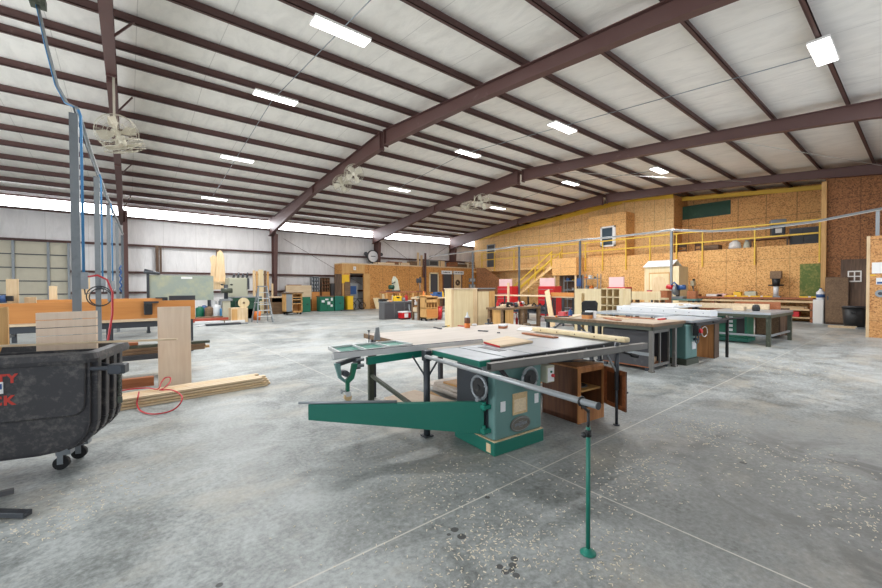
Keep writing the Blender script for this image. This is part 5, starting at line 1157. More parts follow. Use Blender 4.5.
# pigeonhole unit with slot panel
Xc = 11.3
y1, ym, y0 = GX(574, 300, Xc).y, GX(600, 300, Xc).y, GX(625, 300, Xc).y; ya_, yb_ = GX(619, 300, Xc).y, GX(601, 300, Xc).y
T = thing('pigeonhole_unit', 'pale plywood unit with twelve pigeonholes standing behind the long assembly table', 'shelf unit', (Xc + .2, (y0 + y1) / 2, 0))
zt = 1.5
m = MB().box((Xc, ym, 0), (Xc + .04, GX(584.5, 300, Xc).y, zt)).box((Xc, GX(581.5, 300, Xc).y, 0), (Xc + .04, y1, zt)).box((Xc, GX(584.5, 300, Xc).y, 1.36), (Xc + .04, GX(581.5, 300, Xc).y, zt)).box((Xc, y1 - .02, 0), (Xc + .4, y1, zt)).box((Xc + .36, y0, 0), (Xc + .4, y1, zt)); m.done('slot_panel', 'birch', T)
m = MB().box((Xc, y0, 0), (Xc + .4, ya_, zt)).box((Xc, yb_, 0), (Xc + .4, ym, zt))
for k in range(5): m.box((Xc, ya_, .5 + k * .25 - .015), (Xc + .38, yb_, .5 + k * .25 + .015))
for k in range(1, 3): yk = ya_ + (yb_ - ya_) * k / 3; m.box((Xc, yk - .015, .5), (Xc + .38, yk + .015, zt - .02))
m.box((Xc, ya_, 0), (Xc + .05, yb_, .5)); m.done('pigeonholes', 'birch', T)
# long pale beam on horses behind it, brown leaning block
T = thing('picket_bundle', 'long pale board bundle on horses in front of the garden shed', 'bundle', (13.5, 5.9, 0))
ya_, yb_ = GX(660, 296, 13.5).y, GX(625, 296, 13.5).y
MB().box((13.5, ya_, 1.12), (13.56, yb_, 1.40)).box((13.56, ya_, 1.12), (14.2, yb_, 1.18)).done('boards', 'birch', T)
for y in (ya_ + .15, yb_ - .15): MB().box((13.55, y - .05, 0), (13.65, y + .05, 1.12)).box((14.05, y - .05, 0), (14.15, y + .05, 1.12)).done('horse_leg', 'oldw', T)
MB().box((13.52, ya_ + .05, .95), (14.15, yb_ - .05, 1.02)).done('lower_boards', 'pine', T)
clutter(5, 13.7, 14.15, ya_ + .3, yb_ - .3, 1.18, 'the pale board bundle before the shed', 17, 1.2)
one('brown_block', MB().box((14.9, GX(667, 290, 14.9).y, 0), (15.3, GX(660, 290, 14.9).y, 1.42)), 'redwood', 'reddish wooden upright box left of the blue miter saw', 'box')
# miter saw station
q = GX(674, 295, 15.6)
T = thing('saw_stand', 'pale green steel saw stand carrying the blue and red miter saw', 'stand', (15.8, q.y, 0))
MB().box((15.5, q.y - .75, 1.06), (16.1, q.y + .85, 1.12)).done('top', 'greenp', T)
for y in (q.y - .65, q.y + .75):
    for x in (15.55, 16.05): MB().box((x - .03, y - .03, 0), (x + .03, y + .03, 1.06)).done('leg', 'dsteel', T)
T = thing('miter_saw', 'blue and red sliding miter saw on the pale green stand before the post', 'power saw', (15.8, q.y, 1.12))
MB().box((-.25, -.3, 0), (.25, .3, .08)).done('saw_table', 'galv', T, False); MB().cyl((-.02, -.05, .32), (-.02, .05, .32), .2, n=20).done('blade_guard', 'galv', T, False); MB().cyl((0, .05, .4), (0, .32, .44), .09, n=12).done('motor', 'red', T, False); MB().cyl((0, -.3, .42), (0, -.05, .40), .09, n=12).done('gearbox', 'blued', T, False); MB().tube([(-.1, -.1, .45), (-.2, 0, .6), (-.1, .12, .5)], .03, 8).done('handle', 'blued', T, False); MB().bar((.15, 0, .08), (.12, 0, .45), .12, .1, (0, 1, 0)).done('arm', 'dsteel', T, False)
one('wood_block', MB().box((15.6, q.y - .70, 1.125), (15.85, q.y - .42, 1.40)), 'redwood', 'reddish wood block on the saw stand right of the miter saw', 'block')
# ------------------------------------------------------------------ third saw and its table (right of centre)
T = thing('steel_table', 'olive steel-legged table around the farthest green saw, right of centre', 'table', (14.0, 3.2, 0), rz=math.radians(-2))
MB().box((-1.2, -.75, .82), (.95, .75, .87)).done('tabletop', 'iron', T, False)
MB().box((-1.2, -.75, .74), (.95, -.70, .82)).box((-1.2, -.75, .74), (-1.15, .75, .82)).done('apron', 'olive', T, False)
for x, y in ((-1.14, -.69), (-1.14, .69), (.9, .69), (.9, -.69)): MB().box((x - .045, y - .045, 0), (x + .045, y + .045, .82)).done('leg', 'olive', T, False)
MB().box((-1.1, -.71, .24), (.85, -.67, .29)).box((-1.16, -.65, .24), (-1.12, .65, .29)).done('stretcher', 'galv', T, False)
MB().bar((-1.14, .1, .82), (-1.14, .6, .45), .03, .03).done('brace', 'olive', T, False)
T = thing('table_saw', 'dark green cabinet saw under the farthest steel table', 'table saw', (14.0, 3.3, 0))
MB().box((-.75, -.2, .12), (-.05, .5, .80)).done('cabinet', 'gcab', T, False, bevel=.02); MB().box((-.78, -.23, .02), (-.02, .53, .12)).done('plinth', 'green', T, False)
for z in (.3, .42, .54, .66): MB().box((-.765, .12, z), (-.75, .24, z + .07)).done('warning_label', 'mela', T, False)
MB().box((-.765, -.15, .25), (-.75, .03, .7)).done('open_panel', 'black', T, False)
MB().box((.1, -.1, .3), (.3, .1, .7)).done('motor', 'cream', T, False)
one('dark_board', MB().box((16.2, 2.72, 0), (16.3, 3.3, .86)), 'oldz', 'dark brown board on edge at the right end of the farthest saw table', 'board')
T = thing('fence_stop', 'brown end box at the right of the farthest saw table', 'box', (15.55, 2.9, 0)); MB().box((15.2, 2.75, .05), (15.9, 3.35, .80)).done('box_body', 'oldz', T); MB().box((15.18, 2.78, .1), (15.2, 3.3, .75)).done('side_panel', 'oldw', T)
T = thing('white_crate', 'small pale machine on the floor left of the farthest green saw', 'machine', (12.75, 4.35, 0)); MB().box((-.15, -.15, 0), (.15, .15, .25)).done('body', 'cream', T, False); MB().cyl((0, 0, .25), (0, 0, .36), .08, n=12).done('cap', 'galv', T, False)
# boards lying across it
b1 = GX(733, 302, 15.0); b2 = GX(785, 301, 15.0)
one('long_board', MB().box((14.6, 2.9, .872), (14.7, 5.3, 1.03)), 'pine', 'pale board standing on edge across the farthest saw table', 'board')
one('long_board', MB().box((14.9, 2.7, .872), (15.0, 3.8, 1.09)), 'redwood', 'reddish board on edge behind the pale one on the farthest saw table', 'board')
one('wood_block', MB().cbox((13.6, 3.35, .93), (.3, .25, .11)), 'pine', 'small pale wood block on the farthest saw table', 'block'); one('router_motor', MB().lathe((13.7, 3.0, .872), [(.08, 0), (.1, .05), (.08, .15), (.04, .18)], 12), 'black', 'small black tool on the farthest saw table beside the pale block', 'power tool')
# tables between: low pale platform with wood edge
T = thing('outfeed_table', 'wide pale-topped table with brown edge behind the white beam', 'table', (12.1, 5.75, 0), rz=math.radians(-2))
MB().box((-.9, -1.6, .98), (1.0, -.25, 1.03)).done('tabletop', 'mela', T, False); MB().box((-.92, -1.6, .86), (-.88, -.25, .98)).done('brown_edge', 'oldw', T, False)
for x in (-.8, .9):
    for y in (-1.5, -.35): MB().box((x - .04, y - .04, 0), (x + .04, y + .04, .98)).done('leg', 'dsteel', T, False)
MB().box((-.8, -1.45, .3), (.9, -.4, .34)).done('lower_shelf', 'galv', T, False); MB().box((-.82, -1.5, .5), (-.78, -.4, .55)).done('stretcher', 'galv', T, False)
for i, (x, y, l, mt) in enumerate(((11.6, 4.85, 1.2, 'mela'), (11.95, 4.8, 1.1, 'pine'), (12.3, 4.85, 1.3, 'mela'))): one('flat_board', MB().cbox((x, y, 1.055), (.2, l, .04), .05 * i), mt, '%s board lying flat on the wide pale-topped table, %s one' % ({'mela': 'white', 'pine': 'pale wooden'}[mt], ['nearest', 'middle', 'farthest'][i]), 'board')
# ------------------------------------------------------------------ second saw with its assembly table
A2 = (7.32, 3.06); T = thing('assembly_table', 'long wood-edged assembly table with steel frame, right of the main saw', 'table', (A2[0], A2[1], 0), rz=math.radians(-3))
W2, D2 = 1.30, 2.45
MB().box((0, 0, .83), (W2, D2, .88)).done('tabletop', 'oldw', T, False); MB().box((.02, .02, .88), (W2 - .02, D2 - .02, .886)).done('top_sheet', 'worntop', T, False)
MB().box((.02, .02, .76), (W2 - .02, .06, .83)).box((.02, .02, .76), (.06, D2 - .02, .83)).box((.02, D2 - .06, .76), (W2 - .02, D2 - .02, .83)).done('apron', 'olive', T, False)
for x, y in ((.06, .06), (.95, .06), (.06, D2 - .06), (W2 - .06, D2 - .06), (.06, D2 * .52), (.35, D2 * .52)): MB().box((x - .03, y - .03, 0), (x + .03, y + .03, .80)).box((x - .045, y - .045, 0), (x + .045, y + .045, .03)).done('leg', 'wleg' if y < .5 else 'dsteel', T, False)
for ya_, yb_ in ((D2 - .06, D2 - .45), (D2 * .52, D2 * .52 + .35)): MB().bar((.06, ya_, .5), (.06, yb_, .78), .03, .03, (1, 0, 0)).done('brace', 'dsteel', T, False)
CB = MB(); 
T = thing('storage_cabinet', 'dark grey cabinet with pale framed open front under the assembly table', 'cabinet', (A2[0], A2[1], 0), rz=math.radians(-3))
MB().box((.11, .14, .08), (.13, 1.05, .74)).box((.11, 1.03, .08), (.88, 1.05, .74)).box((.86, .14, .08), (.88, 1.05, .74)).box((.11, .14, .72), (.88, 1.05, .74)).done('carcass', 'greypd', T, False)
MB().box((.11, .14, .06), (.88, 1.05, .08)).done('floor_panel', 'redwood', T, False); MB().box((.095, .12, .28), (.11, 1.05, .34)).done('side_rail', 'galv', T, False)
f = MB()
for x in (.11, .475, .84): f.box((x, .11, .06), (x + .04, .14, .74))
f.box((.11, .11, .06), (.88, .14, .11)).box((.11, .11, .69), (.88, .14, .74)).done('front_frame', 'wleg', T, False)
for x, y in ((.14, .18), (.84, .18), (.14, 1.0), (.84, 1.0)): MB().box((x - .03, y - .03, 0), (x + .03, y + .03, .06)).done('foot', 'dsteel', T, False)
R3 = Matrix.Rotation(math.radians(-3), 3, 'Z')
def a2(x, y, z): return Vector((A2[0], A2[1], 0)) + R3 @ Vector((x, y, z))
for i, (x, h, l) in enumerate(((.29, .1, .22), (.66, .09, .22))):
    one('wood_offcut', MB().cbox(a2(x, .55, .081 + h / 2), (l, .5, h), .2), 'pine', 'pale offcut inside the grey framed cabinet, %s one' % ['left', 'right'][i], 'wood offcut')
one('wood_offcut', MB().bar(a2(.2, .3, .2), a2(.42, .3, .42), .06, .04), 'pine', 'pale offcut leaning up inside the left bay of the grey framed cabinet', 'wood offcut')
# things on the assembly table
for i, (x, y, l, w_, rz, lb) in enumerate(((.35, 1.0, .6, .12, .9, 'nearest the front corner'), (.75, 1.3, 1.0, .15, 1.4, 'in the middle'), (1.05, .9, .8, .10, 1.5, 'near the right edge'), (.5, 1.95, .7, .1, .3, 'toward the far end'))):
    c = a2(x, y, .886); one('thin_board', MB().cbox((c.x, c.y, .896 + .001 * i), (l, w_, .02), rz), 'pine' if i % 2 else 'redwood', 'thin %s board lying on the assembly table, %s' % ('pale' if i % 2 else 'reddish', lb), 'board')
c = a2(1.05, .35, .886); T = thing('red_clamp', 'small red hand tool on the right half of the assembly table', 'hand tool', c); MB().box((-.12, -.03, 0), (.12, .03, .03)).done('jaw', 'red', T, False); MB().box((.1, -.02, 0), (.2, .02, .025)).done('handle', 'dsteel', T, False)
c = a2(.25, 1.55, .886); c = GZ(588, 318.5, .886)
T = thing('drill_box', 'small brown and white box with dark band at the left end of the assembly table', 'box', c); MB().box((-.11, -.08, 0), (.05, .08, .13)).done('box_body', 'orangew', T, False); MB().box((.05, -.1, 0), (.16, .1, .16)).done('white_part', 'mela', T, False); MB().box((-.115, -.085, .08), (.055, .085, .135)).done('dark_band', 'black', T, False)
c = GZ(560, 316, .886); clutter(3, 7.55, 7.9, 5.0, 5.35, .886, 'the far left corner of the assembly table', 4, .8)
# black chair behind it
c = Vector((9.4, 6.4, 0)); c = GX(589, 300, 10.4); T = thing('office_chair', 'black plastic office chair behind the assembly table', 'chair', (10.4, c.y, 0), rz=.6)
MB().cyl((0, 0, .12), (0, 0, .5), .03, n=10).done('column', 'dsteel', T, False); MB().box((-.23, -.23, .5), (.23, .23, .56)).done('seat', 'black', T, False, bevel=.02)
MB().prism([(-.2, -.2, .78), (-.2, .2, .78), (-.23, .22, 1.1), (-.22, .16, 1.17), (-.22, -.16, 1.17), (-.23, -.22, 1.1)], (-.03, 0, 0)).done('backrest', 'black', T, False, bevel=.01); MB().bar((-.1, 0, .5), (-.22, 0, .85), .05, .02).done('back_support', 'dsteel', T, False)
for k in range(5): a_ = 2 * PI * k / 5; MB().bar((0, 0, .12), (.27 * math.cos(a_), .27 * math.sin(a_), .07), .04, .03).cyl((.27 * math.cos(a_) - .01, .27 * math.sin(a_), .03), (.27 * math.cos(a_) + .02, .27 * math.sin(a_), .03), .03, n=10).done('foot', 'black', T, False)
# second saw
T = thing('table_saw', 'pale green cabinet saw between the assembly table and the rustic end box', 'table saw', (9.07, 3.25, 0), rz=math.radians(-4))
MB().box((-.50, -.32, .12), (.0, .35, .80)).done('cabinet', 'greenp', T, False, bevel=.02); MB().box((-.52, -.34, 0), (.02, .37, .12)).done('plinth', 'olive', T, False)
MB().box((-.36, -.36, .83), (1.1, .5, .875)).done('table', 'iron', T, False); MB().bar((-.3, -.40, .80), (1.2, -.40, .80), .05, .07).done('fence_rail', 'black', T, False)
MB().torus((-.16, -.38, .5), (0, 1, 0), .08, .012, 20, 6).cyl((-.16, -.4, .5), (-.16, -.32, .5), .025, n=10).done('handwheel', 'dsteel', T, False)
MB().box((-.25, -.335, .3), (-.1, -.32, .45)).done('placard', 'mela', T, False)
MB().box((-.30, -.46, .58), (-.18, -.36, .78)).done('switch_box', 'black', T, False); MB().cyl((-.24, -.5, .68), (-.24, -.46, .68), .045, n=12).done('stop_button', 'red', T, False)
one('hung_cord', MB().torus((9.10, 2.82, .64), (.2, 1, 0), .1, .008, 20, 6), 'cable', 'white looped cord hanging at the front of the pale green saw', 'cord')
T = thing('green_machine', 'dark green machine base behind the steel leg, left of the pale green saw', 'machine', (8.40, 3.75, 0)); MB().box((-.14, -.35, .02), (.10, .3, .5)).done('base', 'gcab', T, False); MB().box((-.14, -.32, .5), (.10, .28, .72)).done('upper_housing', 'black', T, False)
MB().box((-.14, -.37, .2), (.10, -.35, .24)).done('trim', 'galv', T, False)
T = thing('end_box', 'rustic knotty wooden box holding up the right end of the second saw table', 'box', (9.98, 3.2, 0))
MB().box((9.86, 2.88, 0), (10.12, 3.62, .80)).done('box_body', 'rustic', T); MB().box((9.845, 2.86, 0), (10.13, 2.88, .80)).done('edge_board', 'oldz', T)
T = thing('support_leg', 'thin black leg and rail at the right end of the second saw table', 'leg', (10.25, 2.75, 0)); MB().box((10.22, 2.72, 0), (10.27, 2.77, .84)).done('leg', 'black', T); MB().tube([(9.0, 2.64, .855), (9.6, 2.66, .87), (10.25, 2.72, .85), (10.8, 2.9, .86)], .025, 8).done('rail', 'black', T); MB().cyl((10.2, 2.7, .85), (10.45, 2.5, .88), .02, n=8).done('lever', 'black', T)
T = thing('white_beam', 'long white melamine beam with screw dots lying across the second saw table', 'beam', (10.4, 4.1, .9))
a_, b_ = Vector((10.10, 2.95, .955)), Vector((10.95, 5.5, .955)); MB().bar(a_, b_, .22, .13).done('beam', 'mela', T)
d = (b_ - a_); s = d.cross(Vector((0, 0, 1))).normalized()
dots = MB()
for k in range(8):
    q = a_ + d * (k + .5) / 8 - s * .11; dots.cyl(q, q - s * .003, .01, n=8)
dots.done('screw_dots', 'dsteel', T)
T = thing('extension_table', 'grey extension table of the second saw under the white beam', 'table', (10.2, 4.2, 0))
MB().box((9.75, 3.75, .84), (10.95, 5.7, .888)).done('tabletop', 'iron', T)
for x, y in ((9.8, 3.8), (10.9, 3.8), (9.8, 5.65), (10.9, 5.65)): MB().box((x - .03, y - .03, 0), (x + .03, y + .03, .84)).done('leg', 'dsteel', T)
# ------------------------------------------------------------------ the main saw in the foreground
SA = math.radians(-4.0); SO = Vector((2.59, 2.46, 0)); RS = Matrix.Rotation(SA, 3, 'Z')
def sl(p): return RS.transposed() @ (Vector(p) - SO)          # world point -> the saw's own frame
def on_plane(u, v, p0, n):
    d = ray(u, v); return EYEV + d * ((Vector(p0) - EYEV).dot(n) / d.dot(n))
FN = RS @ Vector((0, -1, 0)); LN = RS @ Vector((-1, 0, 0))
def fp(u, v): return sl(on_plane(u, v, SO, FN))
def lp_(u, v): return sl(on_plane(u, v, SO, LN))
ZT = .90
saw = thing('table_saw', 'large green cabinet table saw in the foreground with oval name plate', 'table saw', SO, SA)
BW, BD = .67, .61
MB().box((.015, .015, .13), (BW - .015, BD - .015, .86)).done('cabinet', 'greenp', saw, False, bevel=.025)
MB().box((0, 0, 0), (BW, BD, .125)).done('plinth', 'green', saw, False, bevel=.008)
MB().box((.006, .006, .125), (BW - .006, BD - .006, .133)).done('ledge', 'pinez', saw, False)
MB().box((-.004, .05, .02), (-.001, .11, .10)).done('ledge_patch', 'pinez', saw, False)
# table top with slots
tb = MB(); TX0, TX1, TY0, TY1 = -.17, .90, .02, .76
sx = (.16, .50); w_ = .012; prev = TX0
for s_ in sx: tb.box((prev, TY0, ZT - .035), (s_ - w_, TY1, ZT)); tb.box((s_ - w_, TY0, ZT - .035), (s_ + w_, TY1, ZT - .012)); prev = s_ + w_
tb.box((prev, TY0, ZT - .035), (TX1, TY1, ZT)); tb.done('table', 'iron', saw, False, bevel=.003)
MB().box((.325, .28, ZT + .0003), (.43, .62, ZT + .003)).done('throat_plate', 'dsteel', saw, False)
MB().box((TX0 - .008, TY0, ZT - .05), (TX0, TY1, ZT - .002)).done('side_trim', 'green', saw, False)
MB().box((TX0 - .008, TY0 - .02, ZT - .055), (TX0 + .12, TY0 - .002, ZT - .004)).done('front_trim', 'greenb', saw, False)
MB().box((TX0 + .03, TY0 - .028, ZT - .11), (TX0 + .1, TY0 - .008, ZT - .055)).done('rail_bracket', 'galv', saw, False)
# wing on the right, dark rail and square fence tube
MB().box((TX1, TY0, ZT - .035), (2.22, TY1, ZT)).done('extension_wing', 'iron', saw, False)
MB().box((TX0 + .12, TY0 - .02, ZT - .07), (2.22, TY0 - .001, ZT - .005)).done('front_rail', 'black', saw, False)
for k in range(7): x = .05 + k * .33; MB().cyl((x, TY0 - .026, ZT - .035), (x, TY0 - .018, ZT - .035), .012, n=8).done('rail_bolt', 'galv', saw, False)
a = sl(GZ(489, 367.5, .855)); b = sl(GZ(645, 345.5, .86)); a.z = b.z = .858
d = (b - a).normalized(); sd = Vector((d.y, -d.x, 0))
ft = MB()      # hollow square tube
for off, ww, hh in ((Vector((0, 0, .031)), .068, .006), (Vector((0, 0, -.031)), .068, .006), (sd * .031, .006, .068), (-sd * .031, .006, .068)): ft.bar(a + off, b + off, ww, hh)
ft.bar(a + d * .25, b - d * .2, .05, .05); ft.done('fence_tube', 'wleg', saw, False)
# leg at the right end of the tube
lg = sl(GZ(616.5, 425, 0))
MB().cyl((lg.x, lg.y, .0), (lg.x, lg.y, .52), .016, n=10).cyl((lg.x, lg.y, .4), (lg.x, lg.y, .93), .026, n=10).cyl((lg.x, lg.y, 0), (lg.x, lg.y, .012), .035, n=12).done('leg', 'dsteel', saw, False)
MB().bar((lg.x - .01, lg.y, .6), (lg.x - .14, lg.y + .04, .82), .02, .02).done('leg_brace', 'galv', saw, False)
MB().cyl((lg.x, lg.y, .84), (lg.x + .10, lg.y - .16, .79), .014, n=10).cyl((lg.x + .07, lg.y - .12, .80), (lg.x + .12, lg.y - .18, .785), .022, n=10).done('locking_lever', 'black', saw, False)
# handwheels
def handwheel(c, n, r, name, mat='galv'):
    n = Vector(n); x, y = basis(n); w = MB().torus(c, n, r, r * .14, 24, 8)
    for k in range(3): a_ = 2 * PI * k / 3 + .3; w.cyl(c, Vector(c) + (x * math.cos(a_) + y * math.sin(a_)) * r, r * .10, n=8)
    h = w.done(name, mat, saw, False)
    MB().cyl(Vector(c) - n * .05, Vector(c) + n * .03, r * .28, n=14).cyl(Vector(c) + n * .005, Vector(c) + n * .012, r * .8, n=24).done('hub', 'black', h, False)
    k_ = Vector(c) + (x * .3 - y * .95) * r; MB().cyl(k_, k_ + n * .06, r * .13, r * .18, 10).done('crank_knob', 'galv', h, False)
c = fp(525.5, 378); handwheel(Vector((c.x, -.055, c.z + .01)), (0, -1, 0), .10, 'front_handwheel')
c = lp_(484, 386.5); handwheel(Vector((-.06, c.y, c.z)), (-1, 0, 0), .105, 'side_handwheel')
# slot for the tilt handle, arched and dark
a_ = fp(500, 369); b_ = fp(517, 381)
MB().tube([(a_.x, -.002, a_.z), ((a_.x + b_.x) / 2 - .01, -.002, (a_.z + b_.z) / 2 - .035), (b_.x, -.002, b_.z)], .022, 8).done('tilt_slot', 'black', saw, False)
# plates and stickers on the front
def plate(u0, v0, u1, v1, name, mat, t=.003):
    a_, b_ = fp(u0, v0), fp(u1, v1); return MB().box((a_.x, .012 - t, b_.z), (b_.x, .016, a_.z)).done(name, mat, saw, False)
plate(501.5, 402.5, 506.2, 411.5, 'small_sticker', 'mela'); plate(513.5, 394.5, 528, 412, 'warning_placard', 'label'); plate(535.5, 394, 539.2, 402.5, 'thin_sticker', 'mela')
a_, b_ = fp(515, 400), fp(526.5, 410); MB().box((a_.x, .007, b_.z), (b_.x, .0095, a_.z)).done('placard_face', 'label2', saw, False)
c = fp(521, 423.8); el = [(c.x + .135 * math.cos(2 * PI * k / 28), .013, c.z + .074 * math.sin(2 * PI * k / 28)) for k in range(28)]
pl = MB().prism(el, (0, -.012, 0)).done('name_plate', 'plate', saw, False, bevel=.004)
lt = MB().tube([(c.x + .122 * math.cos(2 * PI * k / 28), -.001, c.z + .062 * math.sin(2 * PI * k / 28)) for k in range(28)], .0025, 5, True)
for k in range(9): x = c.x - .085 + k * .019; lt.box((x, -.003, c.z - .015 + .003 * (k % 3)), (x + .012, .002, c.z + .015))
lt.box((c.x - .03, -.003, c.z + .022), (c.x + .03, .002, c.z + .027)).box((c.x - .025, -.003, c.z - .027), (c.x + .025, .002, c.z - .022)); lt.done('raised_marks', 'galv', pl, False)
# switch box to the right
a_, b_ = fp(540, 367), fp(547.5, 391); MB().box((BW + .02, -.02, a_.z - .17), (BW + .14, .10, a_.z)).done('switch_box', 'cream', saw, False, bevel=.006)
z0 = a_.z; bx = BW + .08
MB().box((BW + .035, -.024, z0 - .16), (BW + .125, -.02, z0 - .02)).done('switch_plate', 'mela', saw, False)
MB().cyl((bx, -.035, z0 - .06), (bx, -.02, z0 - .06), .012, n=12).done('start_button', 'gcab', saw, False); MB().cyl((bx + .02, -.045, z0 - .10), (bx + .02, -.02, z0 - .10), .017, n=12).done('stop_button', 'red', saw, False)
# motor cover on the left face
MB().box((-.004, .10, .18), (.012, .56, .78)).done('side_cover', 'dsteel', saw, False)
# swinging support arm, hinged on the left face
h0 = sl(GZ(484, 402, .488)); e0 = sl(GZ(308, 404.7, .488)); h0.x = min(h0.x, -.03); dirv = (e0 - h0); L_ = dirv.length; dv = dirv.normalized(); nv = Vector((dv.y, -dv.x, 0))
zt_, zb0, zb1 = .488, .185, .345
MB().prism([h0 + Vector((0, 0, zt_ - h0.z)), h0 + Vector((0, 0, zb0 - h0.z)), h0 + dv * L_ + Vector((0, 0, zb1 - h0.z)), h0 + dv * L_ + Vector((0, 0, zt_ - h0.z))], nv * .045).done('swing_arm', 'green', saw, False, bevel=.004)
MB().tube([h0 + dv * (L_ * .50) + nv * .02 + Vector((0, 0, zt_ + .012 - h0.z)), h0 + dv * (L_ + .09) + nv * .02 + Vector((0, 0, zt_ + .012 - h0.z))], .013, 8).done('arm_rail', 'galv', saw, False)
for z in (zb0 + .02, zt_ - .06): MB().box((h0.x - .03, h0.y - .04, z), (.02, h0.y + .04, z + .035)).cyl((h0.x, h0.y, z - .02), (h0.x, h0.y, z + .06), .018, n=10).done('hinge', 'greenb', saw, False)
# support post under the sliding frame, bracketed with two struts
def wp(P): return sl(P)
lgp = GZ(427, 436, 0); q = wp(lgp)
MB().cyl((q.x, q.y, 0), (q.x, q.y, .80), .035, n=12).box((q.x - .05, q.y - .05, 0), (q.x + .05, q.y + .05, .015)).done('support_post', 'dsteel', saw, False)
for s_ in (-1, 1): MB().bar((q.x, q.y, .60), (q.x + s_ * .16 * .8, q.y - s_ * .12 * .6, .84), .018, .018).done('post_strut', 'dsteel', saw, False)
MB().box((q.x - .04, q.y - .04, .79), (q.x + .04, q.y + .04, .90)).done('post_clamp', 'dsteel', saw, False, bevel=.008)
l2 = GZ(371, 401, 0); q2 = wp(l2)
MB().bar((q2.x, q2.y, 0), (q2.x, q2.y, .80), .07, .05, (0, 1, 0)).done('support_post', 'olive', saw, False)
q3 = wp(GZ(413, 402, .28)); MB().bar((q2.x, q2.y, .36), (q.x + .05, q.y + .25, .20), .04, .04).done('lower_brace', 'olive', saw, False)

# ------------------------------------------------------------------ sliding carriage
sc_ = thing('sliding_table', 'green and grey sliding crosscut table reaching left of the main saw', 'sliding table', GZ(380, 350, .86), SA)
def cw(P): return RS.transposed() @ (Vector(P) - sc_.location)
def G(u, v, z): return cw(GZ(u, v, z))
# green side beam and the long grey fence
a, b = G(367, 361, .80), G(441, 350.5, .80); a.z = b.z = .80 - sc_.location.z
MB().bar(a, b, .04, .075).done('green_beam', 'greenb', sc_, False)
a, b = G(333, 356, .905), G(482, 341.8, .905); a.z = b.z = .905 - sc_.location.z
MB().bar(a, b, .045, .055).done('crosscut_fence', 'alu', sc_, False); MB().bar(a + Vector((0, 0, .03)), b + Vector((0, 0, .03)), .02, .006).done('fence_scale', 'dsteel', sc_, False)
# open ladder frame
f1, f2, f3, f4 = G(329, 348, .90), G(395, 341.5, .90), G(412, 344.5, .90), G(341, 354, .90)
for P in (f1, f2, f3, f4): P.z = f1.z
MB().bar(f1, f2, .018, .03).bar(f4, f3, .018, .03).bar(f1, f4, .022, .035).bar(f2, f3, .02, .03).done('frame', 'alu', sc_, False)
for q_ in (.33, .66): MB().bar(f1.lerp(f2, q_), f4.lerp(f3, q_), .02, .03).done('cross_bar', 'alu', sc_, False)
MB().prism([p + Vector((0, 0, -.012)) for p in (f1, f2, f3, f4)], (0, 0, .006)).done('green_panel', 'greenb', sc_, False)
# end cap, stop and column with roller
MB().cyl(G(333, 357, .86), G(345, 355.5, .86), .03, n=12).done('end_roller', 'galv', sc_, False)
cA = G(357, 356, .86); MB().box(cA + Vector((-.03, -.03, -.13)), cA + Vector((.03, .03, .06))).done('carriage_block', 'dsteel', sc_, False, bevel=.006)
MB().cyl(cA + Vector((-.05, -.05, -.03)), cA + Vector((.05, -.05, -.03)), .018, n=10).cyl(cA + Vector((-.05, -.05, -.09)), cA + Vector((.05, -.05, -.09)), .018, n=10).done('clamp_screw', 'galv', sc_, False)
wz = .52; wc = GZ(348, 398, wz + .01); wl_ = cw(wc); z_ = lambda z: z - sc_.location.z
MB().prism([(wl_.x - .12, wl_.y, z_(.86)), (wl_.x - .08, wl_.y, z_(.72)), (wl_.x - .02, wl_.y, z_(.67)), (wl_.x - .02, wl_.y, z_(.70)), (wl_.x - .06, wl_.y, z_(.74)), (wl_.x - .07, wl_.y, z_(.86))], (0, .04, 0)).done('yoke_plate', 'greenp', sc_, False)
MB().prism([(wl_.x + .10, wl_.y, z_(.84)), (wl_.x + .06, wl_.y, z_(.70)), (wl_.x + .02, wl_.y, z_(.67)), (wl_.x - .02, wl_.y, z_(.67)), (wl_.x - .02, wl_.y, z_(.69)), (wl_.x + .03, wl_.y, z_(.74)), (wl_.x + .05, wl_.y, z_(.84))], (0, .04, 0)).done('yoke_plate', 'gcab', sc_, False)
MB().bar((wl_.x - .09, wl_.y + .02, z_(.85)), (cA.x, cA.y, cA.z - .02), .04, .035).bar((wl_.x + .07, wl_.y + .02, z_(.83)), (cA.x, cA.y, cA.z - .05), .035, .03).done('hanger_arm', 'dsteel', sc_, False)
MB().cyl((wl_.x - .02, wl_.y - .02, z_(.76)), (wl_.x - .02, wl_.y + .06, z_(.76)), .028, n=12).done('pivot', 'dsteel', sc_, False)
MB().bar((wl_.x, wl_.y + .01, z_(.69)), (wl_.x, wl_.y + .01, z_(.57)), .03, .03, (0, 1, 0)).done('roller_post', 'gcab', sc_, False)
MB().cyl((wl_.x, wl_.y, z_(.60)), (wl_.x - .055, wl_.y, z_(.60)), .005, n=6).lathe((wl_.x - .055, wl_.y, z_(.60)), [(.022, 0), (.022, .012)], 8, (-1, 0, 0)).done('wing_screw', 'galv', sc_, False)
MB().box((wl_.x - .022, wl_.y - .015, z_(.545)), (wl_.x + .022, wl_.y + .035, z_(.59))).done('wheel_fork', 'alu', sc_, False)
MB().cyl((wl_.x, wl_.y - .012, z_(.535)), (wl_.x, wl_.y + .03, z_(.535)), .033, n=18).done('roller', 'label', sc_, False)
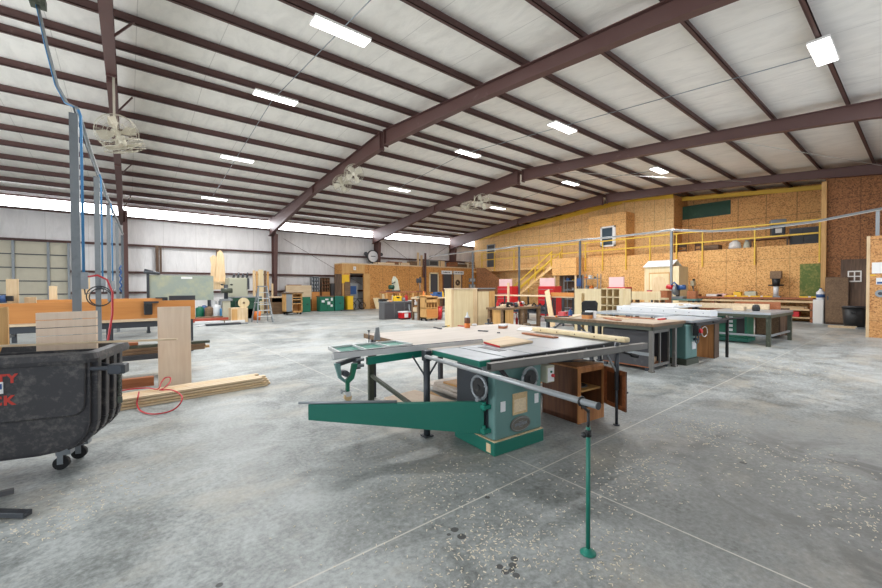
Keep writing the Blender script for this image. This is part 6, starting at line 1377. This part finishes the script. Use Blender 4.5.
# upright rod with plate near the back of the carriage
p = G(369, 345, .87); MB().cyl((p.x, p.y, f1.z), (p.x, p.y, f1.z + .14), .007, n=8).cyl((p.x - .015, p.y, f1.z + .14), (p.x + .015, p.y, f1.z + .14), .007, n=8).done('stop_rod', 'dsteel', sc_, False)
p = G(374, 343, .87); MB().prism([(p.x, p.y, f1.z), (p.x + .09, p.y, f1.z), (p.x + .07, p.y, f1.z + .16), (p.x + .03, p.y, f1.z + .16)], (0, .015, 0)).done('stop_plate', 'galv', sc_, False)

# ------------------------------------------------------------------ round rail and its stand
sp = GZ(588, 553, 0)
T = thing('round_rail', 'long round grey steel rail running from the support post to the green stand', 'rail', (sp.x, sp.y + .02, .86))
ra = GZ(426, 356.5, .865); rb_ = GZ(598, 406, .90)
MB().cyl(ra, rb_, .0185, n=16).done('tube', 'midst', T); MB().cyl(rb_, rb_ + (rb_ - ra).normalized() * .005, .021, n=16).done('end_cap', 'dsteel', T)
T = thing('pole_stand', 'slim green pole stand with round foot supporting the rail in the foreground', 'stand', sp)
top = Vector((0, 0, .868)); off = GZ(585.5, 404, .88) - sp
MB().lathe((0, 0, 0), [(.045, 0), (.045, .006), (.026, .016), (.016, .03)], 20).done('foot', 'greenb', T, False)
MB().cyl((0, 0, .01), (0, 0, .74), .0125, n=12).done('pole', 'green', T, False); MB().cyl((0, 0, .70), (0, 0, .84), .0085, n=10).done('inner_rod', 'black', T, False)
MB().cyl((0, 0, .685), (0, 0, .725), .018, n=12).cyl((-.04, 0, .705), (.02, 0, .705), .008, n=8).lathe((-.04, 0, .705), [(.016, 0), (.018, .01), (.01, .02)], 8, (-1, 0, 0)).done('clamp_knob', 'black', T, False)
cc = ra + (rb_ - ra) * ((Vector((sp.x, sp.y, 0)) - Vector((ra.x, ra.y, 0))).length / (Vector((rb_.x, rb_.y, 0)) - Vector((ra.x, ra.y, 0))).length) - sp
MB().torus((cc.x, cc.y, cc.z), (rb_ - ra), .024, .007, 18, 6).cyl((0, 0, .83), (cc.x, cc.y, cc.z - .022), .009, n=8).done('saddle', 'black', T, False)

# ------------------------------------------------------------------ outfeed table
of = thing('outfeed_table', 'big pale-topped outfeed table behind the main saw', 'table', SO, SA)
ex0, ex1, ey0, ey1 = -.14, 2.62, .80, 2.56
MB().box((ex0, ey0, ZT - .045), (ex1, ey1, ZT - .004)).done('tabletop', 'plyx', of, False, bevel=.003)
MB().box((ex0 - .02, ey0 + .75, ZT - .06), (ex0 - .002, ey1, ZT + .002)).done('edge_board', 'oldw', of, False)
for x, y in ((ex0 + .08, ey1 - .1), (ex1 - .1, ey1 - .1), (ex1 - .1, ey0 + .1), (1.1, ey1 - .1)): MB().box((x - .03, y - .03, 0), (x + .03, y + .03, ZT - .045)).done('leg', 'dsteel', of, False)
MB().box((.75, 1.1, .08), (ex1 - .15, ey1 - .15, .11)).box((.85, 1.2, 0), (.9, ey1 - .25, .08)).box((ex1 - .3, 1.2, 0), (ex1 - .25, ey1 - .25, .08)).done('low_shelf', 'plyx', of, False)
def sw(x, y, z): return SO + RS @ Vector((x, y, z))
def sboard(x0, y0, x1, y1, z, t, mat, label, rz=0, name='plywood_sheet', cat='plywood sheet', group=None):
    c = sw((x0 + x1) / 2, (y0 + y1) / 2, z + t / 2 + .001); return one(name, MB().cbox(c, (abs(x1 - x0), abs(y1 - y0), t), SA + rz), mat, label, cat, group)
# sheets on the floor beneath
sboard(-.05, 1.0, .62, 2.2, 0, .03, 'plyx', 'pale plywood sheet on the floor under the left end of the outfeed table', .1); sboard(.0, 1.1, .6, 2.1, .032, .025, 'goldw', 'golden sheet on the floor stack under the outfeed table', -.12); sboard(-.0, 1.25, .55, 2.15, .058, .02, 'ply', 'topmost pale sheet of the floor stack under the outfeed table', .18)
sboard(.8, 1.2, 2.3, 2.2, .11, .03, 'plyx', 'pale sheet on the low shelf of the outfeed table, lower one', 0); sboard(.9, 1.2, 2.2, 2.1, .142, .025, 'goldw', 'golden sheet on the low shelf of the outfeed table, upper one', .06)
# things on top
ZO = ZT - .003
def at(u, v, z=ZT): return GZ(u, v, z)
p = at(467.3, 327.5); T = thing('glue_bottle', 'orange bottle with brown label and white tip at the back of the outfeed table', 'bottle', (p.x, p.y, ZO))
MB().lathe((0, 0, 0), [(.045, 0), (.048, .01), (.048, .075)], 16).done('orange_base', 'orange', T, False); MB().lathe((0, 0, .075), [(.0485, 0), (.0485, .09)], 16).done('brown_label', 'brownw', T, False); MB().lathe((0, 0, .165), [(.047, 0), (.02, .03), (.018, .04), (.008, .085), (.004, .09)], 16).done('white_tip', 'mela', T, False)
p = at(503, 328); T = thing('sanding_block', 'reddish wooden block with a white pad on top, on the outfeed table', 'block', (p.x, p.y, ZO), .4)
MB().box((-.08, -.05, 0), (.08, .05, .04)).done('block', 'redwood', T, False); MB().box((-.085, -.055, .04), (.085, .055, .058)).done('white_pad', 'mela', T, False)
p = at(489, 323.8); T = thing('small_planer', 'small grey tool standing at the back edge of the outfeed table', 'hand tool', (p.x, p.y, ZO), .3)
MB().box((-.09, -.04, 0), (.09, .04, .02)).done('sole', 'dsteel', T, False); MB().lathe((-.03, 0, .02), [(.02, 0), (.012, .02), (.022, .06), (.01, .075)], 10).done('front_knob', 'black', T, False); MB().bar((.05, 0, .02), (.04, 0, .09), .03, .03, (0, 1, 0)).done('handle', 'oldw', T, False)
for (u0, v0, u1, v1, mt, nm, lb, cat) in ((434, 327.5, 441, 329, 'dsteel', 'pliers', 'dark pliers with yellow-green grip at the left back of the outfeed table', 'pliers'), (443, 327, 449, 326, 'yelp', 'utility_knife', 'yellow knife lying on the outfeed table beside the pliers', 'knife'), (458, 326, 464, 326.5, 'red', 'marker_pen', 'red marker lying left of the orange bottle', 'pen'), (478, 331, 488, 331.5, 'dsteel', 'steel_rule', 'small dark rule lying on the middle of the outfeed table', 'rule'), (497, 333, 500, 333, 'dsteel', 'scrap_metal', 'tiny dark hinge on the outfeed table', 'hinge')):
    a_, b_ = at(u0, v0), at(u1, v1); c = (a_ + b_) / 2; T = thing(nm, lb, cat, (c.x, c.y, ZO)); d_ = (b_ - a_) / 2
    MB().bar((-d_.x, -d_.y, .008), (d_.x * .2, d_.y * .2, .008), .025, .014).done('blade', 'dsteel' if mt != 'red' else 'red', T, False); MB().bar((d_.x * .2, d_.y * .2, .008), (d_.x, d_.y, .008), .035, .016).done('grip', mt, T, False)
p = at(474.5, 325.5); T = thing('tape_roll', 'small blue and white tape roll behind the orange bottle', 'tape', (p.x, p.y, ZO)); MB().torus((0, 0, .018), (0, 0, 1), .032, .014, 18, 8).done('roll', 'mela', T, False); MB().torus((0, 0, .018), (0, 0, 1), .017, .005, 14, 6).done('core', 'blued', T, False)
# board with red painted end, on the saw table
a_ = at(484, 343.5); b_ = at(500, 348); c_ = at(533, 343); d_ = at(507, 338)
T = thing('red_end_board', 'pale board with a red painted end lying on the main saw table', 'board', ((a_ + c_) / 2).to_3d() * 1.0); T.location.z = ZT
hz = Vector((0, 0, .004)); MB().prism([p + hz for p in (a_, b_, c_, d_)], (0, 0, .022)).done('board', 'pine', T)
e_ = (b_ - a_).cross(Vector((0, 0, 1))).normalized() * .004
MB().prism([a_ + e_ * 1.0 + hz, b_ + e_ + hz, b_ + hz + e_ * .1, a_ + hz + e_ * .1], (0, 0, .018)).done('red_end', 'red', T)
a_, b_ = at(524, 333.8), at(556, 338.5); one('thin_board', MB().bar(a_ + Vector((0, 0, .012)), b_ + Vector((0, 0, .012)), .09, .018), 'redwood', 'short reddish thin board lying beside the pale round-edged fence beam', 'board')
T = thing('fence_beam', 'long pale rounded beam with dark plugs along the right edge of the main table', 'beam', ((at(534, 331) + at(628, 342)) / 2)); T.location.z = ZT
a_, b_ = at(534, 331.5), at(628, 343.5); za_ = Vector((0, 0, .038)); MB().bar(a_ + za_, b_ + za_, .10, .06).done('beam', 'birch', T, bevel=.02)
dd = b_ - a_; s_ = dd.cross(Vector((0, 0, 1))).normalized(); m = MB()
for k in range(5): q_ = a_ + dd * (k + .6) / 5 + za_ + s_ * .05; m.cyl(q_, q_ + s_ * .003, .010, n=8)
m.done('plug', 'oldw', T)
one('paper_sheet', MB().prism([at(516, 330, ZT + .001), at(530, 331, ZT + .001), at(535, 328, ZT + .001), at(521, 327, ZT + .001)], (0, 0, .002)), 'paper', 'white paper sheet on the outfeed table near the pale beam', 'paper')
a_, b_ = at(560, 335), at(606, 333.5)

# ------------------------------------------------------------------ wooden cupboard under the wing
WA = math.radians(-6); WO = Vector((3.95, 2.47, 0)); RW = Matrix.Rotation(WA, 3, 'Z')
wcab = thing('wooden_cupboard', 'brown wooden cupboard with its door open under the right end of the main saw', 'cupboard', WO, WA)
w2, d2, h2 = .47, .52, .645
MB().box((0, 0, 0), (.02, d2, h2)).box((w2 - .02, 0, 0), (w2, d2, h2)).box((0, d2 - .02, 0), (w2, d2, h2)).box((0, 0, 0), (w2, d2, .05)).done('carcass', 'brownw', wcab, False)
MB().box((-.004, -.004, h2 - .02), (w2 + .004, d2 + .004, h2)).done('top', 'rustic', wcab, False)
MB().box((0, -.016, 0), (.045, -.001, h2 - .02)).box((w2 - .03, -.016, 0), (w2, -.001, h2 - .02)).box((.045, -.016, h2 - .07), (w2 - .03, -.001, h2 - .02)).box((.045, -.016, 0), (w2 - .03, -.001, .05)).done('face_frame', 'rustic', wcab, False)
MB().box((.02, .02, .34), (w2 - .02, d2 - .02, .36)).done('shelf', 'goldw', wcab, False)
MB().box((.05, -.014, .05), (w2 - .03, 0, .16)).done('drawer_front', 'rustic', wcab, False)
hx_ = w2; dang = math.radians(-110)
dr = MB(); hp_ = Vector((hx_, -.02, 0)); dvx = Vector((math.cos(dang), math.sin(dang), 0)); W_ = .37
o1 = hp_; o2 = hp_ + dvx * W_; th = Vector((math.sin(dang), -math.cos(dang), 0)) * -.018
dr.prism([o1 + Vector((0, 0, .17)), o2 + Vector((0, 0, .17)), o2 + Vector((0, 0, h2 - .03)), o1 + Vector((0, 0, h2 - .03))], th); door = dr.done('door', 'brownw', wcab, False)
fr = MB(); inn = -th * .25
for a_, b_ in (((.0, .17), (.05, h2 - .03)), ((W_ - .05, .17), (W_, h2 - .03)), ((0, .17), (W_, .22)), ((0, h2 - .08), (W_, h2 - .03))):
    P = [hp_ + dvx * a_[0] + Vector((0, 0, a_[1])), hp_ + dvx * b_[0] + Vector((0, 0, a_[1])), hp_ + dvx * b_[0] + Vector((0, 0, b_[1])), hp_ + dvx * a_[0] + Vector((0, 0, b_[1]))]; fr.prism(P, inn)
fr.done('door_frame', 'redwood', door, False)
kp = hp_ + dvx * (W_ - .02) + th + Vector((0, 0, .38)); MB().cyl(kp, kp + th * 1.4, .012, n=10).done('knob', 'dsteel', door, False)
c = WO + RW @ Vector((.26, .22, .362)); T = thing('saw_disc', 'round steel saw blades stacked on the shelf of the open cupboard', 'saw blade', c); MB().cyl((0, 0, 0), (0, 0, .006), .13, n=32).done('lower_blade', 'galv', T, False); MB().cyl((0, 0, .008), (0, 0, .014), .11, n=32).done('upper_blade', 'dsteel', T, False)
c = WO + RW @ Vector((.22, .35, h2 + .001)); T = thing('cast_bracket', 'dark cast motor bracket on top of the brown cupboard', 'bracket', c); MB().box((-.10, -.06, 0), (.10, .06, .02)).done('base', 'black', T, False); MB().box((-.05, -.04, .02), (.05, .04, .11)).done('block', 'dsteel', T, False, bevel=.01); MB().cyl((-.09, 0, .06), (.09, 0, .06), .02, n=10).done('shaft', 'black', T, False)
one('long_strap', MB().bar(WO + RW @ Vector((-.25, .30, h2 + .03)), WO + RW @ Vector((.47, .12, h2 + .012)), .02, .008), 'black', 'thin dark steel strap lying across the top of the brown cupboard', 'strap')
# ------------------------------------------------------------------ tilt truck
TA = math.radians(-16); RT = Matrix.Rotation(TA, 3, 'Z'); TC = Vector((-.22, 4.20, 0)) + RT @ Vector((-.80, .43, 0))
tt = thing('tilt_truck', 'scuffed black plastic waste cart on casters with red lettering at left', 'waste cart', TC, TA)
prof = [(.74, .99), (.73, .45), (.71, .37), (.65, .30), (.55, .26), (.42, .245), (-.62, .245), (-.72, .30), (-.78, .99)]
yh = .375
yf = .22
for y in (-yh, yf): MB().prism([(x, y, z) for x, z in prof], (0, .018, 0)).done('side_wall', 'tub', tt, False)
m = MB()
for (xa, za_), (xb, zb_) in zip(prof, prof[1:]): m.bar((xa, 0, za_), (xb, 0, zb_), 2 * yh, .018, (0, 1, 0)) if False else m.bar((xa, (yf - yh) / 2, za_), (xb, (yf - yh) / 2, zb_), yf + yh, .018, Vector((xb - xa, 0, zb_ - za_)).cross(Vector((0, 1, 0))))
m.done('end_and_floor', 'tub', tt, False)
def rrect(hx, hy, r, z, n=5):
    P = []
    for cx, cy, a0 in ((hx - r, hy - r, 0), (-hx + r, hy - r, 90), (-hx + r, -hy + r, 180), (hx - r, -hy + r, 270)):
        for k in range(n + 1): a_ = math.radians(a0 + 90 * k / n); P.append(Vector((cx + r * math.cos(a_), cy + r * math.sin(a_), z)))
    return P
rim = MB(); rings = [rrect(.745, .375, .05, .97), rrect(.80, .43, .09, .955), rrect(.805, .435, .09, .985), rrect(.79, .42, .085, 1.03), rrect(.75, .385, .07, 1.045), rrect(.73, .36, .05, 1.03), rrect(.725, .355, .05, .97)]
nn = len(rings[0]); fs = []
for i in range(len(rings)):
    j = (i + 1) % len(rings)
    for k in range(nn): fs.append((i * nn + k, i * nn + (k + 1) % nn, j * nn + (k + 1) % nn, j * nn + k))
rim.add([p for r in rings for p in r], [tuple(reversed(f)) for f in fs], False); rim.done('rim', 'tub', tt, False)
# raised upper panel with rounded lower corner
pp = [(-.77, .96), (-.75, .53)] + [(.63 + .09 * math.sin(a_), .62 - .09 * math.cos(a_)) for a_ in [PI / 2 * k / 6 for k in range(7)]] + [(.73, .96)]
MB().prism([(x, -yh, z) for x, z in pp], (0, -.028, 0)).done('raised_panel', 'tub', tt, False, bevel=.012)
for y in (-.29, -.12, .05, .19):
    r_ = MB()
    q_ = [(x + .022, z) for x, z in prof[:5]]
    for (xa, za_), (xb, zb_) in zip(q_, q_[1:]): r_.bar((xa, y, za_), (xb, y, zb_), .075, .05, Vector((xb - xa, 0, zb_ - za_)).cross(Vector((0, 1, 0))))
    r_.done('rib', 'tub', tt, False, bevel=.008)
for (x, y) in ((.46, -.06), (.50, .16), (-.55, -.06), (-.55, .16)):
    c_ = MB().box((x - .05, y - .04, .13), (x + .05, y + .04, .245)).box((x - .045, y - .032, .05), (x - .005, y - .026, .135)).box((x - .045, y + .026, .05), (x - .005, y + .032, .135)).done('caster', 'galv', tt, False)
    MB().cyl((x - .025, y - .022, .055), (x - .025, y + .022, .055), .055, n=20).done('wheel', 'rubber', c_, False)
# latch bracket with chain at the near right corner
MB().bar((.74, -.36, .90), (.90, -.34, .885), .03, .035).bar((.74, -.18, .91), (.90, -.30, .885), .03, .03).box((.86, -.38, .84), (.98, -.27, .92)).done('latch_bracket', 'dsteel', tt, False, bevel=.01)
MB().cyl((.93, -.40, .88), (.93, -.25, .88), .035, n=14).done('latch_hub', 'dsteel', tt, False)
ch = MB()
for k in range(7): ch.torus((.93, -.33, .83 - k * .028), ((1, 0, 0) if k % 2 else (0, 1, 0)), .013, .004, 10, 5)
ch.box((.915, -.336, .59), (.945, -.324, .64)); ch.done('chain', 'olive', tt, False)
# red lettering on the raised panel
def letters(txt, u, v, size, name):
    n_ = RT @ Vector((0, -1, 0)); p0 = TC + RT @ Vector((0, -yh - .0285, 0)); P = RT.transposed() @ (on_plane(u, v, p0, n_) - TC)
    cu = bpy.data.curves.new(name, 'FONT'); cu.body = txt; cu.size = size; cu.extrude = .0012; cu.offset = .004; cu.space_character = 1.15
    to = bpy.data.objects.new(name, cu); COL.objects.link(to); dg = bpy.context.evaluated_depsgraph_get(); me = bpy.data.meshes.new_from_object(to.evaluated_get(dg))
    bpy.data.objects.remove(to); o = bpy.data.objects.new(name, me); COL.objects.link(o); o.parent = tt; me.materials.clear(); me.materials.append(M['hose_red'])
    xs = [v_.co.x for v_ in me.vertices]; w_ = max(xs)
    o.location = (P.x - w_, -yh - .0295, P.z); o.rotation_euler = (PI / 2, 0, 0); return o
M['hose_red'] = worn('red_stencil_paint', (190, 56, 44), (90, 46, 44), .6, 0, .6, 30.0)
letters('TY', 18.5, 382, .092, 'lettering'); letters('CK', 16.5, 404, .098, 'lettering')
n_ = RT @ Vector((0, -1, 0)); P = RT.transposed() @ (on_plane(0, 388, TC + RT @ Vector((0, -yh - .0285, 0)), n_) - TC)
MB().box((P.x - .14, -yh - .031, P.z - .045), (P.x + .018, -yh - .028, P.z + .045)).done('round_sticker', 'paper', tt, False); MB().box((P.x - .13, -yh - .033, P.z - .01), (P.x + .012, -yh - .0305, P.z + .03)).done('sticker_print', 'blued', tt, False)
def tw(x, y, z): return TC + RT @ Vector((x, y, z))
# boards in and on the truck
for k in range(5):
    P = [tw(-.55, .16 - .006 * k, .30 + k * .19), tw(.22, .16 - .006 * k, .30 + k * .19)]
ya_ = .20
for k in range(9):
    za_ = .25 + k * .118; c = None
    a_ = GX(0, 0, 1) if False else None
u0_, u1_ = 35.5, 96
pl_p = tw(0, .26, 0); pl_n = RT @ Vector((0, -1, 0))
A_ = on_plane(u0_, 314, pl_p, pl_n); B_ = on_plane(u1_, 311, pl_p, pl_n)
A_ = RT.transposed() @ (A_ - TC); B_ = RT.transposed() @ (B_ - TC); ztp = (A_.z + B_.z) / 2
hs = .073
for k in range(14):
    z1 = ztp - k * hs
    if z1 - hs < .19: break
    one('panel_strip', MB().prism([tw(A_.x, .26, z1 - hs + .007), tw(B_.x, .26, z1 - hs + .007 + .01), tw(B_.x, .26, z1 + .01), tw(A_.x, .26, z1)], RT @ Vector((0, .035, 0))), 'ply', 'pale wooden strip standing on edge in the truck, %s from the top' % ORD[k], 'board', 'strips stacked on edge in the truck')
a_, b_ = GZ(-30, 347.3, 1.062), GZ(177, 339.2, 1.05); one('long_stick', MB().bar(a_, b_, .022, .018), 'pine', 'long thin pale stick lying across the truck rim', 'stick')
p_ = tw(-.62, .24, 0); A1 = GY(0, 300, p_.y); one('upright_board', MB().box((GY(-4, 300, p_.y).x, p_.y - .02, .22), (GY(8, 300, p_.y).x, p_.y + .02, GY(4, 307, p_.y).z)), 'goldw', 'golden board standing in the truck at the left photo edge', 'board')
one('trash_fill', MB().box(tw(-.6, -.3, .55) - Vector((0, 0, .35)), tw(-.6, -.3, .55) + Vector((.5, .3, 0)), TA), 'black', 'dark crumpled waste filling the truck', 'waste') if False else None

# ------------------------------------------------------------------ plywood sheet, planks, hose
sa, sb = GZ(158.5, 388, 0), GZ(191.5, 384.5, 0)
zt_ = GX(160, 306, sa.x).z if False else 1.55 - (306.5 - 288.3) * (sa.x * .625 + sa.y * .781) / 390
nrm = (sb - sa).cross(Vector((0, 0, 1))).normalized()
one('plywood_sheet', MB().prism([sa, sb, sb + Vector((0, 0, zt_)), sa + Vector((0, 0, zt_))], nrm * -.022), 'ply', 'pale plywood sheet standing upright beyond the black truck', 'plywood sheet')
# planks on the floor, layered
rows = []
pa, pb = GZ(100, 415, 0), GZ(268, 386, 0); dd = (pb - pa).normalized(); perp = Vector((-dd.y, dd.x, 0))
k = 0; nm_l = ['bottom', 'second', 'third', 'top']
for lay in range(4):
    for r in range(5 - (lay > 2)):
        k += 1; jit = (.05 * ((k * 7) % 5) - .1); off_ = perp * (.055 + r * .102 + .01 * lay) ; z0 = lay * .036 + .0185
        a_ = pa + off_ + dd * (-.1 + jit * .5); b_ = pb + off_ + dd * (jit * .8 - .02 * lay)
        one('plank', MB().bar(a_ + Vector((0, 0, z0)), b_ + Vector((0, 0, z0)), .088, .026), 'pinedd' if False else ('pine' if (k % 3) else 'pinez'), 'long %s floor-pile plank by the truck, %s from front, %s layer' % ('pale' if k % 3 else 'pale', ORD[r], nm_l[lay]), 'plank', 'planks in the floor pile by the truck')
# red hose looped over the planks
hz_ = [(120, 391, .17), (132, 389, .17), (147, 388, .17), (158, 389, .17), (161, 383, .22), (165, 378, .26), (170, 377.5, .27), (170, 382, .22), (164, 388, .17), (160, 390, .165), (172, 390, .165), (181, 395, .165), (181.5, 401, .12), (176, 408, .05), (166, 412.5, .02), (152, 414, .015), (141, 411, .015), (137, 404, .06), (138, 397, .14), (139, 392, .16)]
def smooth(P, n=5):
    out = []
    for i in range(len(P) - 1):
        p0, p1, p2, p3 = P[max(i - 1, 0)], P[i], P[i + 1], P[min(i + 2, len(P) - 1)]
        for k in range(n):
            t = k / n; out.append(.5 * ((2 * p1) + (p2 - p0) * t + (2 * p0 - 5 * p1 + 4 * p2 - p3) * t * t + (3 * p1 - p0 - 3 * p2 + p3) * t ** 3))
    return out + [P[-1]]
one('air_hose', MB().tube(smooth([GZ(u, v, z) for u, v, z in hz_]), .009, 8), 'hose', 'thin red air hose looped over the pile of planks', 'hose')
a_, b_ = GZ(160, 386.5, .0), GZ(190, 385, .0)
# wood shavings nobody could count
M['shav'] = paint('wood_shaving', (224, 214, 194), .8, 0, .05)
rnd = random.Random(77); sh = MB()
def flake(x, y, s):
    a_ = rnd.uniform(0, PI); l = rnd.uniform(.003, .010) * s; w = rnd.uniform(.001, .0028) * s; ca, sa_ = math.cos(a_) , math.sin(a_)
    pts = [(-l, -w), (l, -w), (l, w), (-l, w)]; P = [(x + px * ca - py * sa_, y + px * sa_ + py * ca) for px, py in pts]
    sh.add([(*p, .0) for p in P] + [(*p, .002 + rnd.uniform(0, .002)) for p in P], [(0, 3, 2, 1), (4, 5, 6, 7), (0, 1, 5, 4), (1, 2, 6, 5), (2, 3, 7, 6), (3, 0, 4, 7)])
for (u, v, ru, n_, s_) in ((455, 520, 1.0, 260, 1.0), (520, 545, .5, 220, 1.0), (610, 560, .35, 120, 1.0), (640, 470, .6, 200, 1.2), (700, 430, .7, 220, 1.3), (800, 470, .8, 200, 1.2), (860, 520, .4, 130, 1.0), (430, 480, .6, 150, 1.0), (350, 460, .8, 90, 1.0), (60, 520, .4, 160, 1.0), (90, 490, .5, 120, 1.0), (760, 365, 1.6, 260, 1.8), (470, 560, .4, 120, 1.0), (600, 500, .5, 80, 1.0)):
    c = GZ(u, v, 0)
    for _ in range(n_):
        x, y = rnd.gauss(c.x, ru * .5), rnd.gauss(c.y, ru * .32)
        flake(x, y, s_)
o = one('wood_shavings', sh, 'shav', 'pale wood shavings and sawdust chips scattered on the concrete floor', 'wood shavings'); o['kind'] = 'stuff'
# steel feet of a stand at the lower left corner
fa, fb, fc = GZ(28, 511.5, .04), GZ(14, 488.5, .04), GZ(-70, 512, .04)
T = thing('floor_stand', 'dark green steel stand whose two feet reach in at the lower left corner', 'stand', (fc.x, fc.y, 0))
MB().bar((fc.x, fc.y, .045), (fa.x, fa.y, .025), .06, .035).done('foot', 'dsteel', T, bevel=.004); MB().bar((fc.x, fc.y + .02, .045), (fb.x, fb.y, .025), .045, .035).done('foot', 'greyp', T, bevel=.004)
MB().bar((fa.x, fa.y, .031), (fa.x + .03 * (fa - fc).normalized().x, fa.y + .03 * (fa - fc).normalized().y, .031), .06, .045).done('end_plug', 'black', T) if False else None
MB().bar((fc.x, fc.y, .06), (fc.x, fc.y, .75), .07, .07, (0, 1, 0)).done('post', 'dsteel', T)
MB().cyl((fc.x - .22, fc.y, .79), (fc.x + .22, fc.y, .79), .03, n=14).done('roller', 'galv', T)
